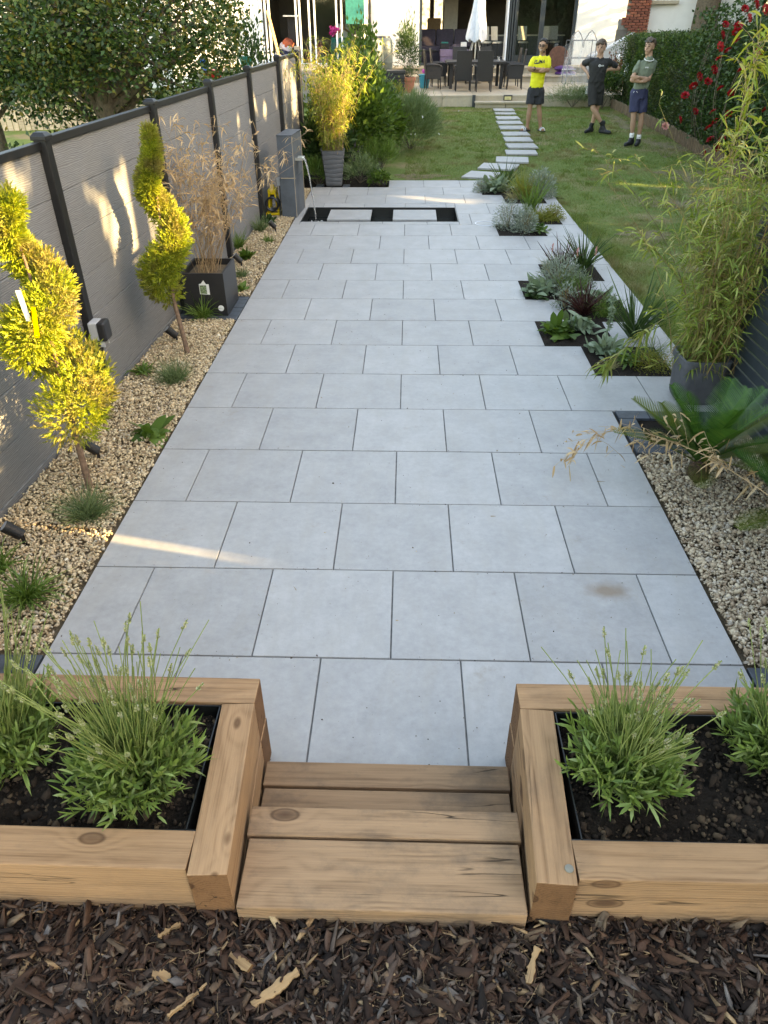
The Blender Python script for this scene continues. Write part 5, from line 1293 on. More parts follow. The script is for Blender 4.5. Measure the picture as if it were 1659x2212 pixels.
# ---------------------------------------------------------------- generic bush and tree crowns
KEEP_RAYS = []
def carve(P, pad=0.0):
    """drop leaves along chosen sun rays, so patches of light fall on set spots"""
    k = np.ones(len(P), bool)
    for (c, r_) in KEEP_RAYS:
        d = P - np.asarray(c)[None]; s_ = d @ SUN; q = np.linalg.norm(d - s_[:, None]*SUN[None], axis=1)
        k &= ~((s_ > 0) & (q < r_ + pad))
    return k
def bush(name, base, rx, ry, h, n, leaf, mat, label, cat='shrub', seed=1, stems=9, group=None, clumps=40, z0=0.0, stemmat=None, blade=False, low=0.1):
    r = np.random.default_rng(seed); b = np.array(base, float)
    d = rand_dirs(clumps, r); d[:, 2] = np.abs(d[:, 2])*1.1 - 0.1
    C = b + np.array([0, 0, h*0.42]) + d*(0.5 + .5*r.random(clumps)**.5)[:, None]*np.array([rx, ry, h*0.55])
    i = r.integers(0, clumps, n)
    P = C[i] + r.normal(0, 1, (n, 3))*np.array([rx, ry, h*.6])*0.17
    P[:, 2] = np.maximum(P[:, 2], b[2] + low*h*r.random(n))
    D = unit((P - (b + np.array([0, 0, h*.3]))) + r.normal(0, .5, (n, 3))*max(rx, .2)*1.2)
    t = thing(name, label, cat, base, group)
    if blade: V, F = blade_strips(P, unit(D + np.array([0, 0, .8])), leaf[0]*(0.6 + .7*r.random(n)), leaf[1], droop=.25, nseg=3, r=r)
    else: V, F = leaf_quads(P, D, leaf[0]*(0.6 + .7*r.random(n)), leaf[1]*(0.6 + .7*r.random(n)), 0.3, r)
    np_mesh('foliage', V, F, mat, t)
    ends = C[r.integers(0, clumps, stems)]
    path = b + (ends - b)[:, None]*np.linspace(0, 1, 5)[None, :, None]*np.array([1, 1, 1]); V, F = stem_prisms(path, np.linspace(.009, .003, 5)[None].repeat(stems, 0))
    np_mesh('stems', V, F, stemmat or M['bark_trunk'], t)
    return t
# left flower bed behind the tall pot
def lz(x, y): return (x, y, float(lawn_z(y)) - 0.02)
bush('leafy_shrub', lz(-0.95, 12.2), 0.62, 0.6, 1.75, 5200, (0.10, 0.055), M['shrub'], 'tall bright green leafy shrub behind the golden bamboo', seed=31, clumps=70)
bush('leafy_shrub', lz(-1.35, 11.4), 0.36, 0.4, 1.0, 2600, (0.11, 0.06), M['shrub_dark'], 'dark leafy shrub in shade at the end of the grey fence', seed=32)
bush('leafy_shrub', lz(-0.6, 13.4), 0.55, 0.7, 1.15, 3600, (0.10, 0.05), M['shrub'], 'mid-height green shrub behind the blue-flowered lavender', seed=33, clumps=60)
bush('leafy_shrub', lz(-1.1, 15.0), 0.6, 0.9, 1.5, 3600, (0.11, 0.06), M['shrub'], 'broad shrub further up the left bed', seed=34, clumps=60)
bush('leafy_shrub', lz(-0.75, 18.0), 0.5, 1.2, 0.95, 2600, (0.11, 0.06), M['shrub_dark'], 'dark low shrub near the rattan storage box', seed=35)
bush('heather_shrub', lz(-0.35, 21.6), 0.35, 0.3, 0.7, 1500, (0.07, 0.02), M['sedge'], 'feathery olive shrub below the terracotta pot', seed=36, blade=True)
rt = bush('pink_rose_bush', lz(-1.0, 17.0), 0.4, 0.5, 2.0, 1800, (0.11, 0.06), M['shrub'], 'shrub with bright pink flowers at its top', seed=37)
for k in range(5):
    P = np.tile(np.array(AY(716 + 5*k % 13, 62 + (k*7) % 13, 17.0)), (14, 1)); V, F = leaf_quads(P + rng.normal(0, .02, (14, 3)), rand_dirs(14), 0.07, 0.06); np_mesh('flower', V, F, M['magenta'], rt)
bush('flowering_lavender', lz(0.1, 14.2), 0.52, 0.75, 0.95, 7000, (0.16, 0.010), M['grey_tuft'], 'large loose grey-green lavender at the lawn edge with white flecks', seed=38, blade=True, clumps=60)
bush('wildflower_clump', lz(-0.45, 11.9), 0.35, 0.4, 0.55, 1800, (0.13, 0.009), M['tuft'], 'loose wispy wildflowers between the pot and the lawn', seed=39, blade=True)
bush('low_perennial', lz(-0.75, 11.0), 0.3, 0.25, 0.38, 1300, (0.12, 0.010), M['grey_tuft'], 'grassy perennial at the edge of the paving behind the pond', seed=40, blade=True)
bush('low_perennial', lz(-0.42, 10.78), 0.14, 0.12, 0.2, 260, (0.08, 0.035), M['shrub'], 'small bright leafy perennial at the paving corner', seed=41)
bush('low_perennial', lz(-1.45, 10.8), 0.2, 0.2, 0.42, 700, (0.16, 0.012), M['tuft'], 'strappy green perennial between the column and the tall pot', seed=42, blade=True)
for k in range(26):
    x, y = -0.2 + 0.5*rng.normal(), 13.6 + 0.9*rng.normal(); z = float(lawn_z(y)) + 0.45 + 0.35*rng.random()
    if k == 0: fl = thing('white_flowers', 'scattered tiny white flowers over the grey-green lavender', 'flowers', (0, 13.6, 0.1))
    P = np.tile(np.array([x, y, z]), (5, 1)); V, F = leaf_quads(P, rand_dirs(5), 0.028, 0.022); np_mesh('flower', V, F, M['white_petal'], fl)
# ---------------------------------------------------------------- hedge on the right with roses and low picket edging
HX = lambda y: 5.86 + 0.028*np.clip(np.asarray(y, float) - 13, 0, 20)
def hedge_top(y): return 1.92 + 0.35*np.clip((15.5 - np.asarray(y, float))/5, 0, 1) - 0.10*np.clip((np.asarray(y, float) - 17)/5, 0, 1)
hg = thing('clipped_hedge', 'tall clipped green hedge along the lawn behind the people', 'hedge', (6.4, 16, 0.1))
nh = 62000
y = 10.7 + 11.6*rng.random(nh)**0.95; tp = hedge_top(y); face = rng.random(nh); z0_ = rng.random(nh)*2
x = np.where(face < 0.62, HX(y) + np.abs(rng.normal(0, .10, nh)) + 0.09*np.sin(y*3.7 + 1.5*z0_)*np.sin(y*1.3 + 2.1*z0_), HX(y) + 1.2*rng.random(nh))
z = np.where(face < 0.62, 0.12 + (tp - 0.12)*z0_/2, tp + rng.normal(0, .05, nh) - .03)
endf = face > 0.93
y = np.where(endf, np.where(rng.random(nh) < .5, 22.3, 10.68) + rng.normal(0, .05, nh), y); z = np.where(endf, 0.1 + 1.75*rng.random(nh), z)
x += 0.05*np.sin(z*7 + y*2)
P = np.stack([x, y, z], 1)
D = unit(np.where((face < 0.62)[:, None], np.array([-1.0, -.2, .35]), np.array([-.1, 0, 1.0])) + rng.normal(0, .55, (nh, 3)))
V, F = leaf_quads(P, D, 0.05*(0.6 + .7*rng.random(nh)), 0.028*(0.6 + .7*rng.random(nh)), 0.3)
np_mesh('foliage', V, F, M['hedge'], hg)
mb = MB()  # unseen solid boxes added inside the leaves to block light
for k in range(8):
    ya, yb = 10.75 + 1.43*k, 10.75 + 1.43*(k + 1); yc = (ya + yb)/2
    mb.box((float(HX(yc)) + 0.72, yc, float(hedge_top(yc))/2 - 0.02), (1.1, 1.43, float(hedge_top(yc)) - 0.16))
mb.build('opaque_core', M['hedge_core'], hg)
# grey-leaved patch and climbing roses on the hedge
rs = thing('climbing_rose', 'climbing rose with deep red blooms over the hedge end', 'rose bush', (5.7, 12.5, 0.1))
n = 3600; r = np.random.default_rng(55)
yy = 10.3 + 4.6*r.random(n); P = np.stack([HX(yy) - 0.05 - np.abs(r.normal(0, .16, n)), yy, 0.3 + (hedge_top(yy) + .1)*r.random(n)**0.8], 1)
V, F = leaf_quads(P, rand_dirs(n, r) + np.array([-.5, 0, .2]), 0.075*(0.6 + .6*r.random(n)), 0.05, 0.2, r); np_mesh('foliage', V, F, M['shrub_dark'], rs)
path = []
for k in range(16):
    y0 = 10.5 + 4*r.random(); e = np.array([float(HX(y0)) - .2, y0 + r.normal(0, .5), 1.4 + 1.0*r.random()])
    s0 = np.array([float(HX(y0)) - 0.05, y0, 0.1]); path.append(s0 + (e - s0)*np.linspace(0, 1, 6)[:, None] + np.array([-.18, 0, 0])*np.sin(np.linspace(0, 3.1, 6))[:, None])
V, F = stem_prisms(np.array(path), 0.006); np_mesh('stems', V, F, M['bark_trunk'], rs)
def rose_mesh():
    parts = []
    for ring, (k, rad, el, L) in enumerate([(4, 0.006, 1.25, 0.035), (5, 0.014, 0.95, 0.04), (7, 0.02, 0.55, 0.042), (8, 0.022, 0.15, 0.04)]):
        a = np.arange(k)*2*math.pi/k + ring*.6; P = np.stack([rad*np.cos(a), rad*np.sin(a), np.zeros(k) - .012], 1)
        D = np.stack([np.cos(a)*math.cos(el), np.sin(a)*math.cos(el), np.full(k, math.sin(el))], 1)
        N = np.stack([-np.cos(a)*math.sin(el), -np.sin(a)*math.sin(el), np.full(k, math.cos(el))], 1)
        parts.append(leaf_quads(P, D, L, 0.042, 0.35, N=N))
    return merge(parts)
RV, RF = rose_mesh(); proto = None
ROSE_PX = [(1568, 52), (1562, 75), (1557, 100), (1590, 68), (1590, 88), (1553, 125), (1530, 175), (1512, 165), (1620, 38), (1640, 112), (1572, 108), (1600, 150), (1480, 205), (1503, 240), (1470, 258), (1575, 245), (1545, 262), (1530, 275), (1560, 300), (1548, 318), (1522, 328), (1598, 355), (1498, 185), (1556, 190), (1534, 300), (1610, 18), (1635, 8), (1655, 20), (1580, 200), (1655, 235), (1540, 240), (1595, 55), (1544, 150)]
ROSE_PX += [(1568, 460), (1550, 445)]
for k, (x_, y_) in enumerate(ROSE_PX):
    Y = 13.6 - 2.4*max(0, (x_ - 1470)/190) - 0.15*(k % 3)
    if y_ > 400: Y = 10.5
    p = AY(x_, y_, Y)
    if p[2] < 0.15: continue
    if proto is None:
        proto = np_mesh('rose', RV*1.15, RF, M['rose'], None); ob = proto
    else:
        ob = bpy.data.objects.new('rose', proto.data); COL.objects.link(ob)
    ob.location = tuple(p); ob.rotation_euler = (0.9 + 0.3*math.sin(k), 0.3*math.cos(k*2), k); s_ = 1.0 + 0.35*((k*7) % 5)/5; ob.scale = (s_, s_, s_)
    set_parent(ob, rs)
p = AY(1435, 290, 13.8); V, F = RV*1.3, RF; ob = np_mesh('pale_rose', V, F, M['pink_petal'], None); ob.location = tuple(AY(1438, 272, 13.6)); ob.rotation_euler = (1.1, 0, 0); set_parent(ob, rs)
pe = thing('picket_edging', 'low weathered picket edging along the foot of the hedge', 'edging', (5.75, 16, 0.09))
k = 0; yv = 10.8
while yv < 22.0:
    h = 0.235 + 0.02*math.sin(k*1.7) + rng.normal(0, .006); zc = float(lawn_z(yv))
    bevbox('picket', (0.026, 0.036, 0.25), (float(HX(yv)) - 0.16 + 0.012*math.sin(k*.9), yv, zc + 0.115 + 0.01*math.sin(k*1.7)), M['picket'], pe, bevel=0.006, rot=(rng.normal(0, .05), rng.normal(0, .05), 0), seg=1)
    yv += 0.058 + rng.random()*.006; k += 1
# ---------------------------------------------------------------- trees beyond
def tree(name, base, trunk_h, crown_c, crown_r, n, leaf, mat, label, seed, trunk_r=0.13, limbs=9, clumps=90, bark='bark_trunk', spread=0.14, carve_it=False, cat='tree', group=None, trunk_lean=(0, 0), droop=0.0, keep=None):
    r = np.random.default_rng(seed); b = np.array(base, float); cc = np.array(crown_c, float); cr = np.array(crown_r, float)
    t = thing(name, label, cat, base, group)
    top = b + np.array([trunk_lean[0], trunk_lean[1], trunk_h])
    mb = MB()
    pts = [b + (top - b)*f + np.array([0.04*math.sin(5*f + seed), 0.04*math.cos(4*f), 0]) for f in np.linspace(0, 1, 7)]
    mb.tube(pts, [trunk_r*(1.25 - .55*f) for f in np.linspace(0, 1, 7)], 10)
    d = rand_dirs(clumps, r); d[:, 2] *= 0.9
    C = cc + d*(0.35 + .65*r.random(clumps)**.45)[:, None]*cr
    for k in range(limbs):
        e = C[k % clumps]; f0 = 0.45 + 0.55*r.random(); s0 = b + (top - b)*f0
        mid = (s0 + e)/2 + np.array([0, 0, .12])
        mb.tube([s0, (s0 + mid)/2 + r.normal(0, .03, 3), mid, (mid + e)/2, e], [trunk_r*.42, trunk_r*.34, trunk_r*.25, trunk_r*.16, trunk_r*.07], 6)
    mb.build('trunk', M[bark], t, smooth=True)
    i = r.integers(0, clumps, n)
    P = C[i] + r.normal(0, 1, (n, 3))*cr*spread
    D = unit((P - C[i]) + r.normal(0, 1, (n, 3))*cr*spread*.8 + np.array([0, 0, -droop]))
    if carve_it: kp = carve(P, 0.16); P, D = P[kp], D[kp]
    if keep is not None: kp = keep(P); P, D = P[kp], D[kp]
    m_ = len(P)
    V, F = leaf_quads(P, D, leaf[0]*(0.6 + .7*r.random(m_)), leaf[1]*(0.6 + .7*r.random(m_)), 0.3, r)
    np_mesh('crown', V, F, mat, t)
    return t
tb = AY(232, 262, 8.2)
def behind_fence(P): return P[:, 0] < FENCE_X(P[:, 1]) - 0.10
tree('holly_tree', (tb[0], 8.2, 0.0), 2.2, (tb[0] + 0.1, 8.3, 2.15), (1.85, 1.3, 1.2), 26000, (0.068, 0.038), M['holly'], 'dense dark glossy holly tree beyond the grey fence', 61, 0.14, 26, 150, keep=behind_fence, spread=0.105)
hb = AY(30, 150, 9.0)
tree('holly_tree', (hb[0] - .6, 9.2, 0), 2.0, (hb[0] - .3, 9.6, 2.1), (1.7, 1.0, 1.15), 13000, (0.07, 0.04), M['holly'], 'second dark evergreen further into the neighbouring garden', 62, 0.09, 10, 80, keep=behind_fence)
bush('ivy_bank', (tb[0] - 0.9, 7.4, 0.0), 0.9, 0.7, 0.95, 3000, (0.08, 0.06), M['shrub_dark'], 'low leafy bank at the foot of the holly', seed=63)
bush('apple_tree', (AY(520, 90, 13.0)[0], 13.0, 0.0), 0.5, 0.6, 2.3, 1300, (0.08, 0.05), M['shrub_dark'], 'sparse young apple tree by the neighbour\'s terrace', 'tree', seed=64, clumps=30)
bush('vegetable_plants', (AY(450, 150, 15)[0], 15.0, 0.0), 0.9, 0.8, 1.25, 1800, (0.09, 0.05), M['shrub'], 'leafy plants growing along the neighbour\'s side of the fence', seed=65, clumps=40)
# ---- unseen conifers added on the right to block the sun; gaps carved for patches
TARGETS = [((-1.80, 1.30, 1.25), 0.42), ((-1.85, 1.25, 0.8), 0.20), ((-1.72, 3.37, 1.05), 0.26), ((-1.74, 3.4, 1.35), 0.13), ((-2.09, 3.75, 1.15), 0.16), ((-2.14, 2.62, 1.0), 0.10), ((-2.15, 2.1, 1.5), 0.15), ((-2.12, 3.0, 1.3), .05),
           ((-2.22, 1.75, .42), 0.12), ((-2.2, 1.5, 0.5), 0.1), ((-2.05, 5.6, 1.3), 0.06), ((-1.98, 7.4, 1.3), 0.10), ((-1.95, 8.4, 1.45), 0.13), ((-1.93, 9.1, 1.3), 0.14), ((-1.9, 9.8, 1.35), 0.12), ((-1.88, 10.5, 1.3), 0.20), ((-1.85, 11.3, 1.35), 0.30),
           ((-1.15, 10.6, 1.15), 0.42), ((-1.15, 10.6, 1.7), 0.35), ((-0.95, 11.6, 1.25), 0.35), ((-0.9, 12.2, 1.5), 0.28), ((2.1, 2.8, 1.95), 0.45), ((2.2, 3.0, 1.6), 0.30),
           ((3.5, 10.82, 0.0), 0.03), ((3.72, 10.74, 0.0), 0.02), ((3.95, 10.7, 0.0), 0.035), ((4.35, 10.55, 0.0), 0.04), ((3.2, 11.0, 0.0), 0.02), ((0.1, 12.7, 0.0), 0.05), ((-0.15, 12.3, 0.1), 0.05), ((0.5, 11.7, 0), .02), ((0.4, 9.55, 0.0), 0.10), ((0.0, 9.75, 0.0), 0.08), ((0.9, 9.35, 0.0), 0.07), ((2.4, 8.0, 0.02), 0.03), ((3.4, 13.6, 0.05), 0.03), ((2.5, 12.0, 0.02), 0.02), ((-1.25, 0.77, 0.0), 0.035), ((-0.85, 0.66, 0.0), 0.015), ((-2.2, 1.1, .35), .10), ((-2.19, 1.5, .55), .08), ((-2.18, 1.75, .42), .07), ((-1.9, 0.9, .05), .06), ((-0.45, -0.75, 0.33), 0.05)]
KEEP_RAYS += TARGETS
for k, yb in enumerate([-7.5, -5.2, -3.0, -0.9, 1.2, 3.3, 5.5, 7.7, 9.9, 12.0, 14.2, 16.4, 18.6]):
    xb = 9.3 + 0.5*math.sin(k*2.1) + (0.0 if k < 11 else 0.9)
    tree('sun_block_conifer', (xb, yb, -0.05), 6.6, (xb, yb, 3.6), (1.35, 1.75, 3.75), 9500, (0.34, 0.20), M['conifer'],
         'added sun-blocking conifer, number %s of the row counted towards the round trees' % ['one', 'two', 'three', 'four', 'five', 'six', 'seven', 'eight', 'nine', 'ten', 'eleven', 'twelve', 'thirteen'][k], 80 + k, 0.16, 8, 130, carve_it=True, group='unseen conifers added to block the sun', spread=0.22, droop=.3)
for k, (xb, yb) in enumerate([(12.6, 16.4), (12.9, 18.6), (12.5, 20.7), (12.9, 22.8), (13.2, 25.0), (13.6, 27.2)]):  # unseen trees added to keep the sun off the terrace
    tree('sun_block_tree', (xb, yb, -0.05), 2.6, (xb, yb, 2.1), (1.3, 1.5, 2.15), 6500, (0.30, 0.2), M['conifer'], ['added round sun-blocking tree nearest the conifers', 'added round sun-blocking tree second from the conifers', 'added round sun-blocking tree third from the conifers', 'added round sun-blocking tree fourth from the conifers', 'added round sun-blocking tree fifth from the conifers', 'added round sun-blocking tree nearest the neighbouring white wall'][k], 120 + k, 0.14, 8, 110, spread=0.24)
tr2 = tree('street_tree', (AY(1528, 30, 27.5)[0], 27.5, -0.05), 4.6, (AY(1528, 30, 27.5)[0], 27.3, 5.6), (2.4, 2.4, 1.9), 5000, (0.2, 0.12), M['hedge'], 'broad bare tree trunk standing behind the far end of the hedge', 71, 0.42, 8, 60)
# ---------------------------------------------------------------- rear terrace
TZ = 0.385; TY = 22.35
ter = bpy.data.objects.new('rear_terrace', None); COL.objects.link(ter); ter['kind'] = 'structure'
MB().box((3.2, 26.2, TZ - 0.26), (9.6, 7.6, 0.44)).build('terrace_base', M['grey_rock'], ter)
xs = [-1.6, -0.72, 0.18, 1.05, 2.0, 2.9, 3.8, 4.7, 5.6, 6.5, 7.4, 7.98]
for i, (a, b) in enumerate(zip(xs[:-1], xs[1:])):
    for j in range(6):
        y0 = TY + 0.9*j
        bevbox('paving_slab', (b - a - 0.012, 0.888, 0.04), ((a + b)/2, y0 + 0.45, TZ - 0.02), M['buff'], ter, bevel=0.004, seg=1)
    if not (1.9 < (a + b)/2 < 3.9):
        bevbox('face_slab', (b - a - 0.014, 0.04, 0.30), ((a + b)/2, TY + 0.03, TZ - 0.195), M['buff'], ter, bevel=0.004, seg=1)
for a, b in ((2.0, 2.9), (2.9, 3.8)):
    bevbox('step_tread', (b - a - 0.01, 0.45, 0.045), ((a + b)/2, TY - 0.16, 0.225), M['buff'], ter, bevel=0.004, seg=1)
    bevbox('step_face', (b - a - 0.02, 0.04, 0.12), ((a + b)/2, TY - 0.30, 0.14), M['buff'], ter, bevel=0.003, seg=1)
    bevbox('face_slab', (b - a - 0.014, 0.04, 0.13), ((a + b)/2, TY + 0.03, TZ - 0.105), M['buff'], ter, bevel=0.004, seg=1)
# steps up to the house
for (y0, zt, dp) in ((27.55, 0.585, 1.3), (28.85, 0.78, 1.4)):
    for a in np.arange(-1.4, 7.4, 0.9):
        bevbox('step_tread', (0.888, dp, 0.045), (a + 0.45, y0 + dp/2 - .03, zt - 0.022), M['buff'], ter, bevel=0.004, seg=1)
        bevbox('step_face', (0.884, 0.05, 0.155), (a + 0.45, y0 + 0.05, zt - 0.122), M['buff'], ter, bevel=0.003, seg=1)
    MB().box((3.05, y0 + 1.0, zt - 0.2), (8.9, 1.8, 0.3)).build('step_core', M['grey_rock'], ter)
# small solar lamp on the terrace face
sl = thing('wall_lamp', 'small square solar lamp fixed above the terrace step', 'lamp', (2.95, TY - 0.02, 0.25))
q = AY(1097, 211, TY)
MB().box((q[0], TY - 0.012, q[2]), (0.26, 0.04, 0.14)).build('housing', M['black_plastic'], sl, bevel=0.008)
MB().box((q[0], TY - 0.035, q[2] - .01), (0.2, 0.01, 0.09)).build('lens', M['solar'], sl, bevel=0.004)
bevbox('terrace_post', (0.09, 0.09, 0.32), (1.98, TY - 0.03, 0.24), M['anthracite'], None, bevel=0.004)
tag(bpy.data.objects['terrace_post'], 'short dark post at the corner of the terrace step', 'post')
# ---------------------------------------------------------------- the house
HY = 30.14; FL = 0.78
house = thing('house', 'white rendered house with wide dark-framed glass doors', 'house', (3.4, HY, FL))
def wall(nm, x0, x1, z0, z1, y0=HY, th=0.25, mat='render', parent=house):
    return MB().box(((x0 + x1)/2, y0 + th/2, (z0 + z1)/2), (x1 - x0, th, z1 - z0)).build(nm, M[mat], parent)
OX0, OX1, OT = 0.42, 6.22, 3.05
wall('wall', -1.52, OX0, 0.35, 4.6); wall('wall', OX1, 8.35, 0.35, 4.6); wall('lintel', OX0, OX1, OT, 4.6)
MB().box((3.4, HY + 2.6, 4.72), (10.6, 5.6, 0.2)).build('roof', M['grey_rock'], house)
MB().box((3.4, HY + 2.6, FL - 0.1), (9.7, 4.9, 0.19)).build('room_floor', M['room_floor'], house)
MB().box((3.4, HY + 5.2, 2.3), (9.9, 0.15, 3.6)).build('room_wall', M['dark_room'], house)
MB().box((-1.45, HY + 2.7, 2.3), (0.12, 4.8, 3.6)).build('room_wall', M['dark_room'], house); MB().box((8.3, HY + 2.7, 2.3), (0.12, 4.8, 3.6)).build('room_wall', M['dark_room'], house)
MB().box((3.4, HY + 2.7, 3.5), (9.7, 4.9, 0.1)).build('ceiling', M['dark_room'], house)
MB().box((1.72, HY + 3.2, 2.2), (0.55, 0.3, 2.7)).build('pillar', M['cream'], house)
# bright far windows seen through the room
for xa in (0.72, 1.28):
    wn_ = MB().box((xa, HY + 5.10, 2.45), (0.42, 0.04, 1.3)).build('far_window', M['white_frame'], house)
    MB().box((xa, HY + 5.07, 2.45), (0.34, 0.02, 1.2)).build('pane', M['daylight'], wn_)
# door frames
def frame(nm, x0, x1, z0, z1, y, w=0.07, mat='anthracite', parent=house, glass=True, d=0.07, low=None):
    mb = MB(); lw = low or w
    mb.box((x0 + w/2, y, (z0 + z1)/2), (w, d, z1 - z0)); mb.box((x1 - w/2, y, (z0 + z1)/2), (w, d, z1 - z0))
    mb.box(((x0 + x1)/2, y, z1 - w/2), (x1 - x0 - 2*w, d, w)); mb.box(((x0 + x1)/2, y, z0 + lw/2), (x1 - x0 - 2*w, d, lw))
    f = mb.build(nm, M[mat], parent)
    if glass: MB().box(((x0 + x1)/2, y, (z0 + z1)/2), (x1 - x0 - 2*w, 0.012, z1 - z0 - 2*w)).build('pane', M['glass'], f)
    return f
MB().box(((OX0 + OX1)/2, HY + .1, FL + 0.04), (OX1 - OX0, 0.16, 0.08)).build('threshold', M['anthracite'], house)
MB().box((OX0 + 0.05, HY + .1, 1.95), (0.1, 0.14, 2.2)).build('door_jamb', M['anthracite'], house)
for k in range(4):                                              # folded-back leaves, end-on
    xk = 3.62 + 0.09*k
    mb = MB(); mb.box((xk, HY - 0.28, 1.95), (0.055, 0.62, 2.2)); mb.build('folded_leaf', M['white_frame'] if k == 0 else M['anthracite'], house, bevel=0.006)
frame('sliding_door', 3.98, 4.95, FL + .08, OT, HY + .1, 0.08, low=0.24); frame('sliding_door', 4.95, 6.2, FL + .08, OT, HY + .1, 0.10, low=0.24)
# next house to the right: brick pier with arch and white wall
nb = thing('brick_gateway', 'red brick gateway with an arched opening beside the white walls', 'gateway', (8.6, 27.3, 0.3))
by = 27.4; bx0, bx1 = AY(1338, 80, by)[0], AY(1395, 80, by)[0]
ax, az = AY(1345, 60, by)[0], AY(1345, 60, by)[2]
row = 0; zv = 0.3
while zv < 3.4:
    o_ = 0.0 if row % 2 else 0.115; xv = bx0 + 0.0 - o_
    while xv < bx1:
        a, b = max(xv, bx0), min(xv + 0.225, bx1)
        cxm = (a + b)/2
        hole = abs(cxm - ax) < 0.2*min(1, max(0.0, (az - zv)/.2))**.5 and zv < az
        if b - a > 0.04 and not hole and not (cxm < AY(1358 if zv > AY(1343, 41, by)[2] else 1343, 50, by)[0] - .1):
            bevbox('brick', (b - a - 0.012, 0.11, 0.063), (cxm, by, zv + 0.035), M['brick'], nb, bevel=0.004, seg=1)
        xv += 0.235
    zv += 0.076; row += 1
zs = AY(1343, 41, by)[2]; xa_, xb_ = AY(1343, 50, by)[0] - .1, AY(1358, 50, by)[0] - .1
MB().box(((xa_ + bx1)/2, by + 0.085, (zs + .3)/2), (bx1 - xa_, 0.06, zs - .3)).box(((xb_ + bx1)/2, by + 0.085, (zs + 3.4)/2), (bx1 - xb_, 0.06, 3.4 - zs)).build('mortar_back', M['grey_rock'], nb)
MB().box((ax, by + 0.05, az/2), (0.38, 0.02, az - .1)).build('arch_dark_panel', M['dark_room'], nb)  # flat dark panel stands in for the shaded depth of the arch
w2 = thing('neighbour_wall', 'white neighbouring wall with a pale coping behind the hedge', 'house', (10, 27.9, 0.3))
wx0, wx1 = AY(1394, 60, 27.7)[0], AY(1510, 60, 27.7)[0]
MB().box(((wx0 + wx1)/2 + 1, 28.2, 2.0), (wx1 - wx0 + 2, 0.9, 3.6)).build('wall', M['render'], w2)
cz = AY(1420, 5, 27.6)[2]
MB().box((wx0 + 0.45, 27.68, cz), (1.0, 0.22, 0.10)).build('coping', M['buff'], w2, bevel=0.01)
# ---------------------------------------------------------------- furniture on the terrace
def chair_proto():
    t = thing('rattan_chair', 'x', 'chair', (0, 0, 0), 'rattan chairs around the dining table')
    MB().box((0, 0, 0.43), (0.46, 0.46, 0.06)).build('seat', M['rattan'], t, bevel=0.015)
    MB().add([(-.23, -.22, .28), (.23, -.22, .28), (.24, -.32, 1.08), (-.24, -.32, 1.08), (-.23, -.18, .28), (.23, -.18, .28), (.24, -.285, 1.08), (-.24, -.285, 1.08)],
             [(0, 1, 2, 3), (7, 6, 5, 4), (0, 4, 5, 1), (1, 5, 6, 2), (2, 6, 7, 3), (3, 7, 4, 0)]).build('backrest', M['rattan'], t, bevel=0.012)
    for s in (-1, 1):
        MB().tube([(s*.255, -.26, .66), (s*.265, -.05, .68), (s*.265, .16, .665), (s*.25, .24, .62), (s*.24, .235, .4)], .024, 8).build('armrest', M['rattan'], t, smooth=True)
        MB().box((s*.25, .0, .47), (0.02, 0.44, 0.36)).build('side_panel', M['rattan'], t, bevel=.006)
        for yy in (-.21, .2):
            MB().tube([(s*.215, yy, .42), (s*.225, yy*1.12, 0.0)], [.024, .016], 8).build('leg', M['rattan'], t)
    MB().box((0, .215, .33), (0.44, 0.02, 0.16)).build('apron', M['rattan'], t)
    return t
cp = chair_proto()
CH = [((1.74, 24.0, 0.0), 'rattan chair with its high back to the lawn, beside the empty corner of the table'), ((2.36, 23.75, 0.0), 'rattan chair with its high back to the lawn, beside the step'),
      ((0.82, 24.75, -1.45), 'rattan chair at the table end near the cyan bucket'), ((1.05, 25.9, -1.5), 'rattan chair at the table end, closer to the sofa'),
      ((3.42, 24.65, 1.5), 'rattan chair at the table end behind the person in yellow'), ((3.42, 25.8, 1.6), 'rattan chair at the table end closer to the folded doors'),
      ((1.80, 26.9, 3.14), 'rattan chair across the table, backed by the purple footstool'), ((2.62, 26.9, 3.14), 'rattan chair across the table beneath the parasol')]
for k, ((x, y, rz), lb) in enumerate(CH):
    c = cp if k == 0 else copy_tree(cp)
    c.location = (x, y, TZ); c.rotation_euler = (0, 0, rz); c['label'] = lb
tb2 = thing('dining_table', 'dark rattan dining table in the middle of the terrace chairs', 'table', (2.2, 25.3, TZ))
MB().box((2.2, 25.35, TZ + 0.72), (1.9, 1.5, 0.06)).build('table_top', M['rattan'], tb2, bevel=.01)
for sx in (-.8, .8):
    for sy in (-.6, .6): MB().box((2.2 + sx, 25.35 + sy, TZ + .345), (0.09, 0.09, 0.69)).build('leg', M['rattan'], tb2)
gl = MB().lathe([(.035, 0), (.04, .1), (.04, .12)], 12, c=(2.9, 24.95, TZ + .752)).build('drinking_glass', M['film']); tag(gl, 'clear drinking glass on the dining table', 'glass')
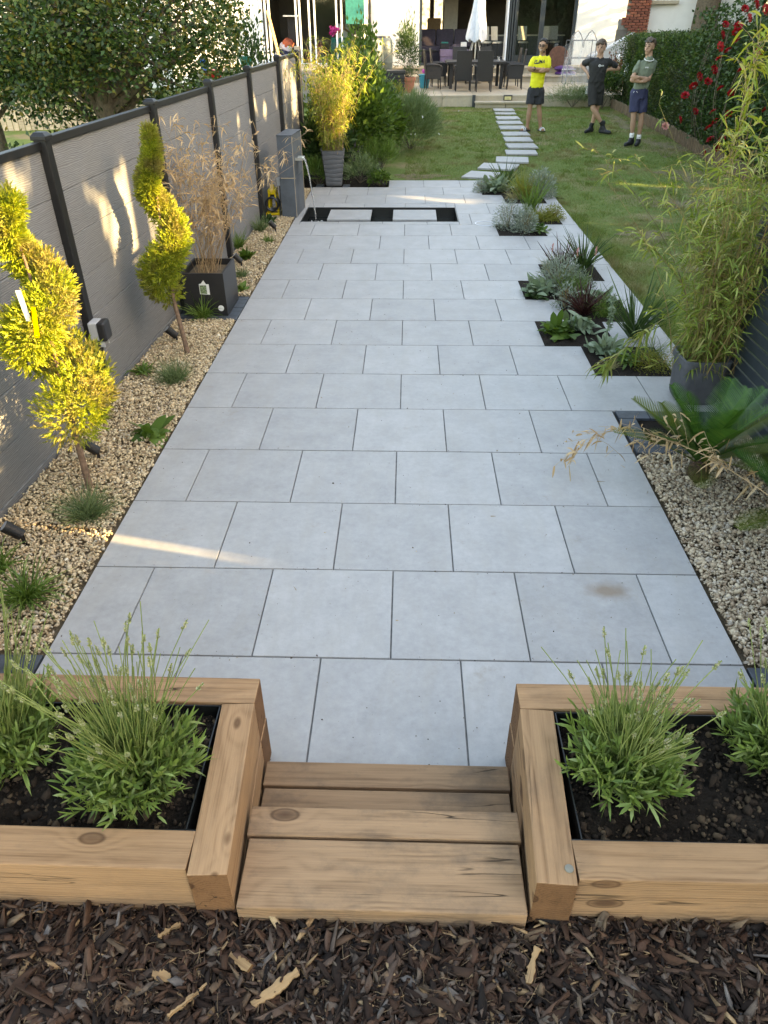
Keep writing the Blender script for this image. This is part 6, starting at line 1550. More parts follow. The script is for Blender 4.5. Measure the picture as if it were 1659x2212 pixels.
# closed parasol
pr = thing('closed_parasol', 'tall furled pale grey parasol standing behind the dining table', 'parasol', (2.46, 27.2, TZ))
pb = AY(1028, 88, 27.2); ptx = AY(1033, 0, 27.2)
MB().tube([(pb[0], 27.2, TZ), (pb[0], 27.2, 3.6)], 0.024, 10).build('pole', M['silver'], pr)
MB().lathe([(.28, 0), (.28, .05), (.06, .09), (.05, .25)], 20, c=(pb[0], 27.2, TZ)).build('base', M['grey_rock'], pr, smooth=True)
zb = pb[2]; n = 36; mb = MB(); prof = [(zb, 0.30), (zb + .12, 0.31), (zb + .5, .26), (zb + 1.0, .19), (zb + 1.5, .13), (zb + 2.1, 0.06)]
V = []; F = []
for i, (z, rr) in enumerate(prof):
    for k in range(n):
        a = 2*math.pi*k/n; q = rr*(1 + 0.22*math.sin(6*a + z*2)); V.append((pb[0] + q*math.cos(a) + .05*(z - zb), 27.2 + q*math.sin(a), z - (0.05*math.sin(6*a) if i == 0 else 0)))
for i in range(len(prof) - 1):
    for k in range(n): F.append((i*n + k, i*n + (k + 1) % n, (i + 1)*n + (k + 1) % n, (i + 1)*n + k))
mb.add(V, F).build('canopy', M['parasol'], pr, smooth=True)
mb = MB()
for k in range(8):
    a = 2*math.pi*k/8; mb.bar((pb[0] + .05*math.cos(a), 27.2 + .05*math.sin(a), zb + .2), (pb[0] + .2*math.cos(a), 27.2 + .2*math.sin(a), zb - .28), .018)
mb.build('ribs', M['grey_plastic'], pr)
# sofa, footstool, stools inside
so = thing('corner_sofa', 'dark grey-purple corner sofa inside the open doors', 'sofa', (1.0, 31.6, FL))
MB().box((1.3, HY + 1.75, FL + .22), (1.9, 1.0, .42)).build('base', M['sofa'], so, bevel=.04)
for k in range(2): MB().box((0.85 + .88*k, HY + 1.62, FL + .5), (.86, .9, .18)).build('seat_cushion', M['sofa'], so, bevel=.05, seg=3)
for k in range(3): MB().box((0.75 + .72*k, HY + 2.15, FL + .82), (.7, .24, .62), rot=Matrix.Rotation(-.18, 3, 'X')).build('back_cushion', M['sofa'], so, bevel=.06, seg=3)
fs = thing('footstool', 'square lilac upholstered footstool by the open doors', 'footstool', (1.75, 30.9, FL))
MB().box((1.78, HY + .75, FL + .38), (1.1, .7, .26)).build('cushion', M['purple'], fs, bevel=.05, seg=3)
MB().box((1.78, HY + .75, FL + .17), (1.06, .66, .18)).build('base', M['purple'], fs, bevel=.02)
for sx in (-.45, .45):
    for sy in (-.25, .25): MB().box((1.78 + sx, HY + .75 + sy, FL + .045), (.05, .05, .085)).build('leg', M['cardboard'], fs)
th = thing('folded_throw', 'dark grey throw hanging over the lilac footstool', 'throw', (1.85, HY + .4, FL + .5))
MB().box((1.85, HY + .385, FL + .42), (.27, .02, .52)).box((1.85, HY + .6, FL + .525), (.27, .4, .022)).build('cloth', M['sofa'], th, bevel=.006)
bx = thing('storage_boxes', 'small stacked teal and white boxes on the footstool', 'boxes', (1.4, HY + .8, FL + .51))
MB().box((1.42, HY + .8, FL + .60), (.34, .3, .17)).build('grey_box', M['short_dark'], bx, bevel=.01); MB().box((1.42, HY + .8, FL + .715), (.26, .24, .05)).build('teal_lid', M['teal'], bx, bevel=.01)
MB().box((2.15, HY + .85, FL + .62), (.22, .3, .22)).build('white_box', M['white'], bx, bevel=.01)
cbx = MB().box((1.05, HY + 3.0, FL + .85), (.55, .05, 1.3)).build('cardboard_sheet', M['cardboard']); tag(cbx, 'large brown cardboard sheet standing behind the sofa', 'cardboard')
def stool_proto():
    t = thing('bar_stool', 'x', 'stool', (0, 0, 0), 'bar stools inside the glass doors')
    MB().lathe([(.0, .68), (.19, .68), (.2, .70), (.19, .74), (0, .745)], 16).build('seat', M['cream'], t, smooth=True)
    MB().box((0, .18, 1.0), (.36, .03, .45), rot=Matrix.Rotation(-.12, 3, 'X')).build('backrest', M['cream'], t, bevel=.01)
    for sx in (-1, 1):
        for sy in (-1, 1): MB().bar((sx*.13, sy*.13, .69), (sx*.2, sy*.2, 0.0), .025).build('leg', M['black_metal'], t)
    MB().box((0, -.17, .25), (.34, .02, .02)).box((0, .17, .25), (.34, .02, .02)).build('footrest', M['silver'], t)
    return t
sp_ = stool_proto()
for k, (x, y, rz, lb) in enumerate([(3.05, HY + 1.1, .4, 'bar stool in the open doorway beside the parasol'), (3.45, HY + 0.9, 2.2, 'bar stool turned sideways by the folded doors'), (4.45, HY + 1.0, .2, 'bar stool behind the first glass pane'), (5.25, HY + 1.1, -.2, 'bar stool behind the second glass pane, beside its mullion'), (5.75, HY + 1.5, .3, 'bar stool deepest behind the second glass pane')]):
    c = sp_ if k == 0 else copy_tree(sp_); c.location = (x, y, FL); c.rotation_euler = (0, 0, rz); c['label'] = lb
kt = thing('kitchen_counter', 'grey kitchen counter in the dim room', 'counter', (4.2, HY + 2.4, FL))
MB().box((4.6, HY + 2.6, FL + .45), (3.2, .7, .88)).build('cabinet', M['pot_grey'], kt, bevel=.01); MB().box((4.6, HY + 2.6, FL + .91), (3.3, .8, .04)).build('worktop', M['cream'], kt, bevel=.005)
lt = thing('low_table', 'small dark side table before the corner sofa', 'table', (.8, HY + .7, FL))
MB().box((.75, HY + .7, FL + .46), (.7, .35, .04)).build('top', M['black_metal'], lt); MB().box((.9, HY + .7, FL + .22), (.05, .05, .44)).build('leg', M['black_metal'], lt)
# ---------------------------------------------------------------- along the terrace's left edge
bt = thing('water_butt', 'green-grey ribbed water butt with a black lid by the dark fence', 'water butt', (-1.12, 25.6, TZ))
rr = [(.31, 0), (.335, .05), (.345, .3), (.36, .31), (.36, .34), (.348, .35), (.35, .68), (.362, .69), (.362, .72), (.348, .73), (.33, .95), (.28, 1.02)]
MB().box((-1.13, 25.6, TZ + .15), (.62, .62, .3)).build('stand', M['black_plastic'], bt, bevel=.01)
MB().lathe([(a, b + .3) for a, b in rr], 28, c=(-1.13, 25.6, TZ)).build('barrel', M['butt'], bt, smooth=True)
MB().lathe([(.26, 1.32), (.25, 1.36), (.2, 1.38), (.19, 1.36), (0, 1.36)], 24, c=(-1.13, 25.6, TZ)).build('lid', M['black_plastic'], bt, smooth=True)
bt2 = thing('water_butt', 'second water butt half hidden behind the front one', 'water butt', (-.85, 26.5, TZ))
MB().lathe([(a, b + .34) for a, b in rr], 28, c=(-.85, 26.5, TZ)).build('barrel', M['butt'], bt2, smooth=True)
MB().lathe([(.26, 1.36), (.25, 1.4), (.0, 1.42)], 24, c=(-.85, 26.5, TZ)).build('lid', M['black_plastic'], bt2, smooth=True)
MB().box((-.85, 26.5, TZ + .17), (.6, .6, .34)).build('stand', M['black_plastic'], bt2, bevel=.01)
rb = thing('rattan_box', 'black rattan-look storage box on the terrace edge', 'storage box', (-.62, 22.95, TZ))
MB().box((-.62, 23.0, TZ + .26), (1.08, .5, .52)).build('body', M['black_plastic'], rb, bevel=.02)
MB().box((-.62, 23.0, TZ + .57), (1.14, .56, .09)).build('lid', M['black_plastic'], rb, bevel=.015)
mb = MB()
for i in range(13):
    for j in range(6):
        mb.box((-1.1 + .08*i + (.04 if j % 2 else 0), 22.745, TZ + .07 + .072*j), (.072, .02, .05))
mb.build('weave', M['rattan'], rb, bevel=.006, seg=1)
tp_ = thing('terracotta_planter', 'square ribbed terracotta planter beside the rattan box', 'planter', (.06, 23.2, TZ))
mb = MB(); mb.lathe([(.15, 0), (.16, .02), (.19, .33), (.215, .335), (.22, .41), (.2, .415), (.19, .36), (0, .35)], 48, square=.85); mb.v = [(x*(1 + .02*math.sin(12*math.atan2(y, x)*2) * (z < .33)), y*(1 + .02*math.sin(12*math.atan2(y, x)*2)*(z < .33)), z) for x, y, z in mb.v]
mb.build('body', M['terracotta'], tp_, smooth=True, loc=(.04, 23.3, TZ))
ol = bush('oleander', (.0, 23.9, TZ), .42, .42, 1.75, 1500, (.13, .028), M['shrub_dark'], 'tall open oleander rising behind the terracotta planter', seed=91, clumps=45, stems=22, low=.3)
bush('potted_grass', (.04, 23.3, TZ + .36), .16, .16, .3, 260, (.1, .012), M['shrub_dark'], 'dark grassy plant growing in the terracotta planter', seed=92, blade=True)
bk = thing('cyan_bucket', 'cyan plastic bucket holding a pink tray under the dining chairs', 'bucket', (.58, 25.6, TZ))
MB().lathe([(.14, 0), (.18, .36), (.195, .37), (.19, .38), (.165, .36), (0, .34)], 24, c=(.56, 25.2, TZ)).build('body', M['cyan'], bk, smooth=True)
MB().box((.6, 25.2, TZ + .44), (.26, .2, .1), rot=Matrix.Rotation(.35, 3, 'Y')).build('pink_tray', M['pink'], bk, bevel=.03)
gf = thing('boundary_fence', 'tall dark-posted panel fence between the two houses', 'fence', (-1.7, 26, .1))
BP = [(-1.80, 21.5, 1.35), (-1.77, 22.9, 1.42), (-1.72, 24.1, 1.86), (-1.66, 25.6, 1.9), (-1.6, 27.2, 1.95), (-1.54, 28.8, 2.0), (-1.53, 30.0, 2.0)]
for i, (x, y, zt) in enumerate(BP):
    bevbox('post', (.09, .09, zt), (x, y, zt/2 + .04), M['black_metal'], gf, bevel=.005, share=False)
    if i + 1 < len(BP):
        x2, y2, _ = BP[i + 1]
        hgt = max(min(zt, BP[i + 1][2]), zt if i >= 2 else 0) - .06
        for k in range(6): bevbox('fence_board', (math.hypot(x2 - x, y2 - y) - .07, .025, hgt/6 - .004), ((x + x2)/2, (y + y2)/2, .05 + hgt/6*(k + .5)), M['fence'], gf, bevel=.003, rot=(0, 0, math.atan2(y2 - y, x2 - x)), seg=1)
dp_ = MB().tube([(-1.42, HY - .08, .4), (-1.42, HY - .08, 2.2), (-1.42, HY - .08, 4.5)], .045, 10).build('drainpipe', M['black_plastic']); tag(dp_, 'black drainpipe on the corner of the white house', 'drainpipe')
# compost bags, small greenhouse, lean-to
cbz = thing('compost_bags', 'stack of three purple compost bags on the terrace', 'compost bags', (4.95, 26.8, TZ))
gq = G(1220, 176, TZ)
for k in range(3):
    mb = MB(); mb.ball((gq[0] + (.04 if k % 2 else -.03), gq[1] + .3, TZ + .085 + .15*k), (.42 - .03*k, .28, .095), 18, 8)
    bo = mb.build('compost_bag', M['bag'], cbz, smooth=True)
    MB().box((gq[0] + .1, gq[1] + .03, TZ + .07 + .15*k), (.5, .02, .035)).build('print_band', M['bag_white'], bo)
gh = thing('mini_greenhouse', 'small pointed greenhouse frame wrapped in clear plastic', 'greenhouse', (5.6, 26.2, TZ))
gx0, gx1, gy0, gy1 = 5.42, 6.30, 26.6, 27.3
mb = MB()
for x in (gx0, gx1):
    for y in (gy0, gy1): mb.tube([(x, y, TZ), (x, y, TZ + 1.25)], .014, 6)
    xm = x + .17*(1 if x == gx0 else -1)
zt = TZ + 1.25
for x in (gx0, gx1 - .42):
    mb.tube([(x, gy0, zt - .2), (x, gy0, zt), (x + .12, gy0, zt + .2), (x + .21, gy0, zt + .28), (x + .30, gy0, zt + .2), (x + .42, gy0, zt), (x + .42, gy0, zt - .2)], .014, 6)
for z in (TZ + .75, zt): mb.tube([(gx0, gy0, z), (gx1, gy0, z)], .011, 6); mb.tube([(gx0, gy1, z), (gx1, gy1, z)], .011, 6); mb.tube([(gx0, gy0, z), (gx0, gy1, z)], .011, 6); mb.tube([(gx1, gy0, z), (gx1, gy1, z)], .011, 6)
mb.build('frame', M['pot_grey'], gh, smooth=True)
n = 18; V = []; F = []
for j, z in enumerate(np.linspace(TZ, zt + .02, 12)):
    f = (z - TZ)/(zt - TZ)
    for i in range(n):
        u = i/(n - 1); V.append((gx0 - .30*(1 - f)*(1 - u) + (gx1 - gx0)*u, gy0 - .03 - .12*(1 - f) + .03*math.sin(9*u + 4*z), z))
for j in range(11):
    for i in range(n - 1): F.append((j*n + i, j*n + i + 1, (j + 1)*n + i + 1, (j + 1)*n + i))
b0 = len(V)
for a in (0, 1):
    xo = gx0 + a*(gx1 - .42 - gx0); q = len(V)
    V += [(xo, gy0 - .02, zt), (xo + .42, gy0 - .02, zt), (xo + .30, gy0 - .02, zt + .2), (xo + .21, gy0 - .02, zt + .28), (xo + .12, gy0 - .02, zt + .2)]; F.append(tuple(range(q, q + 5)))
q = len(V); V += [(gx0, gy0, zt + .02), (gx1, gy0, zt + .02), (gx1, gy1, zt + .2), (gx0 + .2, gy1, zt + .2)]; F.append(tuple(range(q, q + 4)))
MB().add(V, F).build('plastic_cover', M['film'], gh, smooth=True)
lt2 = thing('lean_to', 'grey sloping glazed cold frame against the white wall', 'cold frame', (7.2, 27, TZ))
a, b = AY(1330, 110, 27.3), AY(1352, 90, 27.3); zlo = AY(1300, 118, 27.3)
MB().add([(6.35, 27.0, zlo[2] - .05), (7.55, 27.0, zlo[2] + .55), (7.55, 27.0, TZ), (6.35, 27.0, TZ), (6.35, 28.2, zlo[2] - .05), (7.55, 28.2, zlo[2] + .55), (7.55, 28.2, TZ), (6.35, 28.2, TZ)],
         [(0, 1, 2, 3), (7, 6, 5, 4), (0, 4, 5, 1), (1, 5, 6, 2), (3, 7, 4, 0)]).build('side_panel', M['grey_plastic'], lt2)
for dy in (0, .18): MB().bar((6.3, 26.98 + dy, zlo[2] - .02), (7.6, 26.98 + dy, zlo[2] + .63), .04).build('rail', M['white_frame'], lt2)
dk = MB().lathe([(.0, -.02), (.34, -.02), (.36, 0), (.34, .02), (0, .02)], 28).build('round_board', M['ply'], loc=(5.45, 28.72, 1.08), rot=(1.35, 0, 0)); tag(dk, 'round rust-brown board leaning by the glass doors', 'board')
gb_ = MB().tube([(7.75, 25.6, .4), (7.75, 25.6, 1.16)], .012, 6).ball((7.75, 25.6, 1.24), .1, 14, 9).build('globe_light', M['white'], smooth=True); tag(gb_, 'white globe garden light on a thin stem', 'lamp')
qq = AY(1337, 124, 24.5); gb_.location = (qq[0] - 7.75, 24.5 - 25.6, qq[2] - 1.24)
bush('copper_shrub', (AY(1330, 150, 23.6)[0], 23.7, TZ - .2), .35, .3, 1.0, 1300, (.08, .05), M['beech'], 'copper-leaved shrub beside the hedge end', seed=93)
bush('weedy_border', (AY(1240, 200, 22.0)[0], 22.0, .09), .7, .25, .55, 2400, (.16, .008), M['grey_tuft'], 'wispy weeds growing against the terrace wall behind the people', seed=94, blade=True)
bush('green_border', (AY(1300, 210, 21.8)[0], 21.6, .09), .4, .4, .95, 1800, (.07, .04), M['hedge'], 'small green shrub between the hedge and the terrace', seed=95)
wb_ = thing('white_bottle', 'white plastic container hanging at the hedge end', 'container', (6.0, 22, 1.0)); q = AY(1353, 152, 22.0)
MB().lathe([(.06, 0), (.07, .02), (.07, .26), (.06, .3), (.03, .34)], 14, c=(q[0], 21.95, q[2] - .15)).build('body', M['white_frame'], wb_, smooth=True)
# ---------------------------------------------------------------- neighbour on the left
NY = 27.0
nh_ = thing('neighbour_house', 'white house next door with open white-framed doors', 'house', (-4, NY, .8))
MB().box((-6.6, NY + .12, 2.4), (3.2, .25, 4.2)).build('wall', M['render'], nh_)
MB().box((-3.3, NY + .12, 4.0), (3.4, .25, 1.2)).build('lintel', M['render'], nh_)
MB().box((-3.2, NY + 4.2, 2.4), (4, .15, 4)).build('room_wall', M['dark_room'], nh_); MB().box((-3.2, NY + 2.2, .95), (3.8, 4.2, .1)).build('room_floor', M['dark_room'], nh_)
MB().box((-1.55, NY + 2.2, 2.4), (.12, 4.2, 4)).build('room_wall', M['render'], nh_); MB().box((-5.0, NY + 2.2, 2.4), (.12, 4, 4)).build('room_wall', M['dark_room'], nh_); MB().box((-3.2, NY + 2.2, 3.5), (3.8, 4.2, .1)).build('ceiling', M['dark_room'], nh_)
def nx(x): return AY(x, 40, NY)[0]
fr1 = MB()
for x in (566, 574, 582, 640, 648, 668, 680, 727, 738, 781):
    fr1.box((nx(x), NY - .02, 2.35), (.055, .1, 2.75))
fr1.box(((nx(566) + nx(781))/2, NY - .02, .98), (nx(781) - nx(566), .12, .07))
fr1.build('door_frame', M['white_frame'], nh_)
for a, b in ((682, 725), (740, 779)):
    MB().box(((nx(a) + nx(b))/2, NY - .02, 2.35), (nx(b) - nx(a), .012, 2.6)).build('pane', M['glass'], nh_)
MB().box((nx(790) - .35, NY - .06, 2.75), (.62, .03, 1.25)).build('teal_blind', M['teal'], nh_)
for k in range(8):
    bevbox('decking_board', (4.6, .19, .04), (-4.2, 23.2 + .2*k*2.3, .98 - .0*k), M['pale_wood'], nh_, bevel=.004, seg=1)
MB().box((-4.2, 25.0, .55), (4.6, 3.9, .8)).build('terrace', M['grey_rock'], nh_)
bd = MB().bar((nx(580), NY - .15, 2.5), (nx(603), NY - .3, .98), .16, .03).build('leaning_board', M['cardboard']); tag(bd, 'long brown cardboard strip leaning in the neighbour\'s open door', 'cardboard')
ib = thing('ironing_board', 'ironing board with a dark cover standing in the neighbour\'s doorway', 'ironing board', (nx(625), NY + .8, 1))
MB().box((nx(626), NY + .8, 1.7), (.42, .06, 1.25)).build('cover', M['short_dark'], ib, bevel=.05); MB().box((nx(622), NY + .7, 2.36), (.5, .3, .05)).build('top', M['white'], ib, bevel=.02)
lp_ = thing('laundry_pile', 'heap of mixed laundry with an orange towel in the doorway', 'laundry', (nx(605), NY + .6, 1)); r = np.random.default_rng(3)
for k, (mt, dz) in enumerate((('white', .15), ('short_navy', .25), ('bag_white', .4), ('towel', .50))):
    mb = MB(); mb.ball((nx(603) + .08*k - .1, NY + .6, 1.05 + dz), (.3 - .03*k, .22, .16), 14, 8); mb.v = [(x + r.normal(0, .02), y + r.normal(0, .02), z + r.normal(0, .02)) for x, y, z in mb.v]; mb.build('garment', M[mt], lp_, smooth=True)
gt = thing('covered_table', 'table with a green cloth behind the neighbour\'s window', 'table', (nx(745), NY + 1, 1)); MB().box((nx(748), NY + 1.0, 1.35), (1.2, .8, .75)).build('cloth', M['teal'], gt, bevel=.03)
for nm, x, y, mt, lb, sz in (('red_tub', 462, 163, 'red_plastic', 'bright red tub on the neighbour\'s side of the fence', (.42, .3, .18)), ('blue_crate', 442, 150, 'blue_plastic', 'blue plastic crate behind the neighbour\'s fence', (.2, .2, .42)), ('teal_toy', 532, 137, 'teal', 'teal toy animal perched beyond the fence', (.3, .2, .24))):
    q = AY(x, y, 16.0); t = thing(nm, lb, nm.split('_')[1], (q[0], 16, 0))
    MB().lathe([(.6*sz[0]/2, -sz[2]/2), (sz[0]/2, sz[2]/2), (sz[0]/2*1.06, sz[2]/2 + .01), (.5*sz[0]/2, sz[2]/2 - .02)], 16, c=(q[0], 16.0, q[2])).build('body', M[mt], t, smooth=True)
    MB().box((q[0], 16.0, (q[2] - sz[2]/2)/2), (.3, .3, q[2] - sz[2]/2)).build('stand', M['grey_rock'], t)
pf = thing('pale_fence', 'pale upright boarded fence far beyond the holly', 'fence', (-7, 18, 0))
for k in range(28): bevbox('board', (.13, .02, 1.7), (-10.2 + .14*k, 17.5 + .02*k, .87), M['pale_wood'], pf, bevel=.003, seg=1)
MB().box((-12.5, 30, 2.6), (9, .3, 5)).build('far_wall', M['render'], None); tag(bpy.data.objects['far_wall'], 'white house wall glimpsed through the holly', 'wall')
# ---------------------------------------------------------------- people
def remesh(mb, name, mat, parent, voxel=0.012, smooth=4, fac=0.5):
    o = mb.build(name + '_tmp', mat)
    md = o.modifiers.new('r', 'REMESH'); md.mode = 'VOXEL'; md.voxel_size = voxel; md.use_smooth_shade = True
    ms = o.modifiers.new('s', 'SMOOTH'); ms.iterations = smooth; ms.factor = fac
    dg = bpy.context.evaluated_depsgraph_get(); dg.update()
    me = bpy.data.meshes.new_from_object(o.evaluated_get(dg)); me.name = name
    old = o.data; bpy.data.objects.remove(o); bpy.data.meshes.remove(old)
    if not me.materials: me.materials.append(mat)
    for p in me.polygons: p.use_smooth = True
    ob = bpy.data.objects.new(name, me); return link(ob, parent)
def crease(o, amp, sc):
    """soft slanting folds in cloth"""
    from mathutils import noise as nz
    me = o.data; nv = [v.normal.copy() for v in me.vertices]
    for v, n_ in zip(me.vertices, nv):
        p = Vector((v.co.x*sc*1.3 + v.co.z*sc*0.5, v.co.y*sc, v.co.z*sc*0.75 - v.co.x*sc*.6))
        q = 1.0 - abs(nz.noise(p))*2.2
        v.co += n_*(amp*(q - 0.55) + amp*.5*nz.noise(p*2.3))
    me.update()
def cap(mb, pts, rad, n=12, flat=1.0):
    mb.tube(pts, rad, n, flat=flat)
    for p, r_ in zip(pts, rad): mb.ball(tuple(p), r_*0.98, 10, 6)
def rings(mb, rows, n=20):
    """rows of (centre, half width x, half depth y)"""
    V = []; F = []
    for c, rx, ry in rows:
        for k in range(n):
            a = 2*math.pi*k/n; e = 0.82
            cx, sy = math.cos(a), math.sin(a)
            V.append((c[0] + rx*math.copysign(abs(cx)**e, cx), c[1] + ry*math.copysign(abs(sy)**e, sy), c[2]))
    for i in range(len(rows) - 1):
        for k in range(n): F.append((i*n + k, i*n + (k + 1) % n, (i + 1)*n + (k + 1) % n, (i + 1)*n + k))
    F.append(tuple(range(n - 1, -1, -1))); F.append(tuple(range((len(rows) - 1)*n, len(rows)*n)))
    mb.add(V, F)
def lerp(a, b, t): return a + (b - a)*t
def hand(mb, wrist, d, palm_n, size=1.0, curl=0.35, thumb=1):
    """palm, four unequal bent fingers and a thumb leaving the side of the palm"""
    d = unit(np.array(d, float)); nn = np.array(palm_n, float); nn = unit(nn - d*(nn @ d)); s = np.cross(d, nn)
    w = np.array(wrist, float); L = 0.085*size
    for k in range(4):
        o = (k - 1.5)*0.019*size; b0 = w + d*0.015 + s*o*0.7; k1 = w + d*L + s*o
        cap(mb, [b0, k1], [0.016*size, 0.0125*size], 8)
        fl = [0.066, 0.078, 0.073, 0.058][k]*size
        m1 = k1 + (d*math.cos(curl) + nn*math.sin(curl))*fl*0.55; m2 = m1 + (d*math.cos(2.1*curl) + nn*math.sin(2.1*curl))*fl*0.5
        cap(mb, [k1, m1, m2], [0.0105*size, 0.0092*size, 0.0072*size], 8)
    t0 = w + d*0.025 + s*thumb*0.022*size; t1 = t0 + (d*0.6 + s*thumb*0.75 + nn*.2)*0.04*size; t2 = t1 + (d*0.9 + s*thumb*0.2 + nn*.3)*0.035*size
    cap(mb, [t0, t1, t2], [0.014*size, 0.0115*size, 0.009*size], 8)
def head(mb, c, h, yaw, r_=1.0):
    """skull, jaw, nose, ears, brow; yaw turns the face (0 = towards the viewer, negative = picture left)"""
    c = np.array(c, float); f = np.array([math.sin(yaw), -math.cos(yaw), 0]); s = np.array([math.cos(yaw), math.sin(yaw), 0]); u = np.array([0, 0, 1.0])
    k = h/0.24
    mb.ball(tuple(c + u*.03*k - f*.012*k), (.080*k, .090*k, .089*k), 18, 12)
    cap(mb, [c + u*.0*k + f*.018*k, c - u*.085*k + f*.042*k], [.066*k, .040*k])
    cap(mb, [c - u*.03*k + f*.03*k + s*.028*k, c - u*.055*k + f*.045*k], [.04*k, .03*k]); cap(mb, [c - u*.03*k + f*.03*k - s*.028*k, c - u*.055*k + f*.045*k], [.04*k, .03*k])
    cap(mb, [c + u*.018*k + f*.078*k, c - u*.025*k + f*.105*k], [.010*k, .017*k])
    cap(mb, [c - u*.058*k + f*.078*k + s*.018*k, c - u*.058*k + f*.078*k - s*.018*k], [.012*k, .012*k])
    cap(mb, [c + u*.03*k + f*.074*k + s*.033*k, c + u*.03*k + f*.074*k - s*.033*k], [.014*k, .014*k])
    for q in (-1, 1): cap(mb, [c + s*q*.076*k + u*.012*k - f*.01*k, c + s*q*.078*k - u*.03*k - f*.005*k], [.017*k, .012*k])
    return c, f, s, u, k
def face_parts(hd, parent, hairmat, specs=False, brow=True):
    c, f, s, u, k = hd
    for q in (-1, 1):
        e = MB().ball(tuple(c + u*.012*k + f*.080*k + s*q*.031*k), (.0125*k, .0125*k, .0085*k), 10, 6).build('eye', M['shoe_black'], parent, smooth=True)
        cb_ = MB(); cap(cb_, [c + u*.036*k + f*.086*k + s*q*.016*k, c + u*.037*k + f*.078*k + s*q*.05*k], [.006*k, .004*k], 6); cb_.build('eyebrow', hairmat, parent, smooth=True)
    mo = MB(); cap(mo, [c - u*.056*k + f*.089*k - s*.02*k, c - u*.059*k + f*.094*k, c - u*.056*k + f*.089*k + s*.02*k], [.0045*k]*3, 6); mo.build('lips', M['lip'], parent, smooth=True)
M['lip'] = plain('lips', (0.30, 0.12, 0.10), 0.5, var=.05)
def person(zf, spec):
    """zf turns a picture point plus depth offset into a world joint"""
    J = {k: zf(*v) for k, v in spec['J'].items()}
    foot = spec['ground']
    t = thing('person', spec['label'], 'person', tuple(foot))
    R = spec['R']; mb = MB()
    hd = head(mb, J['head'], spec['head_h'], spec['yaw'])
    c, f, s, u, k = hd
    cap(mb, [J['neck'] - u*.03, c - u*.05*k - f*.02*k], [.062*k, .055*k])
    hipc = (J['hipL'] + J['hipR'])/2; sh = (J['shL'] + J['shR'])/2; sw = np.linalg.norm(J['shR'] - J['shL'])/2
    def trunk(m_, g, hem, wf=1.0):
        rows = []
        for fz, rx, ry in ((0.0, .86, .105), (.2, .84, .108), (.42, .85, .110), (.62, .95, .118), (.8, 1.02, .115), (.93, .98, .095), (1.0, .75, .075), (1.05, .45, .06)):
            p = lerp(hem, sh, fz); rows.append((p, sw*rx*wf + g, ry + g))
        rings(m_, rows)
    trunk(mb, -0.012, hipc, .90)
    for sd in 'LR':
        q = [J['sh' + sd], J['el' + sd], J['wr' + sd]]
        cap(mb, [q[0] - u*.03, lerp(q[0], q[1], .5), q[1]], [.046*R, .048*R, .041*R]); cap(mb, [q[1], lerp(q[1], q[2], .3), q[2]], [.041*R, .043*R, .029*R])
        hd_ = spec['hand' + sd]; hand(mb, q[2], hd_[0], hd_[1], 1.0, hd_[2], hd_[3])
        h_, kn, an = J['hip' + sd], J['kn' + sd], J['an' + sd]
        cap(mb, [h_, lerp(h_, kn, .5), kn], [.092*R, .078*R, .055*R]); cap(mb, [kn, lerp(kn, an, .32), lerp(kn, an, .7), an], [.053*R, .060*R, .043*R, .036*R])
        fd = spec['foot' + sd]; toe = an + np.array([fd[0], fd[1], 0])*.17; toe[2] = foot[2] + .035; heel = an - np.array([fd[0], fd[1], 0])*.045; heel[2] = foot[2] + .038
        cap(mb, [an, heel], [.038*R, .036]); cap(mb, [an, lerp(heel, toe, .55), toe], [.036*R, .038, .03])
        J['toe' + sd] = toe; J['heel' + sd] = heel
    body = remesh(mb, 'body', M[spec['skin']], t, 0.0105, 3)
    # shirt
    ms = MB(); hem = zf(*spec['hem']); trunk(ms, .016, hem, 1.0)
    for sd in 'LR':
        q0, q1 = J['sh' + sd], J['el' + sd]; L = spec['sleeve']
        cap(ms, [lerp(sh, q0, .55) - u*.012, q0 - u*.012, lerp(q0, q1, L)], [.060*R, .066*R, .070*R])
    cap(ms, [J['neck'] - u*.075, J['neck'] - u*.045], [.095, .078])
    shirt = remesh(ms, 'shirt', M[spec['shirt']], t, 0.0115, 3); crease(shirt, 0.011, 9.0)
    # shorts
    mp = MB(); wz = hem + u*.05
    rings(mp, [(hipc - u*.10, sw*.86 + .02, .125), (hipc, sw*.86 + .022, .125), (wz, sw*.82 + .008, .115)])
    for sd in 'LR':
        h_, kn = J['hip' + sd], J['kn' + sd]; L = spec['leg']
        mp.tube([lerp(h_, kn, -.05), lerp(h_, kn, .4), lerp(h_, kn, L)], [.112*R, .110*R, .108*R], 16)
        mp.ball(tuple(lerp(h_, kn, .0)), .110*R, 12, 8)
    crease(remesh(mp, 'shorts', M[spec['shorts']], t, 0.0115, 2), 0.010, 7.0)
    return t, J, hd, shirt
def hair_cap(hd, mat, parent, curly=False, fringe=0.0, vol=1.0, seed=1):
    c, f, s, u, k = hd; r = np.random.default_rng(seed); mb = MB(); n = 150 if curly else 110
    for i in range(n):
        d = unit(r.normal(size=3)); 
        if d @ u < -0.15: continue
        fx = d @ f
        if fx > 0.35 and d @ u < 0.52 - fringe: continue
        if d @ u < 0.15 and fx > -0.1: continue
        p = c + u*.038*k - f*.012*k + (s*(d @ s)*.080 + f*(d @ f)*.092 + u*(d @ u)*.090)*k*vol
        rr_ = (.017 + .012*r.random())*k if curly else (.02 + .006*r.random())*k
        mb.ball(tuple(p), rr_, 7, 5)
    return remesh(mb, 'hair', mat, parent, 0.008 if curly else .009, 1)
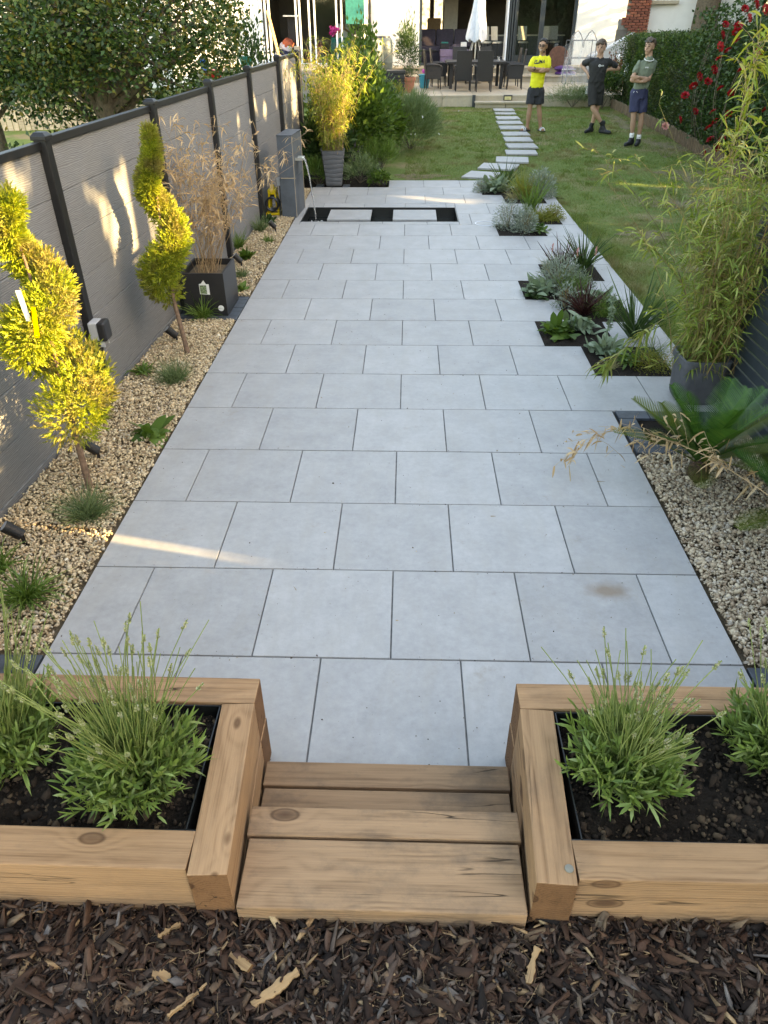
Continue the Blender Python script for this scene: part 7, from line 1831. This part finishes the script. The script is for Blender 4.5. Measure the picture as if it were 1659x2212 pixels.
def shoe(J, sd, spec, mat, parent, foot, h=.085, nm='shoe', top_=-.02):
    toe, heel, an = J['toe' + sd], J['heel' + sd], J['an' + sd]; mb = MB()
    d = unit(toe - heel)
    cap(mb, [heel + np.array([0, 0, .012]), lerp(heel, toe, .5) + np.array([0, 0, .01]), toe + d*.02], [.046, .048, .04])
    cap(mb, [heel + np.array([0, 0, .02]), lerp(heel, an, .9), an + np.array([0, 0, top_])], [.047, .047, .050])
    cap(mb, [lerp(heel, toe, .45) + np.array([0, 0, .03]), lerp(an, lerp(heel, toe, .3), .2)], [.046, .044])
    mb.v = [(x, y, max(z, foot[2] + .004)) for x, y, z in mb.v]
    return remesh(mb, nm, mat, parent, .01, 2)
# --- person in yellow
YL = 16.67; GZ = float(lawn_z(YL)) + .012
def z3f(x, y, dy=0.0): return AY((1950 + x*.2411)*.5486, (120 + y*.2411)*.5486, YL + dy)
specA = dict(label='person in a bright yellow T-shirt and dark shorts with folded arms', ground=(2.95, YL, GZ), yaw=-0.45, head_h=.274, R=.98, skin='skin_a', shirt='tee_yellow', shorts='short_dark',
    J=dict(head=(778, 262, 0), neck=(775, 395, .01), shL=(632, 462, 0), shR=(868, 455, 0), elL=(560, 640, -.05), wrL=(745, 668, -.20), elR=(862, 655, -.06), wrR=(620, 622, -.25),
           hipL=(605, 985, 0), hipR=(725, 985, 0), knL=(566, 1260, -.03), knR=(715, 1260, -.01), anL=(522, 1585, 0), anR=(738, 1590, .02)),
    handL=((1, -.05, .25), (0, 1, 0), .5, 1), handR=((-1, .25, .05), (0.1, 1, .2), .6, 1), footL=(-.82, -.55), footR=(.25, -.95), hem=(668, 935, 0), sleeve=.62, leg=.80)
pA, JA, hA, shA = person(z3f, specA)
hair_cap(hA, M['hair_dark'], pA, fringe=-.05, vol=.97, seed=2); face_parts(hA, pA, M['hair_dark'])
c, f, s, u, k = hA
mb = MB()
for q in (-1, 1):
    e = c + u*.014*k + f*.100*k + s*q*.034*k; N = 14
    mb.tube([e + s*(.026*k*math.cos(2*math.pi*i/N)) + u*(.02*k*math.sin(2*math.pi*i/N)) for i in range(N + 1)], .0036*k, 6)
    mb.bar(tuple(e + s*q*.026*k), tuple(c + s*q*.082*k + u*.018*k - f*.01*k), .005*k)
mb.build('glasses', M['black_plastic'], pA)
bd_ = MB()
for i in range(9):
    a = -1.2 + 2.4*i/8; bd_.ball(tuple(c - u*.085*k + (f*math.cos(a)*.062 + s*math.sin(a)*.052)*k), .013*k, 8, 5)
remesh(bd_, 'beard', M['hair_dark'], pA, .007, 1)
sm = MB(); cap(sm, [c - u*.052*k + f*.094*k - s*.016*k, c - u*.056*k + f*.098*k, c - u*.052*k + f*.094*k + s*.016*k], [.004*k]*3, 6); sm.build('teeth', M['white'], pA)
for sd in 'LR':
    toe, heel = JA['toe' + sd], JA['heel' + sd]; d = unit(toe - heel); sv = np.array([-d[1], d[0], 0])
    cc_ = lerp(heel, toe, .52); cc_[2] = GZ + .010
    so_ = MB().box((0, 0, 0), (.27, .098, .022)).build('sandal', M['shoe_black'], pA, bevel=.009, loc=tuple(cc_), rot=(0, 0, math.atan2(d[1], d[0])))
    mid = lerp(heel, toe, .68)
    for j in range(4):
        p = mid + d*(j - 1.5)*.022; mb = MB()
        mb.tube([p + sv*(.052*math.cos(a)) + np.array([0, 0, GZ - p[2] + .02 + .058*math.sin(a)]) for a in np.linspace(0, math.pi, 9)], .0115, 6)
        mb.build('sandal_strap', M['white'] if j % 2 else M['navy_print'], so_, smooth=True)
wt = MB(); w0 = lerp(JA['elR'], JA['wrR'], .93); dv = unit(JA['wrR'] - JA['elR']); N = 12; aa = unit(np.cross(dv, [0, 0, 1])); bb = np.cross(dv, aa)
wt.tube([w0 + (aa*math.cos(2*math.pi*i/N) + bb*math.sin(2*math.pi*i/N))*.034 for i in range(N + 1)], .009, 6); wt.build('wrist_watch', M['shoe_black'], pA)
def text_on(txt, loc, size, mat, parent, name, shear=0.0, tilt=0.0, rz=0.0):
    cu = bpy.data.curves.new(name, 'FONT'); cu.body = txt; cu.size = size; cu.extrude = .0015; cu.align_x = 'CENTER'; cu.align_y = 'CENTER'; cu.shear = shear
    try: cu.offset = size*.018
    except Exception: pass
    o = bpy.data.objects.new(name + '_tmp', cu); COL.objects.link(o)
    dg = bpy.context.evaluated_depsgraph_get(); dg.update(); me = bpy.data.meshes.new_from_object(o.evaluated_get(dg)); bpy.data.objects.remove(o); bpy.data.curves.remove(cu)
    me.materials.clear(); me.materials.append(mat)
    ob = bpy.data.objects.new(name, me); ob.location = tuple(loc); ob.rotation_euler = (math.pi/2 + tilt, 0, rz); return link(ob, parent)
pl = z3f(722, 508, -.142)
text_on('PUMA', pl, .088, M['navy_print'], pA, 'shirt_print', .25)
mb = MB(); q = z3f(722, 532, -.14); mb.add([(q[0] - .11, q[1], q[2] - .018), (q[0] - .03, q[1], q[2] - .016), (q[0] + .03, q[1], q[2] + .0), (q[0] + .1, q[1], q[2] + .006), (q[0] - .11, q[1], q[2] + .004)], [(0, 1, 2, 3, 4)]); mb.build('print_swash', M['navy_print'], pA)
# --- person in black
YB = 16.25; GB = float(lawn_z(YB)) + .012
def z4f(x, y, dy=0.0): return AY((2250 + x*.2411)*.5486, (120 + y*.2411)*.5486, YB + dy)
specB = dict(label='person in a black polo shirt and black cargo shorts with hands on hips, legs crossed', ground=(4.28, YB, GB), yaw=-0.5, head_h=.276, R=1.0, skin='skin_b', shirt='tee_black', shorts='short_black',
    J=dict(head=(482, 290, 0), neck=(470, 420, .0), shL=(315, 485, .02), shR=(600, 495, .0), elL=(170, 560, .16), wrL=(268, 705, .03), elR=(765, 622, .12), wrR=(580, 640, -.02),
           hipL=(340, 930, 0), hipR=(462, 930, .02), knL=(352, 1275, -.12), knR=(420, 1265, .02), anL=(515, 1545, -.06), anR=(322, 1575, .10)),
    handL=((.25, -.1, -1), (1, .1, 0), .25, 1), handR=((-.75, -.1, -.6), (0, .9, .1), .3, -1), footL=(.75, -.66), footR=(-.72, -.69), hem=(398, 850, 0), sleeve=.66, leg=.86)
pB, JB, hB, shB = person(z4f, specB)
hair_cap(hB, M['hair_brown'], pB, curly=True, fringe=.22, vol=1.06, seed=3); face_parts(hB, pB, M['hair_brown'])
for sd in 'LR':
    shoe(JB, sd, specB, M['shoe_black'], pB, (0, 0, GB), nm='boot', top_=.05)
    an = JB['an' + sd]; sk_ = MB(); cap(sk_, [an + np.array([0, 0, -.02]), lerp(an, JB['kn' + sd], .20)], [.042, .047]); remesh(sk_, 'sock', M['shoe_black'], pB, .01, 2)
text_on('@sos', z4f(486, 572, -.135), .05, M['white'], pB, 'shirt_logo')
wbq = z4f(252, 960, -.1); MB().lathe([(.028, -.09), (.03, -.08), (.03, .05), (.014, .08), (.014, .1)], 12, c=tuple(wbq)).build('water_bottle', M['film'], pB, smooth=True)
# --- person in green
YG = 14.5; GG = float(lawn_z(YG)) + .012
def z5f(x, y, dy=0.0): return AY((2250 + x*.2411)*.5486, (120 + y*.2411)*.5486, YG + dy)
specC = dict(label='person in a sage green T-shirt, navy shorts and white socks with folded arms', ground=(4.77, YG, GG), yaw=-0.75, head_h=.266, R=.93, skin='skin_c', shirt='tee_green', shorts='short_navy',
    J=dict(head=(1276, 268, 0), neck=(1272, 412, .0), shL=(1108, 528, -.02), shR=(1352, 520, .04), elL=(985, 812, -.08), wrL=(1160, 835, -.20), elR=(1262, 800, -.10), wrR=(1090, 765, -.24),
           hipL=(1045, 1020, 0), hipR=(1165, 1020, .02), knL=(1012, 1430, -.04), knR=(1142, 1440, .0), anL=(985, 1735, 0), anR=(1098, 1765, .04)),
    handL=((1, .15, .35), (0, 1, 0), .45, 1), handR=((-1, .2, -.05), (0, 1, .2), .5, 1), footL=(-.72, -.69), footR=(-.42, -.9), hem=(1130, 955, 0), sleeve=.50, leg=.76)
pC, JC, hC, shC = person(z5f, specC)
hair_cap(hC, M['hair_brown'], pC, fringe=.18, vol=1.03, seed=4); face_parts(hC, pC, M['hair_brown'])
for sd in 'LR':
    shoe(JC, sd, specC, M['shoe_black'], pC, (0, 0, GG))
    an = JC['an' + sd]; sk_ = MB(); cap(sk_, [an + np.array([0, 0, -.05]), lerp(an, JC['kn' + sd], .16)], [.044, .047]); so_ = remesh(sk_, 'sock', M['white'], pC, .01, 2)
    q = lerp(an, JC['kn' + sd], .07) + np.array([0, -.05, 0]); MB().add([(q[0] - .02, q[1], q[2] + .004), (q[0] - .008, q[1], q[2] - .006), (q[0] + .024, q[1], q[2] + .01), (q[0] - .008, q[1], q[2] + .002)], [(0, 1, 2, 3)]).build('sock_mark', M['shoe_black'], so_)
c, f, s, u, k = hC
mb = MB()
for q in (-1, 1):
    e = c + u*.085*k + f*.088*k + s*q*.036*k; N = 12
    mb.add([tuple(e + s*(.03*k*math.cos(2*math.pi*i/N)) + u*(.02*k*math.sin(2*math.pi*i/N)) - f*.01*abs(math.sin(i))) for i in range(N)], [tuple(range(N))])
    mb.bar(tuple(e + s*q*.028*k), tuple(c + s*q*.085*k + u*.05*k - f*.03*k), .006*k)
mb.build('sunglasses', M['black_plastic'], pC)
nk = MB(); N = 20; nc = JC['neck'] - np.array([0, 0, .055]); nk.tube([nc + np.array([.088*math.cos(2*math.pi*i/N), .085*math.sin(2*math.pi*i/N) - .03, .028*math.sin(2*math.pi*i/N)]) for i in range(N + 1)], .007, 6); nk.build('necklace', M['white'], pC)
text_on('sos', z5f(1232, 600, -.135), .05, M['white'], pC, 'shirt_logo')
for dx in (-1, 1): 
    p = z5f(1045 + 18*dx, 992, -.15); q = z5f(1045 + 34*dx, 1015, -.155); MB().bar(tuple(p), tuple(q), .007).build('drawstring', M['white'], pC)
# --- seated person behind the neighbour's window
ps = thing('person', 'person in a white T-shirt sitting at the green-clothed table indoors', 'person', (nx(737), NY + 1.7, 1.0))
q = AY(742, 36, NY + 1.7); mb = MB()
mb.ball(tuple(q), (.085, .095, .12), 14, 9); cap(mb, [q - np.array([0, 0, .1]), q - np.array([0, 0, .2])], [.055, .06])
for sx in (-1, 1): cap(mb, [q + np.array([sx*.18, 0, -.25]), q + np.array([sx*.25, -.05, -.5]), q + np.array([sx*.03, -.2, -.35])], [.05, .045, .035])
rings(mb, [(q + np.array([0, .05, -1.0]), .17, .13), (q + np.array([0, .02, -.6]), .18, .12), (q + np.array([0, 0, -.24]), .18, .1)])
for sx in (-1, 1): cap(mb, [q + np.array([sx*.1, .05, -.95]), q + np.array([sx*.12, -.38, -.95]), q + np.array([sx*.12, -.4, -1.35])], [.09, .07, .05])
for sx in (-1, 1): hand(mb, q + np.array([sx*.03, -.2, -.33]), (0, 0, 1), (0, 1, 0))
remesh(mb, 'body', M['skin_a'], ps, .012, 2)
mb = MB(); rings(mb, [(q + np.array([0, .05, -.95]), .19, .145), (q + np.array([0, .02, -.6]), .195, .135), (q + np.array([0, 0, -.24]), .19, .115), (q + np.array([0, 0, -.2]), .1, .08)]); [cap(mb, [q + np.array([sx*.17, 0, -.26]), q + np.array([sx*.225, -.03, -.42])], [.065, .065]) for sx in (-1, 1)]
remesh(mb, 'shirt', M['tee_white'], ps, .012, 2)
mb = MB(); mb.ball(tuple(q + np.array([0, .02, .045])), (.092, .098, .095), 12, 8); remesh(mb, 'hair', M['hair_dark'], ps, .012, 1)
st_ = thing('chair', 'chair under the seated person next door', 'chair', (nx(737), NY + 1.75, 1.0))
MB().box((q[0], q[1] + .03, q[2] - 1.08), (.42, .42, .05)).build('seat', M['cardboard'], st_); 
for sx in (-.17, .17):
    for sy in (-.17, .17): MB().box((q[0] + sx, q[1] + .03 + sy, (q[2] - 1.1 + 1.0)/2), (.04, .04, max(q[2] - 1.1 - 1.0, .1))).build('leg', M['cardboard'], st_)
# ---------------------------------------------------------------- litter on the slabs
lit = [(1060, 1115, .03), (640, 1275, .035), (1175, 1265, .02), (855, 1340, .015), (325, 870, .03), (1320, 895, .03), (1290, 1040, .05), (1350, 1010, .04), (980, 850, .015), (700, 1150, .012), (560, 1330, .014), (900, 1190, .01), (1030, 1240, .012), (1240, 960, .04), (1400, 1060, .05)]
for k, (x, y, L) in enumerate(lit):
    p = G(x, y, .004); V, F = blade_strips(np.array([p]), np.array([[math.cos(k*2.1), math.sin(k*2.1), .06]]), L, .004, droop=.06, nseg=3); o = np_mesh('fallen_leaf', V, F, M['dry'] if k % 2 else M['cane'])
    tag(o, 'tiny dry fallen leaf lying on the pale slabs', 'leaf', 'dry leaves littering the slabs')

n = 2600; gx = -1.48 + 3.7*rng.random(n); gy = -0.55 + 11.0*rng.random(n)**1.3
jn = rng.random(n) < 0.45; ry = np.array(ROWY)[np.clip(np.searchsorted(ROWY, gy), 0, len(ROWY) - 1)]; gy = np.where(jn, ry + rng.normal(0, .012, n), gy)
ok = in_patio(gx, gy) & ~((gx > POND[0] - .02) & (gx < POND[1] + .02) & (gy > POND[2] - .02) & (gy < POND[3] + .02)) & (gy < 11)
P = np.stack([gx, gy, np.full(n, .0015)], 1)[ok]
V, F = pebbles(P, np.clip(rng.lognormal(math.log(0.0016), .45, len(P)), .0008, .005), 0.6)
o = np_mesh('paving_grit', V, F, M['grit']); o['kind'] = 'stuff'; o['label'] = 'specks of grit and leaf crumbs scattered over the slabs'
